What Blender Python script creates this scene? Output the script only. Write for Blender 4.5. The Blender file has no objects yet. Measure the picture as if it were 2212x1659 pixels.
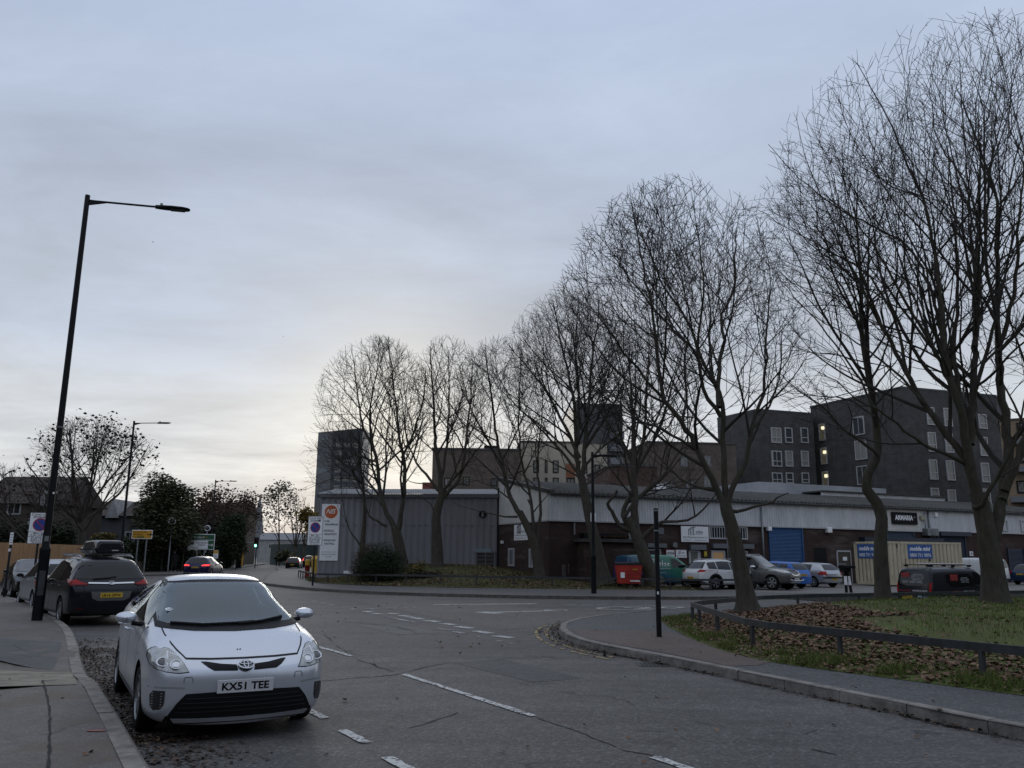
import bpy, bmesh, math, random
from mathutils import Vector, Matrix, noise
from mathutils.bvhtree import BVHTree
from mathutils.geometry import delaunay_2d_cdt
rnd = random.Random(7)
SC = bpy.context.scene
COL = SC.collection
# ------------------------------------------------------------------ camera
F, PITCH, ROLL, EYE = 1800., math.atan(374/1800.), 0.0084, 1.62
cam_d = bpy.data.cameras.new('camera'); cam = bpy.data.objects.new('camera', cam_d); COL.objects.link(cam)
cam_d.sensor_width = 36.0; cam_d.lens = F/2212*36.0; cam_d.clip_start = 0.05; cam_d.clip_end = 4000
cam.matrix_world = (Matrix.Translation((0,0,EYE)) @ Matrix.Rotation(math.pi/2+PITCH,4,'X') @ Matrix.Rotation(ROLL,4,'Z'))
SC.camera = cam
SC.render.resolution_x, SC.render.resolution_y = 1024, 768
# ------------------------------------------------------------------ world (cloudy daylight) and sun behind the cloud
SUN_EL, SUN_AZ = math.radians(9.5), math.radians(-8.5)     # azimuth measured from +Y towards +X
w = bpy.data.worlds.new('World'); SC.world = w; w.use_nodes = True
def build_world():
    nt = w.node_tree; nt.nodes.clear(); N = nt.nodes.new; L = nt.links.new
    out = N('ShaderNodeOutputWorld'); bg = N('ShaderNodeBackground'); L(bg.outputs[0], out.inputs[0])
    sky = N('ShaderNodeTexSky'); sky.sky_type = 'NISHITA'; sky.sun_disc = False
    sky.sun_elevation = SUN_EL; sky.sun_rotation = SUN_AZ
    tc = N('ShaderNodeTexCoord'); sep = N('ShaderNodeSeparateXYZ'); L(tc.outputs['Generated'], sep.inputs[0])
    def math_(op, a, b=None, clamp=False):
        m = N('ShaderNodeMath'); m.operation = op; m.use_clamp = clamp
        for k, v in enumerate((a, b)):
            if v is None: continue
            if isinstance(v, (int, float)): m.inputs[k].default_value = v
            else: L(v, m.inputs[k])
        return m.outputs[0]
    def mix(f, a, b, mode='MIX'):
        m = N('ShaderNodeMix'); m.data_type = 'RGBA'; m.blend_type = mode
        for sock, v in ((m.inputs[0], f), (m.inputs[6], a), (m.inputs[7], b)):
            if isinstance(v, (int, float)): sock.default_value = v
            elif isinstance(v, tuple): sock.default_value = v
            else: L(v, sock)
        return m.outputs[2]
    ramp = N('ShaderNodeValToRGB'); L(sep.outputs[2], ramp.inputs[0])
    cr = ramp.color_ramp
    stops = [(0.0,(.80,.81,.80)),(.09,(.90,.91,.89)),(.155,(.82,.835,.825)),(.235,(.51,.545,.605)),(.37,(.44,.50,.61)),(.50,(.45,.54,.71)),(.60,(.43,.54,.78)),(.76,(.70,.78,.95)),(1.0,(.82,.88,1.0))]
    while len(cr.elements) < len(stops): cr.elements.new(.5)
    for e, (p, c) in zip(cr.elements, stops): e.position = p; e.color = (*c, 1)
    # flat cloud layer: direction projected on a plane overhead
    zc = math_('MAXIMUM', math_('ADD', sep.outputs[2], .10), .02)
    px_ = math_('DIVIDE', sep.outputs[0], zc); py_ = math_('DIVIDE', sep.outputs[1], zc)
    cmb = N('ShaderNodeCombineXYZ'); L(px_, cmb.inputs[0]); L(py_, cmb.inputs[1])
    def nz(scale, det, rough, loc, dist=0.0):
        mp = N('ShaderNodeMapping'); L(cmb.outputs[0], mp.inputs[0]); mp.inputs['Location'].default_value = loc
        mp.inputs['Rotation'].default_value = (0,0,.5); mp.inputs['Scale'].default_value = (1,1.5,1)
        t = N('ShaderNodeTexNoise'); t.noise_dimensions = '3D'; L(mp.outputs[0], t.inputs['Vector'])
        t.inputs['Scale'].default_value = scale; t.inputs['Detail'].default_value = det; t.inputs['Roughness'].default_value = rough
        t.inputs['Distortion'].default_value = dist
        return t.outputs['Fac']
    n1 = nz(.62, 7, .58, (5.3,2.1,0), .5); n2 = nz(1.9, 6, .65, (9.2,4.4,0), .4)
    cl = math_('ADD', math_('MULTIPLY', n1, .65), math_('MULTIPLY', n2, .35))
    rc = N('ShaderNodeValToRGB'); L(cl, rc.inputs[0]); e = rc.color_ramp.elements
    e[0].position = .38; e[0].color = (.0,.0,.0,1); e[1].position = .62; e[1].color = (1,1,1,1)
    low = N('ShaderNodeMapRange'); L(sep.outputs[2], low.inputs[0])
    for k, v in zip((1,2,3,4), (.10,.24,.75,.26)): low.inputs[k].default_value = v
    dark = mix(low.outputs[0], ramp.outputs[0], (.37,.40,.47,1))
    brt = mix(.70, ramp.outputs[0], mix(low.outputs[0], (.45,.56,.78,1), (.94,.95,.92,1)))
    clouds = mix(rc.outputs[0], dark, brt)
    # veiled sun low in the sky: a broad warm glow
    sd = N('ShaderNodeVectorMath'); sd.operation = 'DOT_PRODUCT'; L(tc.outputs['Generated'], sd.inputs[0])
    sd.inputs[1].default_value = (math.sin(SUN_AZ)*math.cos(SUN_EL), math.cos(SUN_AZ)*math.cos(SUN_EL), math.sin(SUN_EL))
    g = math_('POWER', math_('MAXIMUM', sd.outputs['Value'], 0.0), 70.0)
    g2 = math_('POWER', math_('MAXIMUM', sd.outputs['Value'], 0.0), 260.0)
    c2 = mix(math_('MULTIPLY', g, .22), clouds, (.96,.95,.86,1))
    c3 = mix(math_('MULTIPLY', g2, .36), c2, (1.0,.97,.82,1))
    # clear-sky light filtering through
    sk = N('ShaderNodeVectorMath'); sk.operation = 'SCALE'; L(sky.outputs[0], sk.inputs[0]); sk.inputs['Scale'].default_value = .10
    c4 = mix(.04, c3, sk.outputs[0])
    gm = N('ShaderNodeMapRange'); L(sep.outputs[2], gm.inputs[0])
    for k, v in zip((1,2,3,4), (-.03,0,0,1)): gm.inputs[k].default_value = v
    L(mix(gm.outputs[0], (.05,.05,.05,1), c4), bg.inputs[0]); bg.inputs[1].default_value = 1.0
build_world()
sl = bpy.data.lights.new('sun', 'SUN'); sl.energy = 0.5; sl.angle = math.radians(25); sl.color = (1,.94,.85)
sun = bpy.data.objects.new('sun', sl); COL.objects.link(sun)
sun.rotation_euler = (-Vector((math.sin(SUN_AZ)*math.cos(SUN_EL), math.cos(SUN_AZ)*math.cos(SUN_EL), math.sin(SUN_EL)))).to_track_quat('-Z','Y').to_euler()
sun.location = (0,0,60)
SC.view_settings.view_transform = 'Standard'; SC.view_settings.look = 'None'
SC.view_settings.exposure = 0.0; SC.view_settings.gamma = 1.0
# ------------------------------------------------------------------ photo measuring helpers (pixels of a 2212-wide copy)
def ray(px, py):
    u = (px-1106)/F; v = (829.5-py)/F
    x = u*math.cos(ROLL)-v*math.sin(ROLL); y = u*math.sin(ROLL)+v*math.cos(ROLL)
    return Vector((x, math.cos(PITCH)-y*math.sin(PITCH), math.sin(PITCH)+y*math.cos(PITCH)))
def G(px, py, z=0.0):
    r = ray(px, py); t = (z-EYE)/r.z; return Vector((r.x*t, r.y*t, z))
def at(px, py, Y):
    r = ray(px, py); t = Y/r.y; return Vector((r.x*t, Y, EYE+r.z*t))
class Wall:
    """a vertical plane: origin, direction along it, outward normal"""
    def __init__(s, O, u):
        s.O = Vector((O[0],O[1],0)); s.u = Vector((u[0],u[1],0)).normalized(); s.n = Vector((s.u.y,-s.u.x,0))
        if s.n.dot(-s.O) < 0: s.n = -s.n
    def px(s, px, py):
        r = ray(px, py); C = Vector((0,0,EYE)); t = (s.O-C).dot(s.n)/r.dot(s.n); P = C+r*t
        return ((P-s.O).dot(s.u), P.z)
    def pt(s, a, z, off=0.0): 
        v = s.O+s.u*a+s.n*off; return Vector((v.x,v.y,z))
    def rect(s, x0, y0, x1, y1):
        a = s.px(x0,(y0+y1)/2)[0]; b = s.px(x1,(y0+y1)/2)[0]; z0 = s.px((x0+x1)/2,y1)[1]; z1 = s.px((x0+x1)/2,y0)[1]
        return (min(a,b), z0, max(a,b), z1)
# ------------------------------------------------------------------ objects
WM = {}
def tag(o, label=None, cat=None, group=None, kind=None):
    if label: o['label'] = label
    if cat: o['category'] = cat
    if group: o['group'] = group
    if kind: o['kind'] = kind
    return o
def thing(name, label, cat, loc=(0,0,0), rz=0.0, group=None):
    o = bpy.data.objects.new(name, None); COL.objects.link(o); o.empty_display_size = .2
    o.location = loc; o.rotation_euler = (0,0,rz)
    WM[o] = Matrix.Translation(loc) @ Matrix.Rotation(rz,4,'Z')
    return tag(o, label, cat, group)
class MB:
    def __init__(s): s.v = []; s.f = []; s.m = []; s.cur = 0
    def add(s, vs, fs):
        b = len(s.v); s.v.extend([tuple(p) for p in vs]); s.f.extend([tuple(i+b for i in f) for f in fs]); s.m.extend([s.cur]*len(fs)); return s
    def hexa(s, p):  # 8 corners: bottom 4 ccw, top 4 ccw
        return s.add(p, [(3,2,1,0),(4,5,6,7),(0,1,5,4),(1,2,6,5),(2,3,7,6),(3,0,4,7)])
    def box(s, c, d, rz=0.0, M=None):
        x,y,z = d[0]/2,d[1]/2,d[2]/2; R = Matrix.Rotation(rz,3,'Z')
        ps = [Vector(q) for q in ((-x,-y,-z),(x,-y,-z),(x,y,-z),(-x,y,-z),(-x,-y,z),(x,-y,z),(x,y,z),(-x,y,z))]
        ps = [R@q+Vector(c) for q in ps]
        if M: ps = [M@q for q in ps]
        return s.hexa(ps)
    def wbox(s, W, a0, z0, a1, z1, o0, o1):  # box on a Wall from offset o0 (inner) to o1 (outer)
        return s.hexa([W.pt(a0,z0,o1),W.pt(a1,z0,o1),W.pt(a1,z0,o0),W.pt(a0,z0,o0),W.pt(a0,z1,o1),W.pt(a1,z1,o1),W.pt(a1,z1,o0),W.pt(a0,z1,o0)])
    def quad(s, a, b, c, d): return s.add([a,b,c,d], [(0,1,2,3)])
    def tube(s, pts, rs, n=6, cap=True, jit=0.0):
        pts = [Vector(p) for p in pts]; b = len(s.v); K = len(pts)
        if not isinstance(rs, (list,tuple)): rs = [rs]*K
        t = (pts[1]-pts[0]).normalized(); a = t.orthogonal().normalized()
        for i in range(K):
            if i < K-1: t = (pts[i+1]-pts[i])
            if 0 < i < K-1: t = (pts[i+1]-pts[i-1])
            if t.length < 1e-9: t = Vector((0,0,1))
            t = t.normalized(); a = (a-t*a.dot(t))
            a = a.normalized() if a.length > 1e-6 else t.orthogonal().normalized()
            c = t.cross(a)
            for k in range(n):
                th = 2*math.pi*k/n; r = rs[i]*(1+(rnd.uniform(-jit,jit) if jit else 0))
                q = pts[i]+a*(math.cos(th)*r)+c*(math.sin(th)*r); s.v.append((q.x,q.y,q.z))
        for i in range(K-1):
            for k in range(n):
                k2 = (k+1)%n; s.f.append((b+i*n+k,b+i*n+k2,b+(i+1)*n+k2,b+(i+1)*n+k)); s.m.append(s.cur)
        if cap:
            s.f.append(tuple(b+k for k in reversed(range(n)))); s.m.append(s.cur)
            s.f.append(tuple(b+(K-1)*n+k for k in range(n))); s.m.append(s.cur)
        return s
    def lathe(s, prof, n=24, M=None):  # profile (r,z) about z axis
        M = M or Matrix.Identity(4); b = len(s.v); K = len(prof)
        for r,z in prof:
            for k in range(n):
                th = 2*math.pi*k/n; q = M@Vector((r*math.cos(th),r*math.sin(th),z)); s.v.append(tuple(q))
        for i in range(K-1):
            for k in range(n):
                k2 = (k+1)%n; s.f.append((b+i*n+k,b+i*n+k2,b+(i+1)*n+k2,b+(i+1)*n+k)); s.m.append(s.cur)
        return s
    def disc(s, r, M, n=24, th=.003):
        return s.lathe([(1e-4,0),(r,0),(r,th),(1e-4,th)], n, M)
    def prism(s, poly, z0, z1):  # poly: 2d list, ccw
        n = len(poly)
        s.add([(x,y,z0) for x,y in poly]+[(x,y,z1) for x,y in poly],
              [tuple(range(n-1,-1,-1)), tuple(range(n,2*n))]+[(i,(i+1)%n,n+(i+1)%n,n+i) for i in range(n)]); return s
    def mprism(s, poly, M, z0, z1):
        n = len(poly); k = MB().prism(poly,z0,z1); s.add([M@Vector(q) for q in k.v], k.f); return s
def mesh_of(name, mb, mats, smooth=False, P=None):
    me = bpy.data.meshes.new(name)
    vs = mb.v if P is None else [tuple(P@Vector(q)) for q in mb.v]
    me.from_pydata(vs, [], mb.f)
    mats = mats if isinstance(mats,(list,tuple)) else [mats]
    for m in mats: me.materials.append(m)
    if len(mats) > 1: me.polygons.foreach_set('material_index', mb.m)
    if smooth: me.polygons.foreach_set('use_smooth', [True]*len(me.polygons))
    me.update(); return me
def obj(name, mb, mat, parent=None, smooth=False, world=True, bevel=0.0, label=None, cat=None, group=None, kind=None, auto=None):
    P = WM[parent].inverted() if (parent is not None and world) else None
    me = mb if isinstance(mb, bpy.types.Mesh) else mesh_of(name, mb, mat, smooth, P)
    o = bpy.data.objects.new(name, me); COL.objects.link(o)
    if parent is not None: o.parent = parent
    WM[o] = WM[parent].copy() if parent is not None else Matrix.Identity(4)
    if bevel:
        b = o.modifiers.new('bevel','BEVEL'); b.width = bevel; b.segments = 2; b.limit_method = 'ANGLE'
    if auto is not None:
        for p in me.polygons: p.use_smooth = True
        b = o.modifiers.new('split','EDGE_SPLIT'); b.split_angle = math.radians(auto)
    return tag(o, label, cat, group, kind)
def loc_obj(name, mb, mat, parent, **k):  # mesh given in the parent's own coordinates
    return obj(name, mb, mat, parent, world=False, **k)
def copy_tree(o, parent=None):
    c = o.copy(); COL.objects.link(c)
    if parent is not None: c.parent = parent
    for ch in list(o.children): copy_tree(ch, c)
    return c
# ------------------------------------------------------------------ materials
MATS = {}
def mat(name, col, rough=.8, metal=0.0, spec=.5, coat=0.0, nscale=0, namt=.25, bump=0, bscale=None, emit=None, estr=1.0, alpha=1.0, stretch=None, detail=6):
    if name in MATS: return MATS[name]
    m = bpy.data.materials.new(name); m.use_nodes = True; nt = m.node_tree; b = nt.nodes['Principled BSDF']
    b.inputs['Base Color'].default_value = (*col,1); b.inputs['Roughness'].default_value = rough; b.inputs['Metallic'].default_value = metal
    b.inputs['Specular IOR Level'].default_value = spec; b.inputs['Coat Weight'].default_value = coat; b.inputs['Coat Roughness'].default_value = .08
    if emit: b.inputs['Emission Color'].default_value = (*emit,1); b.inputs['Emission Strength'].default_value = estr
    N = nt.nodes.new; L = nt.links.new
    if nscale or bump:
        tc = N('ShaderNodeTexCoord'); vec = tc.outputs['Object']
        if stretch:
            mp = N('ShaderNodeMapping'); mp.inputs['Scale'].default_value = stretch; L(vec, mp.inputs[0]); vec = mp.outputs[0]
    if nscale:
        t = N('ShaderNodeTexNoise'); t.inputs['Scale'].default_value = nscale; t.inputs['Detail'].default_value = detail; t.inputs['Roughness'].default_value = .65
        L(vec, t.inputs['Vector'])
        r = N('ShaderNodeValToRGB'); L(t.outputs['Fac'], r.inputs[0]); e = r.color_ramp.elements
        e[0].position = .3; e[1].position = .7
        e[0].color = (*[c*(1-namt) for c in col],1); e[1].color = (*[min(1,c*(1+namt)) for c in col],1)
        L(r.outputs[0], b.inputs['Base Color'])
    if bump:
        t2 = N('ShaderNodeTexNoise'); t2.inputs['Scale'].default_value = bscale or nscale*3; t2.inputs['Detail'].default_value = 5
        L(vec, t2.inputs['Vector']); bp = N('ShaderNodeBump'); bp.inputs['Strength'].default_value = bump; bp.inputs['Distance'].default_value = .02
        L(t2.outputs['Fac'], bp.inputs['Height']); L(bp.outputs[0], b.inputs['Normal'])
    MATS[name] = m; return m
def nodes_of(name, rough=.85):
    m = bpy.data.materials.new(name); m.use_nodes = True; nt = m.node_tree; b = nt.nodes['Principled BSDF']; b.inputs['Roughness'].default_value = rough
    b.inputs['Specular IOR Level'].default_value = .35
    MATS[name] = m; return m, nt, b
def n_noise(nt, vec, scale, det=6, rough=.6, dist=0):
    t = nt.nodes.new('ShaderNodeTexNoise'); t.inputs['Scale'].default_value = scale; t.inputs['Detail'].default_value = det; t.inputs['Roughness'].default_value = rough
    t.inputs['Distortion'].default_value = dist
    nt.links.new(vec, t.inputs['Vector']); return t.outputs['Fac']
def n_ramp(nt, fac, stops):
    r = nt.nodes.new('ShaderNodeValToRGB'); nt.links.new(fac, r.inputs[0]); cr = r.color_ramp
    while len(cr.elements) < len(stops): cr.elements.new(.5)
    for e,(p,c) in zip(cr.elements, stops): e.position = p; e.color = (*c,1) if len(c)==3 else c
    return r.outputs[0]
def n_mix(nt, f, a, b, mode='MIX'):
    m = nt.nodes.new('ShaderNodeMix'); m.data_type = 'RGBA'; m.blend_type = mode
    for s,v in ((m.inputs[0],f),(m.inputs[6],a),(m.inputs[7],b)):
        if isinstance(v,(int,float)): s.default_value = v
        elif isinstance(v,tuple): s.default_value = (*v,1) if len(v)==3 else v
        else: nt.links.new(v,s)
    return m.outputs[2]
def n_math(nt, op, a, b=0.0):
    m = nt.nodes.new('ShaderNodeMath'); m.operation = op
    for s,v in ((m.inputs[0],a),(m.inputs[1],b)):
        if isinstance(v,(int,float)): s.default_value = v
        else: nt.links.new(v,s)
    return m.outputs[0]
def n_bump(nt, b, h, st, dist=.01):
    bp = nt.nodes.new('ShaderNodeBump'); bp.inputs['Strength'].default_value = st; bp.inputs['Distance'].default_value = dist
    nt.links.new(h, bp.inputs['Height']); nt.links.new(bp.outputs[0], b.inputs['Normal'])
def asphalt(name, base, tint=(1,1,1), chip=.5, crack=.35, chipscale=42, brown=0.0, tracks=0.0):
    m, nt, b = nodes_of(name, .72)
    tc = nt.nodes.new('ShaderNodeTexCoord'); v = tc.outputs['Object']
    c = tuple(base*t for t in tint)
    big = n_ramp(nt, n_noise(nt, v, .35, 5, .6, .3), [(.3,tuple(x*.72 for x in c)),(.7,tuple(x*1.25 for x in c))])
    med = n_noise(nt, v, 3.2, 6, .7)
    c1 = n_mix(nt, .55, big, n_ramp(nt, med, [(.3,tuple(x*.65 for x in c)),(.72,tuple(x*1.35 for x in c))]))
    vo = nt.nodes.new('ShaderNodeTexVoronoi'); vo.inputs['Scale'].default_value = chipscale; nt.links.new(v, vo.inputs['Vector'])
    sepc = nt.nodes.new('ShaderNodeSeparateColor'); nt.links.new(vo.outputs['Color'], sepc.inputs[0])
    ch = n_ramp(nt, sepc.outputs[0], [(0,(.45,.45,.45)),(.5,(.95,.95,.95)),(.86,(1.35,1.35,1.35)),(.97,(2.4,2.4,2.4))])
    c2 = n_mix(nt, chip, c1, n_mix(nt, 1.0, c1, ch, 'MULTIPLY'))
    # cracks: thin dark network broken up by noise
    wv = nt.nodes.new('ShaderNodeVectorMath'); wv.operation = 'ADD'; nt.links.new(v, wv.inputs[0])
    nn = nt.nodes.new('ShaderNodeTexNoise'); nn.inputs['Scale'].default_value = 1.5; nn.inputs['Detail'].default_value = 4; nt.links.new(v, nn.inputs['Vector'])
    sc_ = nt.nodes.new('ShaderNodeVectorMath'); sc_.operation = 'SCALE'; sc_.inputs['Scale'].default_value = .9; nt.links.new(nn.outputs['Color'], sc_.inputs[0]); nt.links.new(sc_.outputs[0], wv.inputs[1])
    ve = nt.nodes.new('ShaderNodeTexVoronoi'); ve.feature = 'DISTANCE_TO_EDGE'; ve.inputs['Scale'].default_value = .42; nt.links.new(wv.outputs[0], ve.inputs['Vector'])
    cm = n_ramp(nt, ve.outputs['Distance'], [(0,(1,1,1)),(.006,(1,1,1)),(.014,(0,0,0))])
    brk = n_ramp(nt, n_noise(nt, v, .55, 3), [(.5,(0,0,0)),(.6,(1,1,1))])
    cf = n_math(nt,'MULTIPLY', n_math(nt,'MULTIPLY', cm, brk), crack)
    c3 = n_mix(nt, cf, c2, tuple(x*.3 for x in c))
    if brown:
        bm = n_ramp(nt, n_noise(nt, v, .9, 6, .65, .6), [(.5,(0,0,0)),(.62,(1,1,1))])
        c3 = n_mix(nt, n_math(nt,'MULTIPLY',bm,brown), c3, (.10,.075,.055))
    if tracks:
        mp = nt.nodes.new('ShaderNodeMapping'); mp.inputs['Rotation'].default_value = (0,0,math.radians(-60)); mp.inputs['Scale'].default_value = (.05,1.1,1); nt.links.new(v,mp.inputs[0])
        tk = n_ramp(nt, n_noise(nt, mp.outputs[0], 1.0, 4, .6), [(.35,(1-tracks,)*3),(.65,(1+tracks,)*3)]); c3 = n_mix(nt,1.0,c3,tk,'MULTIPLY')
        st = n_ramp(nt, n_noise(nt, v, .45, 6, .7, 1.0), [(.60,(0,0,0)),(.72,(.5,.5,.5))]); c3 = n_mix(nt,st,c3,tuple(x*.55 for x in c))
    nt.links.new(c3, b.inputs['Base Color'])
    h = n_math(nt,'ADD', n_math(nt,'MULTIPLY', vo.outputs['Distance'], -.6), n_math(nt,'MULTIPLY', med, .8))
    n_bump(nt, b, h, .55, .012)
    return m
def bricks(name, c1, c2, mortar, scale=1.0, vary=.35, wear=None):
    m, nt, b = nodes_of(name, .9)
    geo = nt.nodes.new('ShaderNodeTexCoord'); sep = nt.nodes.new('ShaderNodeSeparateXYZ'); nt.links.new(geo.outputs['Object'], sep.inputs[0])
    # wrap horizontally along whichever way the wall runs
    s = n_math(nt,'ADD', n_math(nt,'MULTIPLY',sep.outputs[0],1.0), n_math(nt,'MULTIPLY',sep.outputs[1],.62))
    cb = nt.nodes.new('ShaderNodeCombineXYZ'); nt.links.new(s, cb.inputs[0]); nt.links.new(sep.outputs[2], cb.inputs[1])
    br = nt.nodes.new('ShaderNodeTexBrick'); nt.links.new(cb.outputs[0], br.inputs['Vector'])
    br.inputs['Color1'].default_value = (*c1,1); br.inputs['Color2'].default_value = (*c2,1); br.inputs['Mortar'].default_value = (*mortar,1)
    br.inputs['Scale'].default_value = 1; br.inputs['Brick Width'].default_value = .225*scale; br.inputs['Row Height'].default_value = .075*scale
    br.inputs['Mortar Size'].default_value = .008*scale; br.inputs['Bias'].default_value = -.2
    v = geo.outputs['Object']
    n = n_ramp(nt, n_noise(nt, v, 1.1, 7, .7), [(.28,(1-vary,)*3),(.72,(1+vary,)*3)])
    c = n_mix(nt, 1.0, br.outputs['Color'], n, 'MULTIPLY')
    if wear:
        mp = nt.nodes.new('ShaderNodeMapping'); mp.inputs['Scale'].default_value = (.35,.35,1.6); nt.links.new(v, mp.inputs[0])
        wm = n_ramp(nt, n_noise(nt, mp.outputs[0], .8, 6, .7), [(.55,(0,0,0)),(.68,(.6,.6,.6))])
        c = n_mix(nt, wm, c, wear)
    nt.links.new(c, b.inputs['Base Color']); n_bump(nt, b, br.outputs['Fac'], -.25, .01)
    return m
def paint(name, col, metal=.0, rough=.32, dirt=.25):
    m, nt, b = nodes_of(name, rough)
    b.inputs['Metallic'].default_value = metal; b.inputs['Coat Weight'].default_value = .32; b.inputs['Coat IOR'].default_value = 1.4; b.inputs['Specular IOR Level'].default_value = .3; b.inputs['Coat Roughness'].default_value = .09
    tc = nt.nodes.new('ShaderNodeTexCoord'); v = tc.outputs['Object']
    sep = nt.nodes.new('ShaderNodeSeparateXYZ'); nt.links.new(v, sep.inputs[0])
    # road film thickest on the sills and lower bumpers
    lo = nt.nodes.new('ShaderNodeMapRange'); nt.links.new(sep.outputs[2], lo.inputs[0])
    for k,q in zip((1,2,3,4),(.15,.75,1.0,.12)): lo.inputs[k].default_value = q
    dn = n_ramp(nt, n_noise(nt, v, 4.5, 6, .7), [(.35,(0,0,0)),(.75,(1,1,1))])
    fac = n_math(nt,'MULTIPLY', n_math(nt,'MULTIPLY', lo.outputs[0], dn), dirt*.6)
    nt.links.new(n_mix(nt, fac, col, (.055,.052,.048)), b.inputs['Base Color'])
    nt.links.new(n_math(nt,'ADD', n_math(nt,'MULTIPLY', fac, .8), rough), b.inputs['Roughness'])
    return m
M_ = {}
M_['road'] = asphalt('road_asphalt', .076, (1.06,1,.95), .6, .8, 42, 0, .20)
M_['patch'] = asphalt('worn_red_asphalt', .085, (1.10,.97,.90), .7, .5)
M_['lpave'] = asphalt('left_pavement_asphalt', .105, (1.10,1.0,.90), .35, .9, 60, .7)
M_['rpave'] = asphalt('right_pavement_asphalt', .072, (1,1,1.03), .7, .4, 50, .0)
M_['brownpave'] = asphalt('brown_pavement_surfacing', .075, (1.3,1.0,.86), .4, .3, 55, .35)
M_['fpave'] = asphalt('far_pavement_asphalt', .085, (1.04,1,.95), .4, .3, 50, .3)
M_['yard'] = asphalt('yard_concrete', .14, (1.06,1,.92), .3, .5, 40, .3)
M_['kerb'] = mat('granite_kerb', (.185,.17,.15), .85, nscale=4, namt=.5, bump=.5, bscale=30)
M_['white'] = mat('road_paint_white', (.50,.50,.48), .75, nscale=9, namt=.25)
M_['yellow'] = mat('road_paint_yellow', (.42,.31,.12), .8, nscale=7, namt=.45)
M_['soil'] = mat('soil', (.035,.03,.02), .95, nscale=5, namt=.5, bump=.6, bscale=20)
M_['black'] = mat('black_paint_metal', (.006,.007,.009), .55, spec=.18, nscale=8, namt=.3)
M_['dkgrey'] = mat('weathered_steel_rail', (.030,.032,.034), .55, nscale=6, namt=.45)
M_['galv'] = mat('galvanised_steel', (.20,.21,.22), .5, .6, nscale=10, namt=.2)
M_['signwhite'] = mat('sign_white', (.80,.80,.81), .5, nscale=3, namt=.06)
M_['ink'] = mat('sign_black', (.008,.008,.010), .6, spec=.12)
M_['inkgrey'] = mat('sign_grey', (.045,.045,.05), .7, spec=.15)
M_['chrome'] = mat('chrome', (.62,.63,.65), .12, 1.0)
M_['silverplastic'] = mat('silver_trim', (.42,.43,.45), .3, .6)
M_['plastic'] = mat('black_plastic', (.008,.008,.009), .6, spec=.2)
M_['rubber'] = mat('tyre_rubber', (.009,.009,.009), .9, spec=.15, nscale=9, namt=.4)
M_['glass'] = mat('dark_car_glass', (.006,.007,.008), .04, spec=.45)
M_['screen'] = mat('windscreen_glass', (.022,.025,.028), .05, spec=.6, coat=.45, nscale=1.3, namt=.9, detail=3)
M_['alloy'] = mat('alloy_rim', (.30,.31,.32), .35, .8, nscale=6, namt=.2)
M_['alloyd'] = mat('dark_alloy_rim', (.06,.06,.065), .35, .7)
M_['tail'] = mat('tail_lamp_red', (.30,.006,.006), .25, spec=.3)
M_['taildark'] = mat('tail_lamp_smoked', (.06,.004,.006), .25, spec=.3)
M_['lens'] = mat('headlamp_lens', (.36,.37,.36), .1, .35, coat=1, nscale=14, namt=.35)
M_['lensdark'] = mat('headlamp_projector', (.05,.055,.06), .05, .6, coat=1)
M_['lit_red'] = mat('brake_lamp_lit', (.6,.02,.02), .3, emit=(1,.05,.04), estr=1.6)
M_['lit_white'] = mat('lamp_lit_white', (.9,.8,.6), .3, emit=(1,.86,.6), estr=1.6)
M_['yplate'] = mat('yellow_plate', (.58,.37,.03), .5, nscale=5, namt=.1)
M_['wplate'] = mat('white_plate', (.66,.66,.67), .45, nscale=5, namt=.06)
def text(s, M, mat_, parent, width=None, height=None, name='lettering', align='CENTER', bold=.0, shear=0.0, world=True, ext=.002, spacing=1.0):
    cu = bpy.data.curves.new('txt','FONT'); cu.body = s; cu.size = 1; cu.align_x = 'LEFT'; cu.align_y = 'BOTTOM_BASELINE'
    cu.offset = bold; cu.shear = shear; cu.resolution_u = 3; cu.space_character = spacing
    to = bpy.data.objects.new('txt', cu); me = bpy.data.meshes.new_from_object(to)
    bpy.data.objects.remove(to); bpy.data.curves.remove(cu)
    xs = [v.co.x for v in me.vertices]; ys = [v.co.y for v in me.vertices]
    if not xs: return None
    x0,x1,y0,y1 = min(xs),max(xs),min(ys),max(ys)
    sy = (height/(y1-y0)) if height else None; sx = (width/(x1-x0)) if width else None
    if sx is None: sx = sy
    if sy is None: sy = sx
    mb = MB(); vs = []
    cx = {'CENTER':(x0+x1)/2,'LEFT':x0,'RIGHT':x1}[align]; cy = (y0+y1)/2
    for v in me.vertices: vs.append(M@Vector(((v.co.x-cx)*sx,(v.co.y-cy)*sy,ext)))
    mb.add(vs, [tuple(p.vertices) for p in me.polygons]); bpy.data.meshes.remove(me)
    return obj(name, mb, mat_, parent, world=world)
def frame_m(o, r, u):  # matrix with x=r, y=u, z=r x u at o
    r = Vector(r).normalized(); u = Vector(u).normalized(); n = r.cross(u)
    return Matrix(((r.x,u.x,n.x,o[0]),(r.y,u.y,n.y,o[1]),(r.z,u.z,n.z,o[2]),(0,0,0,1)))
def wall_m(W, a, z, off):  # face on a wall seen from outside
    r = W.u if W.u.cross(Vector((0,0,1))).dot(W.n) > 0 else -W.u
    return frame_m(W.pt(a,z,off), r, (0,0,1))
def face_m(x, y, z, n):  # sign face at a point whose normal (2d) is n
    n = Vector((n[0],n[1],0)).normalized(); r = Vector((-n.y,n.x,0)); return frame_m((x,y,z), r, (0,0,1))
def sstep(a, b, x):
    t = max(0,min(1,(x-a)/(b-a))); return t*t*(3-2*t)
def lerp(a,b,t): return a+(b-a)*t
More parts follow.
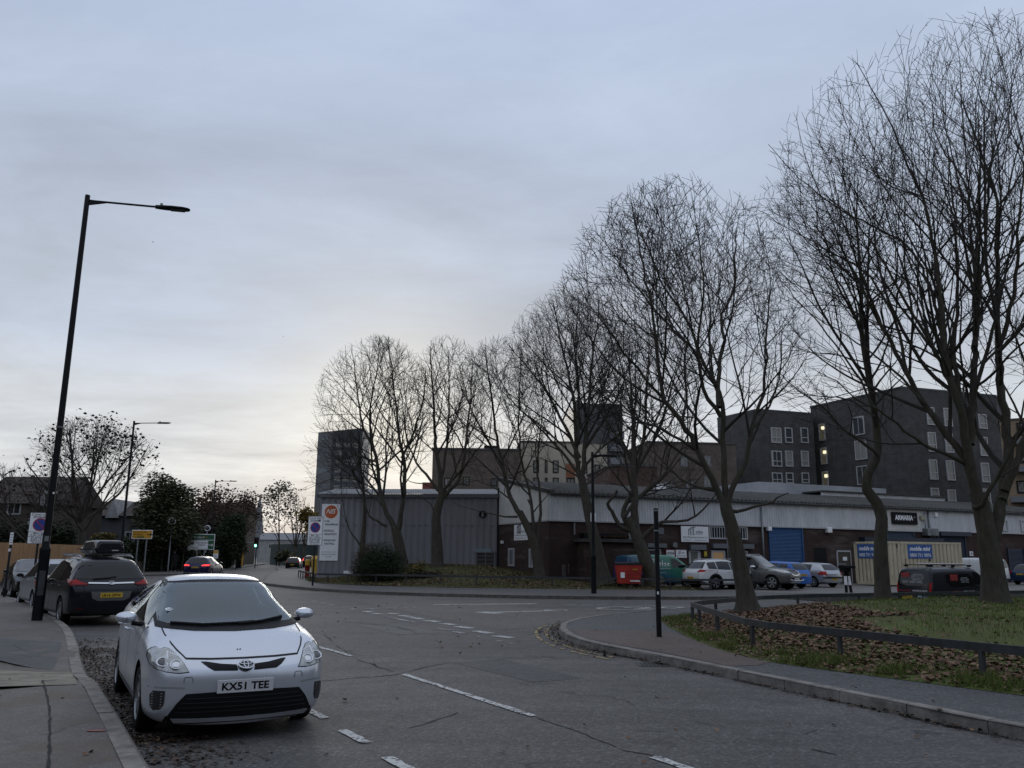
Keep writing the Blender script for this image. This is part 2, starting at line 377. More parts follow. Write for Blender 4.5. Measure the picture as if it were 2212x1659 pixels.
def interp(tab, x):
    if x <= tab[0][0]: return tab[0][1]
    for (x0,y0),(x1,y1) in zip(tab,tab[1:]):
        if x <= x1: return y0+(y1-y0)*(x-x0)/(x1-x0)
    return tab[-1][1]
# ================================================================== ground, roads, pavements
def inside(p, poly):
    x,y = p[0],p[1]; c = False; n = len(poly); j = n-1
    for i in range(n):
        xi,yi = poly[i][0],poly[i][1]; xj,yj = poly[j][0],poly[j][1]
        if (yi>y)!=(yj>y) and x < (xj-xi)*(y-yi)/(yj-yi)+xi: c = not c
        j = i
    return c
def segdist(p, a, b):
    ax,ay,bx,by = a[0],a[1],b[0],b[1]; dx,dy = bx-ax,by-ay; L = dx*dx+dy*dy
    t = 0 if L == 0 else max(0,min(1,((p[0]-ax)*dx+(p[1]-ay)*dy)/L)); return math.hypot(p[0]-ax-dx*t, p[1]-ay-dy*t)
def linedist(p, line): return min(segdist(p,a,b) for a,b in zip(line,line[1:]))
def densify(line, step, closed=False):
    out = []; L = list(line)+([line[0]] if closed else [])
    for a,b in zip(L,L[1:]):
        n = max(1,int(math.ceil(math.hypot(b[0]-a[0],b[1]-a[1])/step)))
        for i in range(n): out.append((lerp(a[0],b[0],i/n), lerp(a[1],b[1],i/n)))
    if not closed: out.append((L[-1][0],L[-1][1]))
    return out
def smooth_line(line, n=6):  # catmull-rom
    P = [Vector((p[0],p[1],0)) for p in line]; out = []
    for i in range(len(P)-1):
        p0 = P[max(i-1,0)]; p1 = P[i]; p2 = P[i+1]; p3 = P[min(i+2,len(P)-1)]
        for k in range(n):
            t = k/n; q = .5*((2*p1)+(p2-p0)*t+(2*p0-5*p1+4*p2-p3)*t*t+(3*p1-p0-3*p2+p3)*t*t*t); out.append((q.x,q.y))
    out.append((P[-1].x,P[-1].y)); return out
def sheet(name, poly, zf, m, step=1.0, bstep=1.0, box=None, kind='structure', jit=.25, **k):
    B = densify(poly, bstep, True); pts = [Vector(p) for p in B]; n = len(B); R = rnd
    x0,y0,x1,y1 = box or (min(p[0] for p in B),min(p[1] for p in B),max(p[0] for p in B),max(p[1] for p in B))
    if step:
        y = y0
        while y < y1:
            x = x0
            while x < x1:
                q = (x+R.uniform(-jit,jit)*step, y+R.uniform(-jit,jit)*step)
                if inside(q,poly): pts.append(Vector(q))
                x += step
            y += step
    r = delaunay_2d_cdt(pts, [(i,(i+1)%n) for i in range(n)], [], 1, 1e-4)
    mb = MB(); mb.add([(p.x,p.y,zf(p.x,p.y)) for p in r[0]], [tuple(f) for f in r[2]])
    up = [tuple(f) for f in mb.f]
    fs = []
    for f in up:
        a,b,c = (Vector(mb.v[i]) for i in f[:3]); fs.append(f if (b-a).cross(c-a).z > 0 else tuple(reversed(f)))
    mb.f = fs
    return obj(name, mb, m, smooth=True, kind=kind, **k)
LK = smooth_line([(7,-10.2),(1.13,0),(-2.87,6.92),(-3.53,8.07),(-4.67,10.03),(-5.5,11.43),(-6.87,13.9),(-7.79,15.59),(-9.02,17.77),(-10.26,19.75),(-12.88,23.73),(-15.4,27.3),(-17.4,29.8),(-20.5,32.0),(-28,33.7),(-60,36)],4)
RK = smooth_line([(14,-7.8),(6.9,4.4),(4.75,8.19),(4.21,9.43),(3.5,11.07),(2.73,12.9),(2.2,14.1),(1.61,15.35),(1.24,16.6),(1.08,18.07),(1.12,19.6),(1.5,21.3),(2.4,23.1),(4.4,25.7),(7,28.3),(12,31.4),(20,35),(30,39.5),(60,53)],4)
FK = smooth_line([(-38,150),(-30.5,112),(-23.5,86),(-19.3,68),(-16,55.5),(-13.9,48),(-10.9,42.6),(-8.33,39.2),(-6.02,37.2),(-3.88,35.9),(-0.04,34.6),(3.57,34.1),(8.8,34.9),(13.4,37.2),(22,41),(60,58)],4)
BK = smooth_line([(-60,47.5),(-40,48.6),(-33,51.5),(-29,57.5),(-26.6,66),(-26.3,72),(-28.5,84),(-33,104),(-41,140),(-52,190)],4)
def dipz(x, y): return -.33*sstep(11,16,x)*sstep(22,30,y)
def dropk(x, y): return .09*(1-sstep(.6,1.9,math.hypot((x+6.0)*1.0,(y-12.5)*.8)))
def zl(x, y): return .12-dropk(x,y)
G0 = MB().add([(-1500,-600,-.36),(1500,-600,-.36),(1500,2400,-.36),(-1500,2400,-.36)],[(0,1,2,3)])
obj('ground', G0, mat('distant_ground',(.05,.05,.045),.95,nscale=.02,namt=.3), kind='structure')
sheet('road', [(-60,-14),(62,-14),(62,62),(20,66),(0,150),(-40,215),(-70,215),(-60,60)], lambda x,y: dipz(x,y), M_['road'], 3.0, 3.0)
PV_L = LK+[(-60,-10.2)]
sheet('left_pavement', PV_L, lambda x,y: zl(x,y), M_['lpave'], 0, .6)
sheet('right_pavement', RK+[(60,-7.8)], lambda x,y: .12, M_['rpave'], 0, 2)
sheet('far_pavement', FK+[(60,140),(-38,150)], lambda x,y: .12, M_['fpave'], 0, 3)
sheet('far_left_pavement', list(BK)+[(-140,190),(-140,47)], lambda x,y: .12, M_['fpave'], 0, 3)
# worn brown surfacing on the right-hand corner and reddish wear where the side road joins
sheet('brown_pavement_patch', [(1.42,16.6),(1.3,18.4),(3.3,18.2),(3.5,16.2),(4.1,13.3),(3.6,12.6),(3.15,12.45),(2.5,14.1),(1.9,15.35)], lambda x,y:.125, M_['brownpave'], .8, .5)
sheet('junction_wear_patch', [(-5.9,32),(-3.1,25.6),(-.2,19.6),(.8,20.8),(1.3,22.4),(2.3,23.9),(3.2,25.6),(-.6,29.5),(-2.8,32.6),(-4.6,34.8)], lambda x,y:.004, M_['patch'], 2, 1)
sheet('tarmac_repair_patch', [(-8.3,13.1),(-6.35,12.15),(-6.9,13.35),(-7.7,14.95),(-9.3,15.6)], lambda x,y: zl(x,y)+.004, asphalt('repair_tarmac',.07,(1.0,1.0,1.0),.3,.2,60), .5,.5)
sheet('concrete_strip', [(-9,9.2),(-5.05,10.25),(-5.95,11.95),(-9.4,11.9)], lambda x,y: zl(x,y)+.004, mat('pavement_concrete',(.21,.185,.145),.9,nscale=3,namt=.4,bump=.4,bscale=40), .5,.5)
sheet('yard_apron', [(9.6,41.8),(11.5,39.4),(14.2,38.6),(26,44),(44,54),(41,64),(3.2,46.4),(7,43.8)], lambda x,y: .126, M_['yard'], 2, 1.5)
def kerb(name, line, w, hf, inside_left, m, stone=.92, y0=-99, y1=999):
    L = [Vector((p[0],p[1],0)) for p in densify(line,.05)]; mb = MB(); acc = 0; seg = [L[0]]
    for a,b in zip(L,L[1:]):
        acc += (b-a).length; seg.append(b)
        if acc >= stone or b is L[-1]:
            if y0 < seg[0].y < y1:
                t0 = (seg[-1]-seg[0]).normalized(); n = Vector((-t0.y,t0.x,0))*(1 if inside_left else -1); g = t0*.006
                h0 = hf(seg[0].x,seg[0].y)+rnd.uniform(-.004,.004); h1 = hf(seg[-1].x,seg[-1].y)+rnd.uniform(-.004,.004)
                j = rnd.uniform(-.006,.006); A = seg[0]+g+n*j; B = seg[-1]-g+n*j; c = .022
                zb = min(dipz(A.x,A.y),0)-.05
                p = [(A,0,zb),(A,0,h0-c),(A,c,h0),(A,w,h0),(B,0,zb),(B,0,h1-c),(B,c,h1),(B,w,h1)]
                vs = [(q+n*o).to_tuple()[:2]+(z,) for q,o,z in p]
                mb.add(vs, [(0,4,5,1) ,(1,5,6,2),(2,6,7,3),(0,1,2,3),(7,6,5,4)])
            acc = 0; seg = [b]
    return obj(name, mb, m, kind='structure')
kerb('left_kerb', LK, .16, lambda x,y: zl(x,y)+.008, False if False else True, M_['kerb'], .92, -9, 40)
kerb('right_kerb', RK, .15, lambda x,y: .128, False, M_['kerb'])
M_['kerbdark'] = mat('far_kerb_stone',(.10,.095,.085),.9,nscale=5,namt=.4)
kerb('far_kerb', FK, .15, lambda x,y: .128 if x < 12 else .128-.06*sstep(12,15,x)*(1-sstep(24,27,x)), True, M_['kerbdark'])
kerb('far_left_kerb', BK, .15, lambda x,y: .128, True, M_['kerbdark'])
# --------------------------------------------------------------- paint on the road
def strip(mb, a, b, w, z=.008, wob=.012, gaps=0.0):
    a = Vector((a[0],a[1],0)); b = Vector((b[0],b[1],0)); t = (b-a); Ln = t.length; t.normalize(); n = Vector((-t.y,t.x,0)); K = max(2,int(Ln/.12)); base = len(mb.v); prev = None
    for i in range(K+1):
        p = a+t*(Ln*i/K); w0 = w/2+rnd.uniform(-wob,wob); w1 = w/2+rnd.uniform(-wob,wob)
        q = [(p+n*w0), (p-n*w1)]; zz = z+dipz(p.x,p.y)
        cur = [(q[0].x,q[0].y,zz),(q[1].x,q[1].y,zz)]
        if prev and rnd.random() >= gaps: mb.add([prev[1],cur[1],cur[0],prev[0]],[(0,1,2,3)])
        prev = cur
def worn(name, col, thr):
    m, nt, b = nodes_of(name,.75); tc = nt.nodes.new('ShaderNodeTexCoord'); v = tc.outputs['Object']
    vo = nt.nodes.new('ShaderNodeTexVoronoi'); vo.inputs['Scale'].default_value = 36; nt.links.new(v, vo.inputs['Vector'])
    sp = nt.nodes.new('ShaderNodeSeparateColor'); nt.links.new(vo.outputs['Color'], sp.inputs[0])
    k = n_math(nt,'ADD', n_math(nt,'MULTIPLY',sp.outputs[0],.5), n_math(nt,'MULTIPLY',n_noise(nt,v,2.6,5,.7),.8))
    f = n_ramp(nt,k,[(thr-.06,(1,1,1)),(thr+.05,(0,0,0))])
    nt.links.new(n_mix(nt,f,(.075,.075,.078),col),b.inputs['Base Color']); return m
M_['wwhite'] = worn('worn_white_paint',(.50,.50,.48),.76); M_['wfaint'] = worn('faint_white_paint',(.40,.40,.385),.66); M_['wyellow'] = worn('worn_yellow_paint',(.40,.29,.11),.68)
mb = MB()
for a,b in (((-3.75,16.2),(-2.6,14.33)),((-1.48,12.24),(.25,9.18)),((1.2,7.41),(2.6,4.9))): strip(mb,a,b,.10)
obj('centre_line_marking', mb, M_['wwhite'], kind='structure')
mb = MB()
for a,b in (((-2.16,9.47),(-1.87,8.96)),((-1.58,8.39),(-1.26,7.85)),((-1.0,7.33),(-.72,6.84)),((-.45,6.35),(-.15,5.8))): strip(mb,a,b,.10)
obj('parking_bay_marking', mb, M_['wwhite'], kind='structure')
mb = MB()  # give-way line: two rows of dashes across the side road's mouth
def zp(zx, zy): return G((640+zx*.36166)*.8848, (1380+zy*.36166)*.8848)
for (x0,y0,x1,y1) in ((690,312,742,318),(757,326,803,332),(847,325,912,330),(932,340,1008,349),(1012,354,1083,366),(1102,372,1188,384),(1214,394,1296,404),(1312,414,1418,428),(1440,445,1542,462),(1574,478,1688,492)):
    strip(mb, zp(x0,y0), zp(x1,y1), .24)
obj('give_way_marking', mb, M_['wwhite'], kind='structure')
mb = MB()
for (x0,y0,x1,y1) in ((805,342,840,347),(850,350,1025,388),(1180,428,1280,440),(1292,448,1362,462),(1450,484,1480,485),(1585,513,1620,514),(1680,527,1694,529),(345,242,368,246),(398,254,420,258),(448,266,486,270),(600,294,660,302),(640,298,1040,284),(725,296,770,298)):
    strip(mb, zp(x0,y0), zp(x1,y1), .16, gaps=.25)
obj('faded_edge_marking', mb, M_['wfaint'], kind='structure')
mb = MB()  # triangle, hatched tongue and centre line on the side road
strip(mb, zp(1155,267), zp(1852,259), .22); strip(mb, zp(1400,270), zp(1850,262), .12)
strip(mb, zp(1470,316), zp(1600,326), .5); strip(mb, zp(1570,318), zp(2040,306), .22); strip(mb, zp(1900,305), zp(2060,305), .4)
for x0,x1 in ((2050,2120),(2150,2230),(2260,2330),(2380,2450)): strip(mb, zp(x0,268), zp(x1,268), .12)
obj('side_road_marking', mb, M_['wwhite'], kind='structure')
mb = MB(); c = G(1418,1313.5)  # the "20" roundel
def ell(cx, cy, rx, ry, w, ang, a0=0, a1=360, n=40):
    u = Vector((math.cos(ang),math.sin(ang),0)); v = Vector((-math.sin(ang),math.cos(ang),0)); prev = None
    for i in range(n+1):
        th = math.radians(lerp(a0,a1,i/n)); q = []
        for k in (-w/2,w/2): q.append(Vector((cx,cy,0))+u*((rx+k)*math.cos(th))+v*((ry+k)*math.sin(th)))
        q = [(p.x,p.y,.009+dipz(p.x,p.y)) for p in q]
        if prev: mb.add([prev[0],prev[1],q[1],q[0]],[(0,1,2,3)])
        prev = q
ell(c.x,c.y,2.1,1.0,.16,.35)
obj('speed_roundel_marking', mb, M_['wwhite'], kind='structure')
Mx = Matrix.Translation((c.x,c.y,.010)) @ Matrix.Rotation(.35,4,'Z')
t20 = text('20', Mx, M_['wwhite'], None, 2.2, .9, 'speed_number_marking', bold=.02); tag(t20, kind='structure')
mb = MB()  # double yellow lines round the corner
for off in (.28,.5):
    prev = None
    for p,q in zip(RK,RK[1:]):
        if not (14.2 < p[1] < 22): continue
        t = Vector((q[0]-p[0],q[1]-p[1],0)).normalized(); n = Vector((-t.y,t.x,0)); a = Vector((p[0],p[1],0))+n*off
        if prev: strip(mb, prev, a, .07, gaps=.22)
        prev = a
for off in (.3,):
    prev = None
    for p,q in zip(FK,FK[1:]):
        if p[0] > 12 or p[1] > 60: continue
        t = Vector((q[0]-p[0],q[1]-p[1],0)).normalized(); n = Vector((-t.y,t.x,0)); a = Vector((p[0],p[1],0))-n*off
        if prev: strip(mb, prev, a, .08, gaps=.1)
        prev = a
obj('yellow_line_marking', mb, M_['wyellow'], kind='structure')
mb = MB()
for (x0,x1,y) in ((575,612,1241.5),(590,640,1236),(612,655,1230),(560,585,1248)): strip(mb, G(x0,y), G(x1,y-1), .18)
obj('far_lane_marking', mb, M_['wfaint'], kind='structure')
mb = MB()  # dark open joints and cracks in the carriageway
def rcrack(pts, w):
    P = []
    for a,b in zip(pts,pts[1:]):
        a,b = Vector(a),Vector(b); n = max(2,int((b-a).length/.22))
        for i in range(n): q = a.lerp(b,i/n); P.append((q.x+rnd.gauss(0,.025),q.y+rnd.gauss(0,.025)))
    for i,(a,b) in enumerate(zip(P,P[1:])):
        if noise.noise(Vector((a[0]*.8,a[1]*.8,9))) > -.22: strip(mb,a,b,w*rnd.uniform(.5,1.2),.005,w*.35)
z2 = lambda *p: [tuple(zp(*q).xy) for q in p]
rcrack(z2((300,430),(430,480),(610,625),(780,690),(940,735)),.022); rcrack([(.30,9.1),(1.15,7.5),(2.7,4.7)],.02); rcrack(z2((400,780),(620,762),(900,740),(1120,685),(1400,640)),.022); rcrack(z2((1020,770),(1300,745),(1700,695)),.02); rcrack(z2((915,424),(985,434),(1055,436)),.06); rcrack(z2((1000,1110),(1270,1010),(1420,985)),.016)
rcrack([(1.9,8.9),(2.6,8.2),(3.0,8.6),(3.5,8.3)],.018); rcrack([(1.3,8.5),(2.2,8.3),(2.9,7.4)],.02); rcrack([(-4.4,22),(-2.6,20.2),(-1.6,17.6)],.03)
obj('road_crack', mb, mat('crack_dark',(.036,.035,.033),.95), kind='structure')
sheet('road_repair_patch', [(-.9,13.6),(.3,11.6),(1.0,12.0),(-.1,14.1)], lambda x,y:.003, asphalt('road_repair',.060,(1,1,1),.5,.3), 1, .5); sheet('road_repair_patch', [(-3.6,20.5),(-2.4,18.3),(-1.5,18.8),(-2.6,21.0)], lambda x,y:.003, asphalt('road_repair_pale',.092,(1.02,1,.97),.5,.3), 1, .5)
mb = MB(); x,y = RK[22][0]-.22,RK[22][1]; R_ = .0
for k in range(6): strip(mb,(x-.18+.06*k,y-.2),(x-.18+.06*k,y+.2),.028,.009,.001)
obj('drain_grate', mb, M_['plastic'], kind='structure'); mb = MB(); strip(mb,(x-.03,y-.24),(x-.03,y+.24),.46,.006,.001); obj('drain_frame', mb, M_['dkgrey'], kind='structure')
# pavement joints and a red utility mark on the left
mb = MB()
def crackline(mb, pts, w, z=.0045):
    for a,b in zip(pts,pts[1:]):
        a3 = G(*a,.12); b3 = G(*b,.12); strip(mb,(a3.x,a3.y),(b3.x,b3.y),w,.12+z,w*.4)
crackline(mb,[(105,1659),(108,1580),(107,1530),(95,1480),(92,1470)],.02); crackline(mb,[(92,1471),(130,1468),(168,1466)],.015); crackline(mb,[(0,1457),(165,1456)],.02)
crackline(mb,[(0,1397),(30,1393),(48,1405),(90,1402)],.015); crackline(mb,[(0,1423),(80,1412),(150,1405)],.015)
obj('pavement_joint', mb, mat('joint_dark',(.018,.017,.016),.95), kind='structure')
mb = MB(); a = G(202,1580,.12); strip(mb,(a.x-.06,a.y),(a.x+.1,a.y+.01),.045,.1275,.012,.2); strip(mb,(a.x-.03,a.y+.05),(a.x+.06,a.y+.05),.02,.1275,.01,.3)
obj('utility_marking', mb, mat('red_spray',(.26,.10,.09),.8), kind='structure')
# --------------------------------------------------------------- grass banks
def grassmat(name, g1, g2, soil, gs=.8):
    m, nt, b = nodes_of(name,.95); tc = nt.nodes.new('ShaderNodeTexCoord'); v = tc.outputs['Object']
    a = n_ramp(nt, n_noise(nt,v,7,7,.75), [(.3,g1),(.7,g2)]); f = n_ramp(nt, n_noise(nt,v,gs,6,.7), [(.45,(0,0,0)),(.65,(1,1,1))])
    nt.links.new(n_mix(nt,f,a,soil), b.inputs['Base Color']); n_bump(nt,b,n_noise(nt,v,40,4),.9,.03); return m
M_['turf'] = grassmat('mound_turf',(.060,.085,.016),(.105,.13,.028),(.085,.078,.028)); M_['turf2'] = grassmat('bank_turf',(.060,.070,.022),(.11,.105,.042),(.085,.062,.038),.6)
GE = smooth_line([(16,-6.5),(8.9,5.6),(7.3,7.9),(5.9,9.95),(4.9,11.4),(4.15,12.5),(3.75,13.4),(3.5,15.2),(3.5,18.2),(3.65,20.6),(3.95,22.1),(5.2,23.7),(7.4,26.3),(12,29.2),(20,33),(34,39.3)],3)
MOUND = GE+[(50,30),(50,-6.5)]
def zmound(x, y):
    d = linedist((x,y), GE); n = noise.noise(Vector((x*.5,y*.5,0)))*.05
    h = lerp(.40,.30,sstep(12,18,x)); return .126+(h)*sstep(.1,4.2,d)+n*sstep(.2,1.5,d)+.02*sstep(0,.2,d)
sheet('grass_mound', MOUND, zmound, M_['turf'], .55, .5, (3,-6,22,33))
FE = [(-14.6,60),(-13.2,55.5),(-11.9,50.5),(-9.4,45.9),(-4.7,42.9),(0,41.9),(4.5,41.9),(9.4,41.9)]
def zbank(x, y):
    d = linedist((x,y), FE); h = interp([(-14,.35),(-12,.5),(-6,.95),(-1.5,.9),(2,.42),(5,.16),(9,.10)], x)
    return .126+h*sstep(.2,7,d)+noise.noise(Vector((x*.6,y*.6,3)))*.04*sstep(.1,1,d)+.03*sstep(0,.3,d)
sheet('grass_bank', smooth_line(FE,3)+[(9.8,43.6),(4,46.3),(2,48.5),(-1,56),(-12.2,58),(-14.2,61)], zbank, M_['turf2'], .6, .6)
def scatter_blades(name, n, region, zf, h, wdt, m, lean=.5):
    mb = MB(); c = 0; tries = 0
    while c < n and tries < n*12:
        tries += 1; q = region()
        if q is None: continue
        x,y = q; z = zf(x,y); hh = h*rnd.uniform(.5,1.3); a = rnd.uniform(0,6.283); l = rnd.uniform(0,lean)*hh; b = rnd.uniform(0,6.283)
        dx,dy = math.cos(a)*wdt/2, math.sin(a)*wdt/2; ex,ey = math.cos(b)*l, math.sin(b)*l
        mb.add([(x-dx,y-dy,z-.01),(x+dx,y+dy,z-.01),(x+ex*.5+dx*.6,y+ey*.5+dy*.6,z+hh*.6),(x+ex*.5-dx*.6,y+ey*.5-dy*.6,z+hh*.6),(x+ex,y+ey,z+hh)],[(0,1,2,3),(3,2,4)]); c += 1
    return obj(name, mb, m, kind='stuff')
def mats_rand(name, cols, rough=.8):   # colour varies leaf by leaf
    m, nt, b = nodes_of(name,rough); g = nt.nodes.new('ShaderNodeNewGeometry')
    st = [((i+.5)/len(cols),c) for i,c in enumerate(cols)]
    nt.links.new(n_ramp(nt,g.outputs['Random Per Island'],st),b.inputs['Base Color']); return m
M_['blade'] = mats_rand('grass_blades',[(.055,.088,.012),(.08,.125,.016),(.11,.155,.026),(.09,.10,.022),(.13,.13,.04)])
M_['blade2'] = mats_rand('bank_grass_blades',[(.06,.072,.022),(.09,.095,.034),(.12,.11,.048),(.08,.07,.03)])
def reg_mound():
    x = rnd.uniform(3.4,19); y = rnd.uniform(4,32)
    if not inside((x,y),MOUND) or y < x*.0+ (x-5)*-1.6+7: return None
    d = linedist((x,y),GE)
    if y < 22 and 1.0 < d < 3.3+noise.noise(Vector((x*.4,y*.4,5)))*1.2 and rnd.random() < .85: return None
    if y > 16.5 and x < 8.5 and d < 4.6 and rnd.random() < .9: return None
    return (x,y)
scatter_blades('mound_grass', 34000, reg_mound, zmound, .075, .012, M_['blade'])
def reg_edge():
    i = rnd.randrange(6,30); a = GE[i%len(GE)]; b = GE[(i+1)%len(GE)]; t = rnd.random(); x = lerp(a[0],b[0],t)+rnd.gauss(.35,.25); y = lerp(a[1],b[1],t)+rnd.gauss(.1,.15)
    if not inside((x,y),MOUND) or noise.noise(Vector((x*1.3,y*1.3,1))) < .02: return None
    return (x,y)
scatter_blades('edge_grass', 4200, reg_edge, zmound, .13, .012, M_['blade'], .9)
def reg_bank():
    x = rnd.uniform(-14,9.4); y = rnd.uniform(41.8,58)
    if linedist((x,y),FE) > 9 or not inside((x,y), FE+[(9.8,43.6),(4,46.3),(2,47),(-1,54),(-12.2,55.5)]): return None
    return (x,y)
scatter_blades('bank_grass', 15000, reg_bank, zbank, .10, .035, M_['blade2'])
# fallen leaves
def scatter_leaves(name, n, region, zf, size, m, up=.03):
    mb = MB(); c = 0; tries = 0
    while c < n and tries < n*12:
        tries += 1; q = region()
        if q is None: continue
        x,y = q; s = size*rnd.uniform(.5,1.25); z = zf(x,y)+rnd.uniform(.004,up); fl = .5 if 'gutter' in name else .7; R = Matrix.Rotation(rnd.uniform(0,6.283),3,'Z')@Matrix.Rotation(rnd.gauss(0,.45*fl),3,'X')@Matrix.Rotation(rnd.gauss(0,.35*fl),3,'Y')
        cz = s*rnd.uniform(-.25,.3); P = [(-.5,0,cz),(-.22,-.38,0),(.1,-.42,cz*.4),(.55,0,cz),(.12,.42,0),(-.22,.36,cz*.5),(0,0,-.02)]
        vs = [R@Vector((p[0]*s,p[1]*s,p[2]*(s if k==6 else 1)))+Vector((x,y,z+s*.08)) for k,p in enumerate(P)]
        mb.add(vs,[(0,1,6),(1,2,6),(2,3,6),(3,4,6),(4,5,6),(5,0,6)]); c += 1
    return obj(name, mb, m, kind='stuff')
M_['leafb'] = mats_rand('brown_leaves',[(.10,.055,.034),(.15,.085,.052),(.20,.12,.075),(.12,.066,.045),(.26,.17,.11),(.16,.09,.055),(.07,.042,.03)])
M_['leafd'] = mats_rand('wet_gutter_leaves',[(.028,.019,.014),(.045,.028,.019),(.065,.040,.026),(.035,.025,.02),(.12,.075,.045)],.6)
def reg_leaf():
    x = rnd.uniform(3.6,17); y = rnd.uniform(4,26)
    if not inside((x,y),MOUND): return None
    d = linedist((x,y),GE); w_ = noise.noise(Vector((x*.4,y*.4,5)))*1.2
    if y < 17 and x > 5.6 and d > 2.5+w_ and rnd.random() > .03: return None
    if y >= 17 and (d > 4.4+w_ or x > 8.0+w_*1.5) and rnd.random() > .03: return None
    if d < .55 and rnd.random() > .45: return None
    return (x,y)
scatter_leaves('mound_leaf_litter', 21000, reg_leaf, zmound, .078, M_['leafb'], .035)
def reg_gut():
    i = rnd.randrange(4,30); a = LK[i]; b = LK[i+1]; t = rnd.random(); x = lerp(a[0],b[0],t); y = lerp(a[1],b[1],t)
    if not 4 < y < 19: return None
    d = abs(rnd.gauss(0,.42))+.03; 
    if d > 1.5 or (y > 15 and rnd.random() < .75): return None
    x += d*.87; y += d*.5
    if noise.noise(Vector((x*.9,y*.9,2))) < -.22+d*.25: return None
    return (x,y)
scatter_leaves('gutter_leaf_litter', 4800, reg_gut, lambda x,y:.002, .042, M_['leafd'], .010)
def reg_rgut():
    i = rnd.randrange(len(RK)-1); a = RK[i]; b = RK[i+1]; t = rnd.random(); x = lerp(a[0],b[0],t); y = lerp(a[1],b[1],t)
    if not 6 < y < 22.5: return None
    d = abs(rnd.gauss(0,.22 if y > 14.5 else .06))+.02
    if y < 14.5 and rnd.random() < .62: return None
    t = Vector((b[0]-a[0],b[1]-a[1])).normalized(); return (x-t.y*d, y+t.x*d)
scatter_leaves('corner_leaf_litter', 900, reg_rgut, lambda x,y:.004, .05, M_['leafd'], .03)
def reg_bleaf():
    q = reg_bank(); return q if q and noise.noise(Vector((q[0]*.5,q[1]*.5,8))) > -.1 else None
scatter_leaves('bank_leaf_litter', 3800, reg_bleaf, zbank, .13, M_['leafb'], .05)
def reg_stray():
    x = rnd.uniform(-7,9); y = rnd.uniform(5,30); return (x,y) if not inside((x,y),MOUND) else None
def z_any(x, y):
    if inside((x,y),PV_L): return zl(x,y)
    if inside((x,y),RK+[(60,-7.8)]): return .128
    return .006
def reg_base():
    i = rnd.randrange(len(RK)-1); a = RK[i]; b = RK[i+1]; t = rnd.random(); x = lerp(a[0],b[0],t); y = lerp(a[1],b[1],t)
    if not 3 < y < 16: return None
    if noise.noise(Vector((y*1.6,3,1))) < -.1: return None
    t = Vector((b[0]-a[0],b[1]-a[1])).normalized(); d = abs(rnd.gauss(0,.035))+.012; return (x-t.y*d, y+t.x*d)
scatter_leaves('kerb_grit', 1300, reg_base, lambda x,y:.002, .022, mats_rand('kerb_dirt',[(.02,.017,.014),(.035,.028,.022),(.015,.014,.013)]), .008)
scatter_leaves('stray_leaf_litter', 260, reg_stray, z_any, .055, M_['leafb'], .012)
# ================================================================== buildings
def wbox(W, a0, z0, a1, z1, o0, o1): return MB().wbox(W,a0,z0,a1,z1,o0,o1)
def corrug(W, a0, z0, a1, z1, off, pitch, depth, z1b=None):   # ribbed sheeting; top may slope to z1b
    mb = MB(); N = int((a1-a0)/pitch*4); prev = None
    for i in range(N+1):
        a = lerp(a0,a1,i/N); o = off+(depth if i%4 in (1,2) else 0); zt = lerp(z1, z1 if z1b is None else z1b, i/N)
        cur = [W.pt(a,z0,o),W.pt(a,zt,o)]
        if prev: mb.quad(prev[0],cur[0],cur[1],prev[1])
        prev = cur
    mb.wbox(W,a0,z0,a1,min(z1,z1b or z1)-.01,-.05,off-.01); return mb
def fit(W, r): return r
M_['brick'] = bricks('dark_red_brick',(.052,.026,.021),(.034,.019,.017),(.05,.042,.037),1.0,.35,(.12,.10,.09))
M_['clad'] = mat('ribbed_cladding',(.54,.545,.56),.6,.15,nscale=1.6,namt=.16,stretch=(1,1,.4))
M_['cladlight'] = mat('pale_cladding',(.56,.55,.52),.6,nscale=1.5,namt=.12)
M_['shed'] = mat('grey_shed_cladding',(.205,.198,.215),.65,nscale=.8,namt=.14,stretch=(1,1,.3))
M_['roofsheet'] = mat('mossy_cement_roof',(.055,.055,.05),.95,nscale=2.2,namt=.5,bump=.5,bscale=15)
M_['roofpale'] = mat('pale_flat_roof',(.27,.28,.30),.7,nscale=.6,namt=.2)
M_['bluedoor'] = mat('blue_shutter',(.025,.085,.21),.5,nscale=3,namt=.12)
M_['navy'] = mat('navy_shutter',(.012,.02,.04),.5); M_['shutterbox'] = mat('grey_shutter_box',(.13,.135,.15),.5)
M_['whiteframe'] = mat('white_window_frame',(.38,.38,.385),.5); M_['win'] = mat('window_glass',(.02,.024,.028),.05,spec=.8); M_['wintan'] = mat('lit_office_window',(.16,.11,.06),.4,emit=(1,.66,.32),estr=.10)
M_['winblue'] = mat('window_glass_sky',(.05,.055,.06),.03,spec=1.0)
M_['curtain'] = mat('curtained_window',(.22,.215,.20),.5)
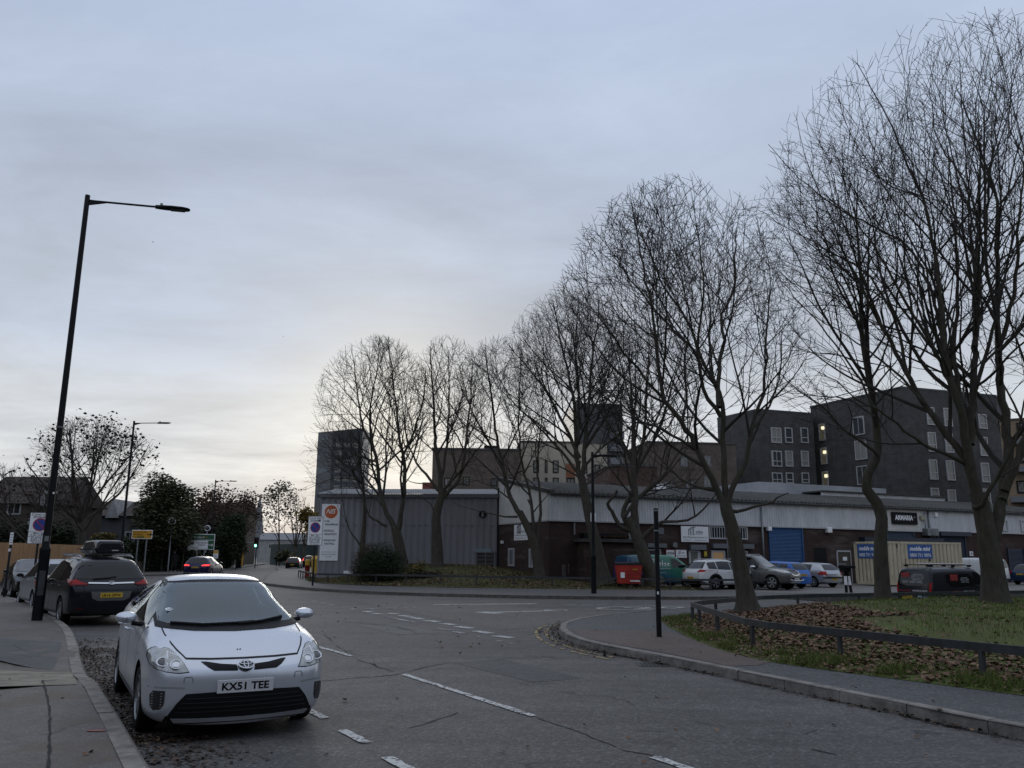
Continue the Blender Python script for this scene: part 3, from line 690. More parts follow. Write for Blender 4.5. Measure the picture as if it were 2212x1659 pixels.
def win(name, W, r, parent, glass=None, frame=None, fw=.06, off=.02, bars=0, trans=0):
    if glass is M_['winblue'] and rnd.random() < .35: glass = M_['curtain']
    a0,z0,a1,z1 = r; g = obj(name, wbox(W,a0+fw*.5,z0+fw*.5,a1-fw*.5,z1-fw*.5,-.02,off*.4), glass or M_['win'], parent)
    f = MB()
    for q in ((a0,z0,a1,z0+fw),(a0,z1-fw,a1,z1),(a0,z0+fw,a0+fw,z1-fw),(a1-fw,z0+fw,a1,z1-fw)): f.wbox(W,*q,-.02,off)
    for k in range(bars): a = lerp(a0,a1,(k+1)/(bars+1)); f.wbox(W,a-fw*.25,z0+fw,a+fw*.25,z1-fw,off*.5,off*.9)
    if trans: z = lerp(z0,z1,trans); f.wbox(W,a0+fw,z-fw*.4,a1-fw,z+fw*.4,-.01,off*.95)
    obj('frame', f, frame or M_['whiteframe'], g); return g
def shutter(name, W, r, parent, m, off=.03, box=True):
    a0,z0,a1,z1 = r; mb = MB(); N = int((z1-z0)/.085)
    for i in range(N):
        za = lerp(z0,z1,i/N); zb_ = lerp(z0,z1,(i+1)/N); mb.quad(W.pt(a0,za,off),W.pt(a1,za,off),W.pt(a1,za+(zb_-za)*.5,off+.03),W.pt(a0,za+(zb_-za)*.5,off+.03)); mb.quad(W.pt(a0,za+(zb_-za)*.5,off+.03),W.pt(a1,za+(zb_-za)*.5,off+.03),W.pt(a1,zb_,off),W.pt(a0,zb_,off))
    d = obj(name, mb, m, parent); obj('guide_rail', MB().wbox(W,a0-.09,z0,a0,z1+.05,-.02,off+.07), m, d); obj('guide_rail', MB().wbox(W,a1,z0,a1+.09,z1+.05,-.02,off+.07), m, d); return d
FA = Wall((2.1,47.0),(.912,.410)); GA = Wall((2.1,47.0),(-.410,.912))
def unit_row():
    b = thing('industrial_unit','long dark brick industrial unit with a band of ribbed grey cladding under its roof','industrial unit',(2.1,47.0,0))
    ZB,ZE = 3.66,5.15; LN = 46; D = 16
    m = MB(); m.wbox(FA,0,-.1,LN,ZB,-.3,0); m.wbox(GA,0.3,-.1,7.0,ZB,-.3,0); obj('brick_wall', m, M_['brick'], b)
    m = MB(); m.wbox(FA,-.03,ZB-.06,LN,ZB+.02,-.1,.16); m.wbox(GA,-.02,ZB-.06,7,ZB+.02,-.1,.05); obj('cladding_trim', m, M_['whiteframe'], b)
    obj('cladding', corrug(FA,0,ZB,LN,ZE,.08,.19,.035), M_['clad'], b)
    m = corrug(GA,0,ZB,7.0,ZE,.02,.55,.012,ZE+1.25); obj('gable_cladding', m, M_['cladlight'], b)
    # corrugated cement roof: waves along the eave, rising backwards
    m = MB(); N = int(LN/.16*3); prev = None
    for i in range(N+1):
        a = lerp(-.15,LN,i/N); w_ = .04*math.sin(a/.32*2*math.pi) ; cur = [FA.pt(a,ZE+.06+w_,.42),FA.pt(a,ZE+.16+w_,.02),FA.pt(a,ZE+1.30+w_,-7.0)]
        if prev: m.quad(prev[0],cur[0],cur[1],prev[1]); m.quad(prev[1],cur[1],cur[2],prev[2])
        prev = cur
    m.wbox(FA,-.15,ZE-.02,LN,ZE+.015,.05,.38); obj('roof', m, M_['roofsheet'], b)
    g = MB(); g.tube([FA.pt(-.1,ZE-.03,.36),FA.pt(LN,ZE-.03,.36)],.075,8); obj('gutter', g, mat('old_gutter',(.05,.05,.05),.7,nscale=3,namt=.5), b)
    m = MB(); m.hexa([GA.pt(-.2,ZE-.02,.16),GA.pt(7.1,ZE+1.26,.16),GA.pt(7.1,ZE+1.26,-.2),GA.pt(-.2,ZE-.02,-.2),GA.pt(-.2,ZE+.2,.16),GA.pt(7.1,ZE+1.5,.16),GA.pt(7.1,ZE+1.5,-.2),GA.pt(-.2,ZE+.2,-.2)]); obj('verge', m, M_['roofsheet'], b)
    # low roofs and roof lights behind the eave
    for (x0,y0,x1,y1,off,mm,nm) in ((1640,1048,1914,1069,-9.0,M_['roofpale'],'rear_parapet'),(1412,1063,1800,1082,-7.2,M_['roofpale'],'rear_parapet')):
        r = Wall(FA.pt(0,0,off),(.912,.41)).rect(x0,y0,x1,y1); Wb = Wall(FA.pt(0,0,off),(.912,.41)); obj(nm, wbox(Wb,r[0],r[1]-1.5,r[2],r[3],-5,0), mm, b)
    Wb = Wall(FA.pt(0,0,-7.1),(.912,.41)); r = Wb.rect(1775,1069,2040,1094); obj('upper_cladding', corrug(Wb,r[0],r[1]-.5,r[2],r[3],.03,.19,.03), M_['clad'], b)
    m = MB(); m.wbox(Wb,r[0]-.1,r[3],r[2]+.1,r[3]+.10,-4,.25); obj('upper_roof', m, M_['roofsheet'], b)
    v = MB(); c0 = Wall(FA.pt(0,0,-5),(.912,.41)).rect(1419,1045,1442,1063); Wv = Wall(FA.pt(0,0,-5),(.912,.41)); v.hexa([Wv.pt(c0[0],c0[1]-.6,0),Wv.pt(c0[2],c0[1]-.6,0),Wv.pt(c0[2],c0[1]-.6,-.7),Wv.pt(c0[0],c0[1]-.6,-.7),Wv.pt(c0[0]+.08,c0[3],-.1),Wv.pt(c0[2]-.08,c0[3],-.1),Wv.pt(c0[2]-.08,c0[3],-.6),Wv.pt(c0[0]+.08,c0[3],-.6)]); obj('roof_vent', v, M_['signwhite'], b)
    # openings
    d = shutter('roller_door',FA,FA.rect(1664,1139,1733,1262),b,M_['bluedoor'])
    for r in ((1395,1174,1436,1183),(1488,1177,1521,1188),(1536,1175,1624,1185)): obj('shutter_box', wbox(FA,*FA.rect(*r),-.02,.24), M_['shutterbox'], b, bevel=.01)
    g = win('window',FA,FA.rect(1531,1137,1614,1165),b,bars=14,fw=.09,off=.06)
    win('window',FA,FA.rect(1536,1189,1566,1222),b,M_['wintan'],fw=.12,off=.05); win('window',FA,FA.rect(1600,1190,1615,1210),b,fw=.09); win('window',FA,FA.rect(1393,1186,1428,1212),b,M_['winblue'],fw=.09)
    win('window',FA,FA.rect(1351,1190,1387,1222),b,M_['wintan'],fw=.1)
    dr = obj('door', wbox(FA,*FA.rect(1490,1190,1510,1250),-.02,.02), mat('frosted_door_glass',(.14,.135,.12),.4), b); f = MB(); r = FA.rect(1488,1188,1513,1250)
    for q in ((r[0],r[1],r[0]+.12,r[3]),(r[2]-.22,r[1],r[2],r[3]),(r[0],r[3]-.1,r[2],r[3])): f.wbox(FA,*q,-.01,.06)
    obj('frame', f, M_['whiteframe'], dr)
    obj('door', wbox(FA,*FA.rect(1760,1183,1787,1262),-.02,.015), M_['plastic'], b)
    dr = obj('door', wbox(FA,*FA.rect(1810,1191,1836,1262),-.02,.02), mat('brown_door',(.055,.042,.032),.6), b); f = MB(); r = FA.rect(1808,1189,1839,1262)
    for q in ((r[0],r[1],r[0]+.1,r[3]),(r[2]-.05,r[1],r[2],r[3]),(r[0],r[3]-.1,r[2],r[3])): f.wbox(FA,*q,-.01,.06)
    obj('frame', f, M_['whiteframe'], dr); obj('notice', wbox(FA,*FA.rect(1820,1203,1829,1211),.021,.035), M_['signwhite'], dr)
    obj('panel_bay', corrug(FA,FA.rect(1914,1100,1985,1145)[0],FA.rect(1914,1100,1985,1145)[1]-.1,FA.rect(1914,1100,1985,1145)[2],ZE-.02,.14,.19,.03), M_['cladlight'], b)
    shutter('roller_door',FA,FA.rect(1919,1146,1975,1260),b,mat('slate_blue_shutter',(.04,.06,.09),.5)); shutter('roller_door',FA,FA.rect(2031,1158,2087,1275),b,M_['navy']); obj('shutter_box', wbox(FA,*FA.rect(2026,1149,2092,1158),-.02,.25), M_['navy'], b)
    shutter('roller_door',FA,FA.rect(2182,1186,2215,1290),b,M_['navy'])
    win('window',FA,FA.rect(2201,1124,2226,1149),b,fw=.1,off=.18); win('window',FA,FA.rect(2160,1123,2173,1147),b,fw=.1,off=.18)
    for (x,y0,y1,rd) in ((1644,1096,1262,.06),(1568,1140,1262,.03),(2003,1100,1182,.07),(1993,1108,1145,.03)):
        a = FA.px(x,(y0+y1)/2)[0]; z0 = FA.px(x,y1)[1]; z1 = FA.px(x,y0)[1]; q = MB(); q.tube([FA.pt(a,z0,.20),FA.pt(a,z1,.20)],rd,8); obj('downpipe', q, M_['galv'], b, smooth=True)
    for r in ((1654,1138,1662,1147),(1782,1139,1792,1151),(2014,1107,2020,1117)): obj('alarm_box', wbox(FA,*FA.rect(*r),-.01,.26), M_['signwhite'], b, bevel=.04)
    obj('alarm_box', wbox(FA,*FA.rect(1982,1114,1991,1124),-.01,.3), mat('lamp_cream',(.3,.28,.2),.6), b, bevel=.03)
    u = obj('plant_unit', wbox(FA,*FA.rect(1990,1142,2014,1158),-.01,.55), M_['galv'], b, bevel=.04)
    q = MB(); q.lathe([(1e-3,.02),(.22,.02),(.25,0)],20,wall_m(FA,(FA.rect(1990,1142,2014,1158)[0]+FA.rect(1990,1142,2014,1158)[2])/2,(FA.rect(1990,1142,2014,1158)[1]+FA.rect(1990,1142,2014,1158)[3])/2,.56)); obj('fan', q, M_['shutterbox'], u)
    obj('canopy', wbox(FA,*FA.rect(1856,1162,2026,1176),-.02,.5), M_['navy'], b)
    for (x0,y0,x1,y1) in ((1238,1129,1241,1155),(1356,1128,1361,1173)): obj('wall_pipe', wbox(FA,*FA.rect(x0,y0,x1,y1),-.01,.1), M_['galv'], b)
    obj('wall_vent', wbox(FA,*FA.rect(1422,1140,1433,1154),-.01,.06), M_['shutterbox'], b); obj('wall_lamp', wbox(FA,*FA.rect(1450,1172,1459,1182),-.01,.2), M_['galv'], b)
    # porch with leaves on its flat roof
    r = FA.rect(1246,1172,1351,1262); obj('porch', wbox(FA,r[0],0,r[2],r[3],-.2,1.4), M_['brick'], b); m = MB(); m.wbox(FA,r[0]-.25,r[3],r[2]+.25,r[3]+.18,-.1,1.7); pr = obj('porch_roof', m, M_['roofsheet'], b)
    m = MB(); m.wbox(FA,r[0]+.2,r[3]+.18,r[2]-.3,r[3]+.50,-.1,.5); obj('roof_upstand', m, M_['plastic'], pr)
    mb = MB()
    for k in range(240):
        p = FA.pt(rnd.uniform(r[0]+1.2,r[2]-.6),r[3]+.19+rnd.random()*.16,rnd.uniform(.55,1.5)); s = .1; a = rnd.uniform(0,6.28); mb.add([p+Vector((math.cos(a)*s,math.sin(a)*s,.01)),p+Vector((-math.sin(a)*s,math.cos(a)*s,.03)),p+Vector((-math.cos(a)*s,-math.sin(a)*s,0)),p+Vector((math.sin(a)*s,-math.cos(a)*s,.04))],[(0,1,2,3)])
    tag(obj('roof_leaves', mb, M_['leafb'], pr), kind='stuff')
    # gable end
    for r in ((1099,1184,1112,1223),(1144,1185,1153,1226)): win('window',GA,GA.rect(*r),b,fw=.1,off=.06,bars=3)
    obj('alarm_box', wbox(GA,*GA.rect(1085,1168,1088,1174),-.01,.12), M_['signwhite'], b)
    for (x0,y0,x1,y1,t) in ((1214,1220,1222,1262,.02),(1227,1218,1229,1240,.02)): obj('limewash_streak', wbox(FA,*FA.rect(x0,y0,x1,y1),-.01,.006), mat('limewash',(.10,.088,.082),.95,nscale=3,namt=.5), b)
    mb = MB()
    return b
unit_row()
def sign_board(W, r, name, label, lines, m=None, off=.10, frame=None, logo=None):
    t = thing(name,label,'sign',tuple(W.pt((r[0]+r[2])/2,r[1],off)))
    obj('panel', wbox(W,*r,off-.04,off), m or M_['signwhite'], t, bevel=.008)
    if frame: 
        f = MB(); a0,z0,a1,z1 = r
        for q in ((a0-.03,z0-.03,a1+.03,z0),(a0-.03,z1,a1+.03,z1+.03),(a0-.03,z0,a0,z1),(a1,z0,a1+.03,z1)): f.wbox(W,*q,off-.05,off+.01)
        obj('frame', f, frame, t)
    wdt,hgt = r[2]-r[0],r[3]-r[1]
    for (s,cx,cy,ww,hh,mm,kw) in lines:
        Mx = wall_m(W,0,0,0); right = Mx.col[0].to_3d(); c = W.pt((r[0]+r[2])/2,r[1]+hgt*cy,off+.004)+right*((cx-.5)*wdt); Mx = Matrix.Translation(c)@Mx.to_3x3().to_4x4()
        text(s, Mx, mm, t, ww*wdt if ww else None, hh*hgt if hh else None, **kw)
    if logo: logo(t, W, r, off+.004)
    return t
def arch_logo(cx, cy, sc):
    def f(t, W, r, off):
        Mx0 = wall_m(W,0,0,0); right = Mx0.col[0].to_3d(); c = W.pt((r[0]+r[2])/2,r[1]+(r[3]-r[1])*cy,off)+right*((cx-.5)*(r[2]-r[0])); M = Matrix.Translation(c)@Mx0.to_3x3().to_4x4(); q = MB()
        P = [(-1+.18*i, .9*math.sin(min(1,.25+i*.11)*1.5)-.2) for i in range(10)]
        q.tube([M@Vector((x*sc,y*sc,.003)) for x,y in P],sc*.06,4)
        for i in range(1,8,2): q.tube([M@Vector((P[i][0]*sc,P[i][1]*sc,.003)),M@Vector(((P[i][0]-.12)*sc,-.75*sc,.003))],sc*.06,4)
        obj('logo', q, M_['inkgrey'], t)
    return f
sign_board(FA,FA.rect(1469,1137,1528,1171),'company_sign','large white maintenance company sign between the barred window and the wall pipe',[('atlas',.66,.66,.25,.22,M_['inkgrey'],{}),('MAINTENANCE',.60,.50,.32,.04,M_['inkgrey'],{}),('Atlas Maintenance Services Ltd',.5,.31,.88,.12,M_['ink'],{}),('020 7532 5170',.22,.12,.27,.07,M_['inkgrey'],{}),('www.atlasmaintenance.co.uk',.70,.12,.48,.07,M_['ink'],{})],logo=arch_logo(.42,.70,.34),off=.12)
sign_board(FA,FA.rect(1459,1188,1482,1205),'company_sign','small white company sign beside the red and white notice',[('atlas',.66,.66,.3,.2,M_['inkgrey'],{}),('Maintenance Services',.5,.30,.8,.09,M_['ink'],{}),('www.atlasmaintenance.co.uk',.5,.14,.8,.07,M_['ink'],{})],logo=arch_logo(.38,.68,.13),off=.06)
sign_board(FA,FA.rect(1438,1188,1456,1202),'warning_sign','red bordered white notice left of the small white company sign',[('1DOG4',.5,.5,.86,.42,M_['ink'],dict(bold=.03)),],off=.06,frame=mat('notice_red',(.22,.015,.02),.6))
sign_board(FA,FA.rect(1520,1191,1526,1202),'warning_sign','narrow yellow hazard notice between the white door and the lit window',[('CAUTION',.5,.22,.8,.14,M_['ink'],{})],m=mat('hazard_yellow',(.55,.42,.03),.6),off=.06)
sign_board(FA,FA.rect(1920,1107,1975,1133),'shop_sign','black sign with tapering white capitals on the cladding above the slate blue shutter',[('ARMARIA',.47,.55,.70,.42,M_['signwhite'],dict(bold=.035)),('LTD',.89,.62,.06,.09,M_['signwhite'],{})],m=M_['ink'],off=.26)
sign_board(FA,FA.rect(2094,1191,2101,1201),'unit_number_sign','white unit number plate with a black 4 right of the navy shutter',[('4',.5,.5,None,.7,M_['ink'],dict(bold=.04))],off=.05)
sign_board(GA,GA.rect(1112,1133,1141,1167),'company_sign','white company sign high on the gable end beside the twin trunked tree',[('atlas',.6,.56,.5,.16,M_['inkgrey'],{}),('Maintenance Services Ltd',.5,.32,.85,.09,M_['ink'],{}),('www.atlasmaintenance.co.uk',.5,.14,.85,.06,M_['ink'],{})],logo=arch_logo(.45,.74,.42),off=.05)
# ---- grey clad shed
SH = Wall((-.8,53.4),(-11.6,1.1))
def shed():
    b = thing('metal_shed','plain grey ribbed metal shed behind the bare trees and the dark shrub','shed',(-6.5,54,0))
    r = SH.px(693,1085); L = r[0]; ZT = 5.42
    obj('wall', corrug(SH,0,0,L,ZT,.02,.42,.05), M_['shed'], b)
    e = Wall(SH.pt(L,0,0),(-.09,1.0)); m = MB(); m.hexa([SH.pt(L,0,0),SH.pt(L,0,-12),SH.pt(L-.2,0,-12),SH.pt(L-.2,0,0),SH.pt(L,ZT,0),SH.pt(L,ZT,-12),SH.pt(L-.2,ZT,-12),SH.pt(L-.2,ZT,0)]); obj('end_wall', m, M_['shed'], b)
    m = MB(); N = 150; prev = None
    for i in range(N+1):
        a = lerp(-.1,L+.25,i/N); w_ = .03*(1 if i%2 else -1); cur = [SH.pt(a,ZT+.12+w_,.22),SH.pt(a,ZT+.75+w_,-4.0)]
        if prev: m.quad(prev[0],cur[0],cur[1],prev[1])
        prev = cur
    obj('roof', m, mat('wet_metal_roof',(.12,.125,.135),.5,.2,nscale=3,namt=.5), b)
    obj('fascia', wbox(SH,-.1,ZT-.12,L+.25,ZT+.10,-.05,.2), mat('shed_fascia',(.10,.10,.11),.6), b)
    m = MB(); m.wbox(SH,0,SH.px(900,1135)[1]-.02,L,SH.px(900,1135)[1]+.02,.04,.065); obj('sheet_lap', m, M_['shutterbox'], b)
    m = MB(); m.wbox(SH,-.15,0,.05,5.95,-.1,.12); obj('corner_post', m, M_['plastic'], b)
    a,z = SH.px(1043,1111); q = MB(); q.lathe([(1e-3,.02),(.17,.02),(.20,.10),(.235,.10),(.24,0)],22,wall_m(SH,a,z,.04)); obj('round_vent', q, M_['plastic'], b, smooth=True)
    g = obj('side_gate', wbox(SH,*SH.rect(1029,1193,1069,1248),.05,.12), mat('rusty_gate',(.055,.045,.038),.85,nscale=3,namt=.6), b); m = MB(); r = SH.rect(1027,1192,1071,1250)
    for q in ((r[0],0.5,r[0]+.1,r[3]),(r[2]-.1,.5,r[2],r[3]),(r[0],r[3]-.08,r[2],r[3])): m.wbox(SH,*q,.05,.17)
    for k in range(1,5): z = lerp(.7,r[3],k/5); m.wbox(SH,r[0],z-.02,r[2],z+.02,.12,.15)
    m.wbox(SH,(r[0]+r[2])/2-.03,.5,(r[0]+r[2])/2+.03,r[3],.12,.16); obj('frame', m, M_['shutterbox'], g)
    obj('gate_header', wbox(SH,*SH.rect(1026,1185,1061,1193),.05,.2), mat('pale_blue_sheet',(.20,.25,.28),.5), b)
    obj('white_sheet', wbox(SH,*SH.rect(743,1233,762,1239),.06,.1), M_['signwhite'], b)
shed()
def banner():
    r0 = SH.rect(694,1089,733,1211); t = thing('banner_sign','tall white banner with an orange roundel on the end of the grey shed','sign',tuple(SH.pt((r0[0]+r0[2])/2,r0[1],.1)))
    obj('panel', wbox(SH,*r0,.07,.11), M_['signwhite'], t)
    wd,hg = r0[2]-r0[0],r0[3]-r0[1]; M0 = wall_m(SH,0,0,0).to_3x3().to_4x4(); R = M0.col[0].to_3d()
    def m(cx,cy,o=.115): return Matrix.Translation(SH.pt((r0[0]+r0[2])/2,r0[1]+hg*cy,o)+R*((cx-.5)*wd))@M0
    q = MB(); q.lathe([(1e-3,.004),(wd*.355,.004),(wd*.355,0)],36,m(.52,.86)); rd = obj('roundel', q, mat('banner_orange',(.48,.10,.02),.6,nscale=2,namt=.2), t)
    text('NfS',m(.52,.87,.122),M_['signwhite'],rd,wd*.56,hg*.085,'lettering',shear=.45,bold=.01)
    for s,cx,cy,al in (('\u2022 CAR',.08,.695,'LEFT'),('WRAPPING',.2,.635,'LEFT'),('\u2022 VEHICLE',.08,.525,'LEFT'),('GRAPHICS',.2,.465,'LEFT'),('\u2022 WINDOW',.08,.355,'LEFT'),('TINTING',.2,.295,'LEFT')):
        text(s,m(cx,cy),M_['inkgrey'],t,None,hg*.036,'lettering',align=al,bold=.018)
    for s,cy,w_ in (('needforstyle.co.uk',.15,.84),('PRICES AVAILABLE',.108,.80),('ONLINE',.068,.33)): text(s,m(.5,cy),M_['inkgrey'],t,wd*w_,hg*.02,'lettering')
banner()
# ---- apartment blocks behind
M_['dbrick'] = bricks('charcoal_brick',(.066,.062,.063),(.044,.042,.044),(.08,.078,.077),1.6,.35); M_['bbrick'] = bricks('brown_brick',(.11,.085,.066),(.08,.064,.052),(.11,.10,.09),1.4,.3)
M_['render'] = mat('cream_render',(.36,.32,.26),.85,nscale=.5,namt=.12); M_['tan'] = bricks('tan_brick',(.24,.17,.11),(.19,.14,.09),(.2,.17,.13),1.4,.2)
M_['orange'] = mat('orange_panel',(.20,.075,.035),.7,nscale=1,namt=.2); M_['rust'] = mat('rust_panel',(.16,.045,.03),.7,nscale=1,namt=.2)
def block(name, label, quad, z1, m, z0=0):   # quad: 4 plan points, visible ones first
    t = thing(name,label,'building',(quad[0][0],quad[0][1],0)); n = len(quad)
    A = sum(quad[i][0]*quad[(i+1)%n][1]-quad[(i+1)%n][0]*quad[i][1] for i in range(n)); q = quad if A > 0 else quad[::-1]
    obj('wall', MB().prism(q,z0,z1), m, t); cx = sum(p[0] for p in q)/n; cy = sum(p[1] for p in q)/n
    obj('parapet', MB().prism([(cx+(x-cx)*1.006,cy+(y-cy)*1.006) for x,y in q],z1,z1+.18), mat('parapet_cap',(.05,.05,.055),.6), t); return t
zt = 19.6
C0,CL,CR = (40.6,85.0),(35.3,97.0),(52.8,89.2)
AL = Wall(C0,(CL[0]-C0[0],CL[1]-C0[1])); AR = Wall(C0,(CR[0]-C0[0],CR[1]-C0[1]))
b1 = block('apartment_block','tall charcoal brick apartment block behind the right-hand trees, nearest to the camera',[C0,CL,(47,103),(58,96),CR],at(1965,838,85).z,M_['dbrick'])
M_['lit'] = mat('lit_stair_lamp',(.9,.8,.6),.4,emit=(1,.85,.55),estr=1.1); M_['stair'] = mat('stair_window_lit',(.09,.085,.06),.4,emit=(1,.9,.6),estr=.03)
for y0,y1,k in ((915,952,0),(967,1003,4),(1018,1050,7)):
    r = AL.rect(1770+k,y0,1783+k,y1); w_ = win('window',AL,r,b1,M_['stair'],fw=.09,off=.12,trans=.5); q = MB(); q.box(AL.pt(r[0]+(r[2]-r[0])*.22,r[3]-.55,.13),(.32,.32,.34)); obj('stair_lamp', q, M_['lit'], w_)
for y0,y1,k in ((900,940,0),(951,993,5),(1006,1047,9)): win('window',AL,AL.rect(1843+k,y0,1868+k,y1),b1,M_['winblue'],fw=.10,off=.12,bars=1)
for (cx,ys) in ((2010,((880,918),(934,976),(993,1036),(1054,1075))),(2047,((882,921),(936,978),(995,1038),(1058,1094))),(2122,((895,926),(944,985),(1000,1042),(1056,1096)))):
    for i,(y0,y1) in enumerate(ys): win('window',AR,AR.rect(cx-9+i*3,y0,cx+8+i*3,y1),b1,M_['winblue'],fw=.10,off=.12,trans=.35)
D0,DL,DR = (27.5,92),(24.6,98.5),(34.6,94.5)
BL = Wall(D0,(DL[0]-D0[0],DL[1]-D0[1])); BR = Wall(D0,(DR[0]-D0[0],DR[1]-D0[1]))
b2 = block('apartment_block','lower charcoal brick apartment block with white framed windows, behind the middle trees',[D0,DL,(29,106),(36,102),DR],at(1643,886,92).z,M_['dbrick'])
for (cx,w_) in ((1676,11),(1703,8),(1737,8)):
    for i,(y0,y1) in enumerate(((924,957),(974,1008),(1021,1044))): win('window',BR,BR.rect(cx-w_+i,y0,cx+w_+i,y1),b2,M_['winblue'],fw=.11,off=.12,bars=1 if w_ > 9 else 0,trans=.35)
W3 = Wall((.6,100),(1,.06)); b3 = thing('apartment_block','cream rendered apartment block with tall dark windows seen through the trees','building',(6,100,0)); r = W3.rect(1125,957,1312,1105)
obj('wall', wbox(W3,r[0],0,r[2],r[3],-14,0), M_['render'], b3); obj('parapet', wbox(W3,r[0]-.1,r[3],r[2]+.1,r[3]+.2,-14,.1), mat('parapet_cap',(.05,.05,.055),.6), b3)
P3 = lambda zx,zy: ((1180+zx*.17179)*.8848,(960+zy*.17179)*.8848)
for (x0,y0,x1,y1) in ((710,955,792,1130),(872,955,912,1132),(986,955,1070,1135),(1416,975,1478,1140),(1580,1015,1660,1140),(710,1200,792,1365),(875,1200,914,1365),(986,1200,1070,1368),(1440,1215,1525,1380)):
    a = P3(x0,y0); c = P3(x1,y1); win('window',W3,W3.rect(a[0],a[1],c[0],c[1]),b3,M_['win'],M_['plastic'],fw=.12,off=.05,trans=.33)
for (x0,y0,x1,y1,mm) in ((1175,1000,1300,1200,M_['orange']),(1175,1300,1310,1400,M_['rust']),(470,1290,610,1360,M_['orange'])):
    a = P3(x0,y0); c = P3(x1,y1); obj('panel', wbox(W3,*W3.rect(a[0],a[1],c[0],c[1]),-.02,.06), mm, b3)
a = P3(1180,1205); c = P3(1300,1305); win('window',W3,W3.rect(a[0],a[1],c[0],c[1]),b3,M_['win'],M_['plastic'],fw=.14,off=.05,bars=1)
a = P3(855,690); c = P3(1190,800); W3b = Wall((.6,104),(1,.06)); obj('roof_screen', corrug(W3b,*(lambda q:(q[0],q[1]-1,q[2],q[3]))(W3b.rect(a[0],a[1],c[0],c[1])),.05,.5,.06), M_['shutterbox'], b3)
W4 = Wall((-8,92),(1,.05)); b4 = thing('apartment_block','brown brick apartment block left of the cream one, behind the shed','building',(-4,92,0)); r = W4.rect(933,972,1126,1105)
obj('wall', wbox(W4,r[0],0,r[2],r[3],-14,0), M_['bbrick'], b4); obj('parapet', wbox(W4,r[0]-.1,r[3],r[2]+.1,r[3]+.2,-14,.1), mat('parapet_cap',(.05,.05,.055),.6), b4)
for (x0,y0,x1,y1) in ((1052,1063,1074,1078),(1098,1032,1112,1050),(1097,1065,1112,1078),(1060,1033,1074,1050),(1000,1030,1014,1048),(960,1032,974,1050)): win('window',W4,W4.rect(x0,y0,x1,y1),b4,M_['winblue'],M_['plastic'],fw=.1,off=.05,bars=1)
W4b = Wall((-8,90),(1,.05)); obj('stair_wing', wbox(W4b,*(lambda q:(q[0],0,q[2],q[3]))(W4b.rect(912,1042,938,1075)),-3,0), M_['rust'], b4); obj('roof_plant', wbox(W4,*W4.rect(1046,960,1078,975),-5,-1), M_['plastic'], b4)
W5 = Wall((17,78),(1,.12)); b5 = thing('apartment_block','low red brown brick block between the cream and charcoal buildings','building',(15,78,0)); r = W5.rect(1318,1008,1420,1100); obj('wall', wbox(W5,r[0],0,r[2],r[3],-10,0), bricks('red_brown_brick',(.085,.045,.035),(.06,.035,.03),(.08,.07,.06),1.4,.3), b5); obj('parapet', wbox(W5,r[0]-.1,r[3],r[2]+.1,r[3]+.15,-10,.1), mat('parapet_cap',(.05,.05,.055),.6), b5)
W6 = Wall((22,86),(1,.12)); b6 = thing('apartment_block','dark brown brick block with wide windows just left of the charcoal blocks','building',(22,86,0)); r = W6.rect(1400,958,1592,1100); obj('wall', wbox(W6,r[0],0,r[2],r[3],-10,0), M_['bbrick'], b6); obj('parapet', wbox(W6,r[0]-.1,r[3],r[2]+.1,r[3]+.15,-10,.1), mat('parapet_cap',(.05,.05,.055),.6), b6)
for (x0,y0,x1,y1) in ((1436,1041,1454,1067),(1482,1040,1498,1058),(1520,1030,1536,1052),(1405,1042,1418,1062),(1470,985,1486,1008),(1520,985,1536,1008)): win('window',W6,W6.rect(x0,y0,x1,y1),b6,M_['winblue'],M_['shutterbox'],fw=.12,off=.05,bars=1)
W7 = Wall((44,74),(.857,-.515)); b7 = thing('apartment_block','tan brick block at the right edge behind the thick trunk','building',(52,78,0)); r = W7.rect(2172,905,2290,1160); obj('wall', wbox(W7,r[0],0,r[2],r[3],-10,0), M_['tan'], b7); obj('parapet', wbox(W7,r[0]-.1,r[3],r[2]+.1,r[3]+.15,-10,.1), mat('parapet_cap',(.05,.05,.055),.6), b7)
for y in (905,965,1030,1090): win('window',W7,W7.rect(2196,y+8,2218,y+36),b7,M_['winblue'],M_['plastic'],fw=.14,off=.05); obj('balcony', wbox(W7,*W7.rect(2184,y+44,2240,y+56),-.1,1.2), M_['shutterbox'], b7)
# ---- towers and spire far off
def facade_mat(name, wallc, gl1, gl2, bw, bh, mort):
    m, nt, b = nodes_of(name,.35); tc = nt.nodes.new('ShaderNodeTexCoord'); sp = nt.nodes.new('ShaderNodeSeparateXYZ'); nt.links.new(tc.outputs['Object'],sp.inputs[0]); cb = nt.nodes.new('ShaderNodeCombineXYZ'); nt.links.new(n_math(nt,'ADD',sp.outputs[0],sp.outputs[1]),cb.inputs[0]); nt.links.new(sp.outputs[2],cb.inputs[1])
    br = nt.nodes.new('ShaderNodeTexBrick'); nt.links.new(cb.outputs[0],br.inputs['Vector']); br.offset = 0; br.inputs['Color1'].default_value = (*gl1,1); br.inputs['Color2'].default_value = (*gl2,1); br.inputs['Mortar'].default_value = (*wallc,1); br.inputs['Scale'].default_value = 1; br.inputs['Brick Width'].default_value = bw; br.inputs['Row Height'].default_value = bh; br.inputs['Mortar Size'].default_value = mort; nt.links.new(br.outputs['Color'],b.inputs['Base Color']); return m
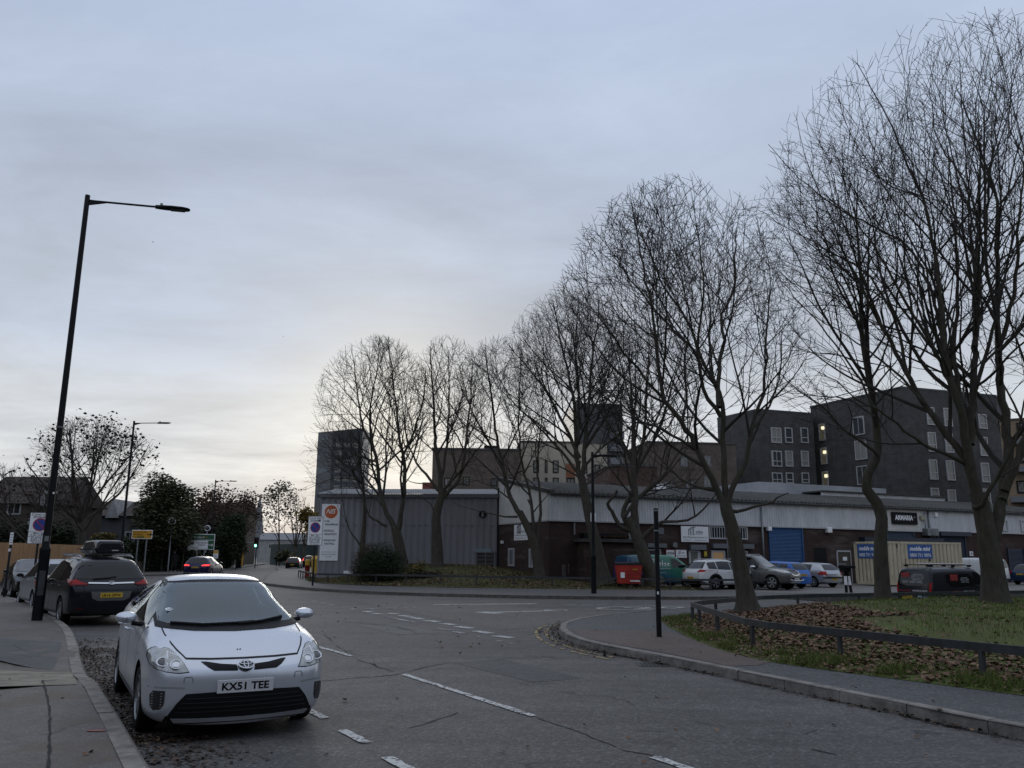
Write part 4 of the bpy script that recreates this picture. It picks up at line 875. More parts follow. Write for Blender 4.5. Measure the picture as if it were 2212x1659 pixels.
def tower():
    Y = 300; t = thing('tower_block','tall dark tower block with a glazed left edge rising beyond the shed','tower',(-64,Y,0))
    p = [at(683,1100,Y).x,at(698,1100,Y-9).x,at(781,1100,Y).x]; zl_ = at(683,934,Y).z; zr = at(781,926,Y).z
    q = MB(); x0,x1,x2 = at(684,1000,Y).x,at(716,1000,Y-6).x,at(781,1000,Y-2).x
    q.hexa([(x1,Y-6,0),(x2,Y-2,0),(x2,Y+14,0),(x1,Y+12,0),(x1,Y-6,at(716,931,Y-6).z),(x2,Y-2,zr),(x2,Y+14,zr),(x1,Y+12,zr)]); obj('wall', q, facade_mat('tower_dark_facade',(.040,.043,.052),(.055,.062,.075),(.028,.03,.038),2.0,3.0,.35), t)
    q = MB(); q.hexa([(x0,Y,0),(x1-.05,Y-6,0),(x1-.05,Y+10,0),(x0,Y+10,0),(x0,Y,zl_),(x1-.05,Y-6,at(716,931,Y-6).z),(x1-.05,Y+10,zl_),(x0,Y+10,zl_)]); obj('glazed_bay', q, facade_mat('tower_glazed_facade',(.06,.065,.075),(.11,.135,.16),(.045,.05,.06),1.8,3.0,.35), t)
    Wt = Wall((x1,Y-6),(x2-x1,4)); 
    for k in range(12):
        for a in (.12,.42,.70): 
            if rnd.random() < .8: z = 6+k*3.05; obj('window', wbox(Wt,(x2-x1)*a,z,(x2-x1)*a+2.2,z+1.6,-.05,.06), M_['winblue'], t)
tower()
Y = 180; t = thing('tower_block','dark grey tower block with white balconies half hidden by the middle trees','tower',(18,Y,0)); Wt = Wall((14,Y),(1,.1)); r = Wt.rect(1243,872,1346,1020); obj('wall', wbox(Wt,r[0],0,r[2],r[3],-14,0), facade_mat('grey_tower_facade',(.05,.052,.058),(.03,.035,.045),(.09,.10,.12),2.2,3.0,.9), t)
for y in (935,962,990): obj('balcony', wbox(Wt,*Wt.rect(1316,y,1346,y+14),-.1,1.3), mat('balcony_white',(.15,.155,.17),.6), t)
Y = 520; p = at(558,1130,Y); t = thing('church_spire','distant slim grey church spire rising above the far road','church spire',(p.x,Y,0)); z = at(558,1066,Y).z; q = MB(); q.lathe([(2.9,p.z*.9),(2.8,p.z+1),(1e-3,z)],8,Matrix.Translation((p.x,Y,0))); obj('spire', q, mat('hazy_stone',(.16,.165,.175),.9), t); q = MB(); q.box((p.x,Y,p.z*.46),(5.2,5.2,p.z*.92)); obj('belfry', q, mat('hazy_stone',(.16,.165,.175),.9), t)
# ---- houses on the left
def house(name, label, Y, x0, x1, ye, yr, wallm, roofm, gables=(), wins=(), chim=False):
    W = Wall((at(x0,1150,Y).x,Y),(1,0.0)); t = thing(name,label,'house',tuple(W.pt(0,0))); a0,a1 = W.px(x0,1150)[0],W.px(x1,1150)[0]; ze = W.px((x0+x1)/2,ye)[1]; zr = W.px((x0+x1)/2,yr)[1]
    obj('wall', wbox(W,a0,0,a1,ze,-8,0), wallm, t); m = MB(); m.add([W.pt(a0-.3,ze-.1,.4),W.pt(a1+.3,ze-.1,.4),W.pt(a1+.3,zr,-4),W.pt(a0-.3,zr,-4),W.pt(a0-.3,ze-.1,-8.4),W.pt(a1+.3,ze-.1,-8.4)],[(0,1,2,3),(3,2,5,4),(0,3,4),(1,5,2)]); rf = obj('roof', m, roofm, t)
    for gx0,gx1,gy,gm in gables:
        g0,g1 = W.px(gx0,1100)[0],W.px(gx1,1100)[0]; gz = W.px((gx0+gx1)/2,gy)[1]; q = MB(); c = (g0+g1)/2; q.add([W.pt(g0,ze-.3,.5),W.pt(g1,ze-.3,.5),W.pt(c,gz,.5),W.pt(g0,ze-.3,-4),W.pt(g1,ze-.3,-4),W.pt(c,gz,-4)],[(0,1,2),(0,2,5,3),(1,4,5,2)]); obj('gable', q, gm, t)
    for r in wins: win('window',W,W.rect(*r),t,M_['win'],fw=.12,off=.06,bars=1)
    if chim: ch = MB(); a = lerp(a0,a1,.3); ch.wbox(W,a,zr-.6,a+1.1,zr+1.0,-4.5,-3.5); obj('chimney', ch, wallm, rf)
    return t
M_['tile'] = mat('brown_roof_tiles',(.052,.038,.033),.9,nscale=2,namt=.4,bump=.5,bscale=12); M_['hb'] = bricks('old_house_brick',(.075,.058,.045),(.06,.047,.04),(.08,.07,.06),1.2,.3); M_['gableW'] = mat('pale_render_gable',(.26,.26,.26),.8,nscale=2,namt=.3)
house('terraced_house','brown tiled house with a pale gable behind the leftmost branches',68,-60,112,1085,1020,M_['hb'],M_['tile'],((88,112,1058,M_['gableW']),),((16,1085,46,1112),(102,1088,114,1104),(60,1120,80,1150)))
house('terraced_house','long low grey house row with small pale dormers behind the leafy tree',80,132,340,1112,1078,mat('grey_house_render',(.075,.078,.085),.9,nscale=1,namt=.2),M_['tile'],((234,262,1078,M_['gableW']),),((150,1150,172,1172),(200,1150,222,1172),(270,1148,292,1170),(186,1120,205,1136)))
house('terraced_house','dark red brick house far down the left side beyond the third lamp',135,428,520,1105,1082,M_['bbrick'],M_['tile'],(),((440,1120,452,1140),(470,1120,482,1140)))
house('low_building','low pale building beyond the green fence at the bend of the road',190,560,650,1165,1150,M_['gableW'],mat('pale_roof',(.2,.2,.21),.8),(),((580,1175,590,1185),))
# ---- fences and railings
def picket_fence():
    A,B = G(-60,1268,.1),G(176,1250,.1); L = Vector((B.x-A.x,B.y-A.y,0)).length; W = Wall((A.x,A.y),(B.x-A.x,B.y-A.y)); t = thing('wooden_fence','tall light brown vertical slat fence behind the black car','fence',(A.x,A.y,.12)); mb = MB(); a = 0
    while a < L:
        w_ = .10; mb.wbox(W,a,.12,a+w_,2.12+rnd.uniform(-.01,.01),-.02+rnd.uniform(-.004,.004),.012); a += .135
    obj('slat_panel', mb, mat('larch_slats',(.34,.19,.085),.8,nscale=2.5,namt=.35,stretch=(3,3,.3)), t); m = MB(); m.wbox(W,0,.4,L,.5,-.07,-.03); m.wbox(W,0,1.7,L,1.8,-.07,-.03); obj('fence_rail', m, mat('fence_rail_wood',(.05,.03,.018),.85), t)
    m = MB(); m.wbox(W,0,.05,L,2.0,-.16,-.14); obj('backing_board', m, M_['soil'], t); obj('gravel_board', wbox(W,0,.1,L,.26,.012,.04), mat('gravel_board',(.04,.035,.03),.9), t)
picket_fence()
def low_rail(name, label, line, zf, h, w, th, m, post_gap, posts_at=None, off=0):
    P = [Vector((x,y,0)) for x,y in line]; t = thing(name,label,'railing',(P[0].x,P[0].y,zf(P[0].x,P[0].y))); mb = MB(); prev = None
    for i,p in enumerate(P):
        a = P[max(0,i-1)]; b = P[min(len(P)-1,i+1)]; d = (b-a).normalized(); n = Vector((-d.y,d.x,0)); z = zf(p.x,p.y)+h if isinstance(h,float) else h(p.x,p.y)
        q = [p+n*th/2+Vector((0,0,z-w)),p-n*th/2+Vector((0,0,z-w)),p-n*th/2+Vector((0,0,z)),p+n*th/2+Vector((0,0,z))]
        if prev:
            b0 = len(mb.v); mb.add(prev+q,[(0,1,5,4),(1,2,6,5),(2,3,7,6),(3,0,4,7),(0,3,2,1),(4,5,6,7)])
        prev = q
    obj('rail', mb, m, t); pts = posts_at
    if pts is None:
        D = densify(line,.05); acc = post_gap; pts = []
        for a,b in zip(D,D[1:]):
            acc += math.hypot(b[0]-a[0],b[1]-a[1])
            if acc >= post_gap: pts.append(a); acc = 0
    for x,y in pts:
        z0 = zf(x,y)-.1; z1 = (zf(x,y)+h if isinstance(h,float) else h(x,y))-w+.01; q = MB(); q.box((x,y,(z0+z1)/2),(.06,.06,z1-z0),.4); obj('post', q, m, t)
    return t
low_rail('knee_rail','low dark steel knee rail wrapping round the corner of the mown mound',[(13,-2.2),(9.35,5.75),(6.15,10.9),(5.1,12.85),(4.3,14.35),(4.15,15.2),(4.22,18.2),(4.35,20.6),(4.75,21.4),(5.6,22.6),(7.2,24.6),(9.0,26.0),(14,28.6),(22,32.6)],lambda x,y: .14,.46,.11,.05,M_['dkgrey'],2.0,
   posts_at=[(6.02,11.1),(4.98,13.1),(4.17,14.9),(4.2,17.5),(4.3,19.6),(4.4,20.8),(5.3,22.2),(6.6,23.9),(8.6,25.7),(11,27.1),(14,28.6),(7.6,8.55),(9.3,5.8)])
low_rail('knee_rail','low black knee rail along the far grass bank under the trees',[(-14.5,58.5),(-12.9,53.6),(-11.0,48.6),(-8.8,46.4),(-5,44.3),(-1,43.2),(2,42.9),(6,42.4),(10,41.4),(12.6,41.9)],lambda x,y: zbank(x,y) if y < 60 else .12,.50,.10,.05,M_['dkgrey'],1.9)
def green_fence():
    A,B = at(583,1215,150),at(700,1215,135); W = Wall((A.x,A.y),(B.x-A.x,B.y-A.y)); L = math.hypot(B.x-A.x,B.y-A.y); t = thing('palisade_fence','dark green palisade fence at the bend beyond the traffic light','fence',(A.x,A.y,0)); mb = MB(); a = 0
    while a < L: mb.wbox(W,a,0,a+.42,3.5,-.02,.03); a += .5
    mb.wbox(W,0,0,L,3.4,-.08,-.04); obj('paling', mb, mat('green_fence_paint',(.010,.035,.033),.6,nscale=.6,namt=.3), t)
green_fence()
def hedge_wall():
    t = thing('brick_wall','low brown brick garden wall along the far left pavement','wall',(-27,72,0)); mb = MB(); P = [(-37,55),(-33.5,60),(-31.5,68),(-32.2,78),(-35,92)]
    for a,b in zip(P,P[1:]):
        W = Wall(a,(b[0]-a[0],b[1]-a[1])); mb.wbox(W,0,0,math.hypot(b[0]-a[0],b[1]-a[1]),1.0,-.25,0)
    obj('masonry', mb, M_['bbrick'], t)
hedge_wall()
# unseen terrace added behind the viewpoint to cut sky reflections and fill light
def unseen_near_terrace():
    t = thing('terraced_house','long brick terrace standing behind the viewpoint across the near pavement','house',(-8,-16,0)); q = MB(); q.hexa([(-70,-28,0),(60,-22,0),(60,-13.5,0),(-70,-18,0),(-70,-28,8.5),(60,-22,8.5),(60,-13.5,8.5),(-70,-18,8.5)]); obj('wall', q, M_['hb'], t)
    q = MB(); q.add([(-70,-17.6,8.4),(60,-13.1,8.4),(60,-18,11.8),(-70,-23,11.8),(-70,-28.4,8.4),(60,-22.4,8.4)],[(0,1,2,3),(3,2,5,4),(0,3,4),(1,5,2)]); obj('roof', q, M_['tile'], t)
q = None
def unseen_side_terrace():  # unseen house row added so the left sides of cars reflect dark brick
    t = thing('terraced_house','brick terrace along the near left pavement, outside the picture','house',(-27,0,0)); P = [(-24,-13),(-34,-16),(-50,24),(-31,25)]; q = MB().prism(P[::-1],0,8.5); obj('wall', q, M_['hb'], t); q = MB(); q.prism([(-23.7,-13.5),(-34.5,-16.5),(-50.5,24.5),(-30.7,25.4)][::-1],8.5,8.9); obj('roof', q, M_['tile'], t)
unseen_near_terrace(); unseen_side_terrace()
def unseen_block(label, P, h):
    t = thing('terraced_house',label,'house',(P[0][0],P[0][1],0)); A = sum(P[i][0]*P[(i+1)%4][1]-P[(i+1)%4][0]*P[i][1] for i in range(4)); P = P if A > 0 else P[::-1]
    obj('wall', MB().prism(P,0,h), M_['hb'], t); c = (sum(p[0] for p in P)/4,sum(p[1] for p in P)/4); obj('roof', MB().prism([(c[0]+(x-c[0])*1.02,c[1]+(y-c[1])*1.02) for x,y in P],h,h+.5), M_['tile'], t)
unseen_block('corner terrace past the left side road, outside the picture',[(-44,52),(-80,46),(-86,80),(-52,74)],9.5)  # unseen, added to keep bright sky out of the people carrier flank
unseen_block('terrace along the right side of the mound, outside the picture',[(40,-20),(58,-20),(60,44),(44,42)],9.5)  # unseen, added so the black van flank mirrors brick instead of horizon sky
# ================================================================== vehicles
def resample(poly, step):
    out = []; n = len(poly)
    for i in range(n):
        a = poly[i]; b = poly[(i+1)%n]; d = math.hypot(b[0]-a[0],b[1]-a[1]); k = max(1,int(d/step))
        for j in range(k): out.append((lerp(a[0],b[0],j/k),lerp(a[1],b[1],j/k)))
    return out
CS = .945   # one scale for every vehicle, from the measured wheel tracks
class Car:
    def __init__(c, s, name, label, cat, loc, head, paintm, group=None):
        c.s = s; c.root = thing(name, label, cat, loc, math.atan2(head[1],head[0]), group); c.root.scale = (CS,CS,CS)
        c.body_mesh(paintm)
    def top(c, x): return interp(c.s['top'],x)
    def belt(c, x): return min(interp(c.s['belt'],x), c.top(x)-.03)
    def half(c, x): return interp(c.s['plan'],x)
    def body_mesh(c, pm):
        s = c.s; L,W = s['L'],s['W']; xs = sorted(set([round(p[0],3) for p in s['top']]+[round(p[0],3) for p in s['plan']]+[round(-L/2+L*i/18,3) for i in range(19)]))
        q = [xs[0]]
        for x in xs[1:]:
            if x-q[-1] > .07: q.append(x)
        q[-1] = xs[-1]; xs = q
        mb = MB(); rings = []; zb = s['zb']; low = s.get('low',.30)
        for x in xs:
            w = c.half(x); zt = c.top(x); zbt = c.belt(x); g = max(0,min(1,(zt-zbt)/.42)); wr = lerp(w*.86, min(s['wr'],w*.97), g)
            zbb = zb+ (s.get('lift_f',.06)*sstep(L/2-.7,L/2,x)) + s.get('lift_r',.08)*sstep(L/2-.8,L/2,-x)
            low_ = min(low, zbt-.16); zs = lerp(low_,zbt,.62)
            P = [(0,zbb),(.80*w,zbb),(.955*w,zbb+.05),(w*.995,low_),(w*s.get('bulge',1.0),zs),(.978*w,zbt-.01),(lerp(.965*w,wr,.5)+.012*g,lerp(zbt,zt-.05*g,.5)),(wr+.005,zt-.075*g-.012),(wr*.86,zt-.018*g-.004),(wr*.5,zt),(0,zt+.008)]
            nose = s.get('nose'); 
            ring = []
            for y,z in P:
                xx = x
                if nose:
                    k = sstep(L/2-s.get('nlen',.75),L/2,x); xx = x+interp(nose,z)*k
                tl = s.get('tailshape')
                if tl:
                    k = sstep(L/2-.6,L/2,-x); xx = xx-interp(tl,z)*k
                ring.append((xx,y,z))
            rings.append(ring)
        n = len(rings[0]); idx = []
        for r in rings:
            a = [len(mb.v)+i for i in range(n)]; mb.v.extend(r); b = [a[0]]+[len(mb.v)+i-1 for i in range(1,n-1)]+[a[-1]]
            mb.v.extend([(p[0],-p[1],p[2]) for p in r[1:-1]]); idx.append((a,b))
        for (a0,b0),(a1,b1) in zip(idx,idx[1:]):
            for i in range(n-1):
                mb.f.append((a0[i],a1[i],a1[i+1],a0[i+1])); mb.f.append((b0[i],b0[i+1],b1[i+1],b1[i]))
        for (a,b),fl in ((idx[0],0),(idx[-1],1)):
            for i in range(n-1):
                f = [a[i],a[i+1],b[i+1],b[i]]
                f = list(dict.fromkeys(f)); mb.f.append(tuple(f if not fl else reversed(f)))
        mb.m = [0]*len(mb.f)
        me = mesh_of('b', mb, [pm, M_['plastic']]); 
        o = bpy.data.objects.new('b', me); COL.objects.link(o)
        bmm = bmesh.new(); bmm.from_mesh(me); bmesh.ops.recalc_face_normals(bmm, faces=bmm.faces); bmm.to_mesh(me); bmm.free()
        md = o.modifiers.new('s','SUBSURF'); md.levels = 2; md.render_levels = 2
        cut = MB(); r = s['r']+s.get('gap',.05)
        for xw in (s['xf'],s['xr']):
            for sg in (1,-1):
                Mx = Matrix.Translation((xw,sg*(W/2-.30),s['r'])) @ Matrix.Rotation(-sg*math.pi/2,4,'X')
                b = len(cut.v); cut.lathe([(1e-3,0),(r,0),(r,.6),(1e-3,.6)], 28, Mx)
        cme = mesh_of('c', cut, [M_['plastic']]); co = bpy.data.objects.new('c', cme); COL.objects.link(co)
        bmm = bmesh.new(); bmm.from_mesh(cme); bmesh.ops.remove_doubles(bmm, verts=bmm.verts, dist=.002); bmesh.ops.recalc_face_normals(bmm, faces=bmm.faces); bmm.to_mesh(cme); bmm.free()
        dg = bpy.context.evaluated_depsgraph_get(); full = bpy.data.meshes.new_from_object(o.evaluated_get(dg))
        c.bvh = BVHTree.FromPolygons([v.co.copy() for v in full.vertices],[tuple(p.vertices) for p in full.polygons])
        bo = o.modifiers.new('w','BOOLEAN'); bo.operation = 'DIFFERENCE'; bo.object = co; bo.solver = 'EXACT'
        try: bo.material_mode = 'TRANSFER'
        except Exception: pass
        extra = []
        for cm in s.get('cuts',lambda c:[])(c):
            e = mesh_of('c', cm, [M_['cabin']]); eo = bpy.data.objects.new('c', e); COL.objects.link(eo); extra.append(eo)
            bmm = bmesh.new(); bmm.from_mesh(e); bmesh.ops.remove_doubles(bmm, verts=bmm.verts, dist=.0005); bmesh.ops.recalc_face_normals(bmm, faces=bmm.faces); bmm.to_mesh(e); bmm.free()
            b2 = o.modifiers.new('k','BOOLEAN'); b2.operation = 'DIFFERENCE'; b2.object = eo; b2.solver = 'EXACT'
            try: b2.material_mode = 'TRANSFER'
            except Exception: pass
        dg = bpy.context.evaluated_depsgraph_get(); dg.update(); out = bpy.data.meshes.new_from_object(o.evaluated_get(dg))
        bpy.data.objects.remove(o); bpy.data.objects.remove(co)
        for eo in extra: bpy.data.objects.remove(eo)
        for p in out.polygons: p.use_smooth = True
        out.name = 'body'; c.body = loc_obj('body', out, None, c.root)
        sp = c.body.modifiers.new('split','EDGE_SPLIT'); sp.split_angle = math.radians(48)
    def cast(c, ax, p):
        if ax == 'f': o,d = Vector((6,p[0],p[1])),Vector((-1,0,0))
        elif ax == 'r': o,d = Vector((-6,p[0],p[1])),Vector((1,0,0))
        elif ax == 'l': o,d = Vector((p[0],4,p[1])),Vector((0,-1,0))
        elif ax == 't': o,d = Vector((p[0],p[1],5)),Vector((0,0,-1))
        else: o,d = Vector((p[0],-4,p[1])),Vector((0,1,0))
        h = c.bvh.ray_cast(o,d)
        if h[0] is None:
            q = Vector((0,p[0],p[1])) if ax in 'fr' else (Vector((p[0],p[1],1)) if ax == 't' else Vector((p[0],0,p[1])))
            h = c.bvh.find_nearest(q)
        n = h[1]
        if n.dot(d) > 0: n = -n
        return h[0],n,d
    def patch(c, name, ax, poly, m, off=.006, depth=.02, parent=None, step=.045, mb=None, smooth=True, ret=False, **k):
        B = resample(poly, step); n = len(B); pts = [Vector(p) for p in B]
        x0,x1 = min(p[0] for p in B),max(p[0] for p in B); y0,y1 = min(p[1] for p in B),max(p[1] for p in B)
        y = y0+step*.5
        while y < y1:
            x = x0+step*.5
            while x < x1:
                if inside((x,y),B) and min(segdist((x,y),B[i],B[(i+1)%n]) for i in range(n)) > step*.35: pts.append(Vector((x,y)))
                x += step
            y += step
        r = delaunay_2d_cdt(pts,[(i,(i+1)%n) for i in range(n)],[],1,1e-5)
        own = mb is None; mb = mb or MB(); vs = []; back = []
        for p in r[0]:
            h,nr,d = c.cast(ax,p); vs.append(h-d*(off*.4)+nr*(off*.6+.004)); back.append(h+d*depth)
        fs = []
        for f in r[2]:
            a,b,q = (vs[i] for i in f[:3]); f = tuple(f)
            fs.append(f if (b-a).cross(q-a).dot(-d) > 0 else tuple(reversed(f)))
        mb.add(vs, fs)
        # rim
        inp = {}
        for i,o in enumerate(r[3]):
            for j in o:
                if j < n: inp[j] = i
        ids = [inp[j] for j in range(n) if j in inp]
        b = len(mb.v); mb.v.extend([tuple(vs[i]) for i in ids]+[tuple(back[i]) for i in ids]); K = len(ids)
        for i in range(K):
            j = (i+1)%K; mb.f.append((b+i,b+j,b+K+j,b+K+i)); mb.m.append(mb.cur)
        if ret or not own: return mb
        o = loc_obj(name, mb, m, parent or c.root, **k)
        if smooth:
            for p in o.data.polygons: p.use_smooth = True
            e = o.modifiers.new('split','EDGE_SPLIT'); e.split_angle = math.radians(40)
        return o
    def line(c, ax, pts, w, mb, off=.004, step=.05):  # a thin seam following the body
        P = []
        for a,b in zip(pts,pts[1:]):
            k = max(1,int(math.hypot(b[0]-a[0],b[1]-a[1])/step)); P += [(lerp(a[0],b[0],i/k),lerp(a[1],b[1],i/k)) for i in range(k)]
        P.append(pts[-1]); prev = None
        for i,p in enumerate(P):
            a = P[max(0,i-1)]; b = P[min(len(P)-1,i+1)]; t = Vector((b[0]-a[0],b[1]-a[1])).normalized(); n = Vector((-t.y,t.x))*w/2
            q = []
            for sg in (1,-1):
                h,nr,d = c.cast(ax,(p[0]+n.x*sg,p[1]+n.y*sg)); q.append(tuple(h+nr*off))
            if prev: mb.add([prev[0],prev[1],q[1],q[0]],[(0,1,2,3)])
            prev = q
    def seams(c, doors, extra=(), m=None):
        mb = MB(); s = c.s
        for sg in 'lq':
            for x,lean in doors: c.line(sg,[(x,.30),(x,c.belt(x)-.02),(x+lean,c.top(x+lean)-.12)],.012,mb)
            x0,x1 = doors[-1][0],doors[0][0]
            c.line(sg,[(x0,.30),(x1,.30)],.012,mb)
        for ax,pts in extra: c.line(ax,pts,.012,mb)
        loc_obj('panel_seam', mb, m or M_['plastic'], c.root)
    def side_glass(c, segs, up=.105, lo=.025, m=None, x_clip=None):
        for sg in 'lq':
            for x0,x1 in segs:
                N = 12; lowr = []; upr = []
                for i in range(N+1):
                    x = lerp(x0,x1,i/N); zl_ = c.belt(x)+lo; zu = c.top(x)-up
                    if zu-zl_ > .03: lowr.append((x,zl_)); upr.append((x,zu))
                if len(lowr) > 2: c.patch('side_window',sg,lowr+upr[::-1],m or M_['glass'],.004,.015)
    def wheels(c, rim='alloy', w=.20, spokes=5, rimmat=None, r=None):
        s = c.s; r = r or s['r']; rimmat = rimmat or M_['alloy']; rr = r*.70
        ty = MB(); ty.lathe([(rr*.96,-w/2+.01),(r*.90,-w/2),(r*.985,-w/2+.025),(r,-w*.2),(r,w*.2),(r*.985,w/2-.025),(r*.90,w/2),(rr*.96,w/2-.01)],40)
        tm = mesh_of('tyre',ty,M_['rubber'],True)
        rb = MB(); rb.lathe([(rr,w/2-.012),(rr*.93,w/2-.006),(rr*.90,w/2-.05),(rr*.88,-w*.1)],36); rb.cur = 1; rb.lathe([(rr*.9,w/2-.075),(1e-3,w/2-.075)],24); rb.cur = 0
        for k in range(spokes):
            a = 2*math.pi*k/spokes; R = Matrix.Rotation(a,4,'Z')
            for d_ in ((-.085,.085) if spokes <= 6 else (0,)):
                p = [(-.016,.02),( .016,.02),(.022+d_*rr*1.6,rr*.92),(-.022+d_*rr*1.6,rr*.92)]
                rb.mprism(p, R, w/2-.045, w/2-.018)
        rb.lathe([(1e-3,w/2-.012),(.055,w/2-.014),(.06,w/2-.045)],16)
        rm = mesh_of('rim',rb,[rimmat,M_['plastic']])
        for xw in (s['xf'],s['xr']):
            for sg in (1,-1):
                t = loc_obj('wheel', tm, None, c.root); t.location = (xw,sg*(s['W']/2-w/2-s.get('inset',.012)),r); t.rotation_euler = (-sg*math.pi/2,rnd.uniform(0,3),0)
                loc_obj('rim', rm, None, t)
        ub = MB(); ub.box((0,0,s['zb']+.10),(s['L']*.86,s['W']*.72,.12)); loc_obj('underbody', ub, M_['plastic'], c.root)
    def mirrors(c, x, z, m, size=1.0, yo=None):
        for sg in (1,-1):
            y = sg*((yo or c.half(x)*.97)); b = MB(); K = 14; rings = []
            prof = [(-.10,.03),(-.095,.075),(-.03,.092),(.05,.085),(.10,.05),(.12,.012)]
            for (dx,rd) in prof:
                ring = [(x+dx*size, y+sg*(.14+math.cos(t)*rd*1.35)*size, z+math.sin(t)*rd*.74*size+.015) for t in [2*math.pi*k/K for k in range(K)]]
                rings.append(ring)
            bi = len(b.v)
            for r_ in rings: b.v.extend(r_)
            for i in range(len(rings)-1):
                for k in range(K): b.f.append((bi+i*K+k,bi+i*K+(k+1)%K,bi+(i+1)*K+(k+1)%K,bi+(i+1)*K+k)); b.m.append(0)
            b.f.append(tuple(bi+k for k in range(K))); b.m.append(0); b.f.append(tuple(bi+(len(rings)-1)*K+k for k in reversed(range(K)))); b.m.append(0)
            o = loc_obj('wing_mirror', b, m, c.root, smooth=False)
            for p in o.data.polygons: p.use_smooth = True
            e = o.modifiers.new('split','EDGE_SPLIT'); e.split_angle = math.radians(50)
            a = MB(); a.tube([(x+.02,y-sg*.06,z-.07*size),(x+.01,y+sg*.08*size,z-.05*size)],[.028,.022],8); loc_obj('mirror_arm', a, M_['plastic'], o)
    def plate(c, ax, y, z, txt, yellow=False, w=.52, h=.111, off=.012, tilt=0.0):
        hit,n,d = c.cast(ax,(y,z)); sg = 1 if ax == 'f' else -1
        Mx = Matrix(((0,0,sg,hit.x+sg*off),(sg,0,0,y),(0,1,0,z),(0,0,0,1)))@Matrix.Rotation(-tilt,4,'X')
        mb = MB(); mb.hexa([Mx@Vector(p) for p in ((-w/2,-h/2,-.01),(w/2,-h/2,-.01),(w/2,h/2,-.01),(-w/2,h/2,-.01),(-w/2,-h/2,0),(w/2,-h/2,0),(w/2,h/2,0),(-w/2,h/2,0))])
        o = loc_obj('number_plate', mb, M_['yplate'] if yellow else M_['wplate'], c.root, bevel=.003)
        text(txt, Mx, M_['ink'], o, w*.84, h*.60, 'plate_lettering', bold=.03, world=False)
        return Mx
    def handles(c, xs, z=None, m=None):
        for sg in (1,-1):
            for x in xs:
                h,n,d = c.cast('l' if sg > 0 else 'q',(x,(z or c.belt(x)-.09))); mb = MB(); mb.tube([h+n*.008+Vector((-.09,0,0)),h+n*.035+Vector((-.05,0,.004)),h+n*.035+Vector((.05,0,.004)),h+n*.008+Vector((.09,0,0))],[.010,.015,.015,.010],8)
                loc_obj('door_handle', mb, m, c.root, smooth=True)
    def screens(c, fz=None, rz=None, fw=None, rw=None, mf=None, mr=None):
        if fz:
            z0,z1 = fz; b,t = fw; c.patch('windscreen','f',[(-b,z0),(-b*.5,z0-.012),(0,z0-.018),(b*.5,z0-.012),(b,z0),(lerp(b,t,.5)+.012,lerp(z0,z1,.5)),(t,z1),(t*.5,z1+.012),(0,z1+.016),(-t*.5,z1+.012),(-t,z1),(-lerp(b,t,.5)-.012,lerp(z0,z1,.5))],mf or M_['screen'],.004,.02,step=.06)
        if rz:
            z0,z1 = rz; b,t = rw; c.patch('rear_window','r',[(-b,z0),(0,z0-.015),(b,z0),(lerp(b,t,.6),lerp(z0,z1,.6)),(t,z1),(0,z1+.012),(-t,z1),(-lerp(b,t,.6),lerp(z0,z1,.6))],mr or M_['glass'],.004,.02,step=.06)
    def wiper(c, ax, pts, w=.018, parent=None):
        mb = MB(); P = []
        for p in pts:
            h,n,d = c.cast(ax,p); P.append(h+n*.025-d*.004)
        mb.tube(P,[w*.7]*len(P),6); mb.tube([p-Vector((0,0,.018)) for p in P],[w*.35]*len(P),5); loc_obj('wiper', mb, M_['plastic'], c.root)
def mirror_poly(p): return [(-a,b) for a,b in reversed(p)]
def emblem_ring(c, ax, y, z, r, m, fill=None, parent=None):
    h,n,d = c.cast(ax,(y,z)); sg = 1 if ax == 'f' else -1
    rr_ = Vector((0,sg,0)); Mx = frame_m(h+n*.014,rr_,n.cross(rr_))
    if fill: 
        mb = MB(); mb.lathe([(1e-3,.0),(r*.95,0),(r*.95,-.02)],28,Mx); o = loc_obj('emblem', mb, fill, c.root)
    else: o = None
    mb = MB(); P = [Mx@Vector((r*math.cos(t),r*.86*math.sin(t) if fill else r*math.sin(t),.004)) for t in [2*math.pi*k/28 for k in range(29)]]; mb.tube(P,[r*.11]*29,6); o2 = loc_obj('emblem_ring' if o else 'emblem', mb, m, o or c.root, smooth=True)
    return Mx,(o or o2)

# --------------------------------------------------------------- the silver liftback in front
P_silver = paint('silver_paint',(.64,.67,.72),.62,.27,.20)
S_lift = dict(L=4.46,W=1.745,H=1.49,zb=.145,xf=1.30,xr=-1.40,r=.315,wr=.575,low=.34,bulge=1.0,nlen=.95,lift_f=.0,
  top=[(-2.23,.98),(-2.10,1.10),(-1.75,1.23),(-1.2,1.375),(-.6,1.46),(-.2,1.485),(.15,1.465),(.42,1.395),(.80,1.235),(1.22,1.035),(1.38,.985),(1.65,.925),(1.9,.845),(2.08,.765),(2.16,.715),(2.23,.66)],
  belt=[(-2.23,.90),(-1.6,1.02),(-.8,.985),(.2,.93),(.9,.90),(1.3,.89),(1.7,.83),(2.0,.74),(2.23,.64)],
  plan=[(-2.23,.66),(-2.1,.77),(-1.8,.845),(-1.2,.872),(.6,.872),(1.3,.872),(1.62,.868),(1.86,.845),(2.03,.79),(2.15,.69),(2.23,.55)],
  nose=[(.15,-.06),(.24,-.02),(.45,.02),(.60,.0),(.72,-.05),(.80,-.08)])
M_['cabin'] = mat('cabin_trim',(.045,.046,.048),.8); M_['seat'] = mat('seat_fabric',(.15,.15,.155),.9,nscale=20,namt=.2)
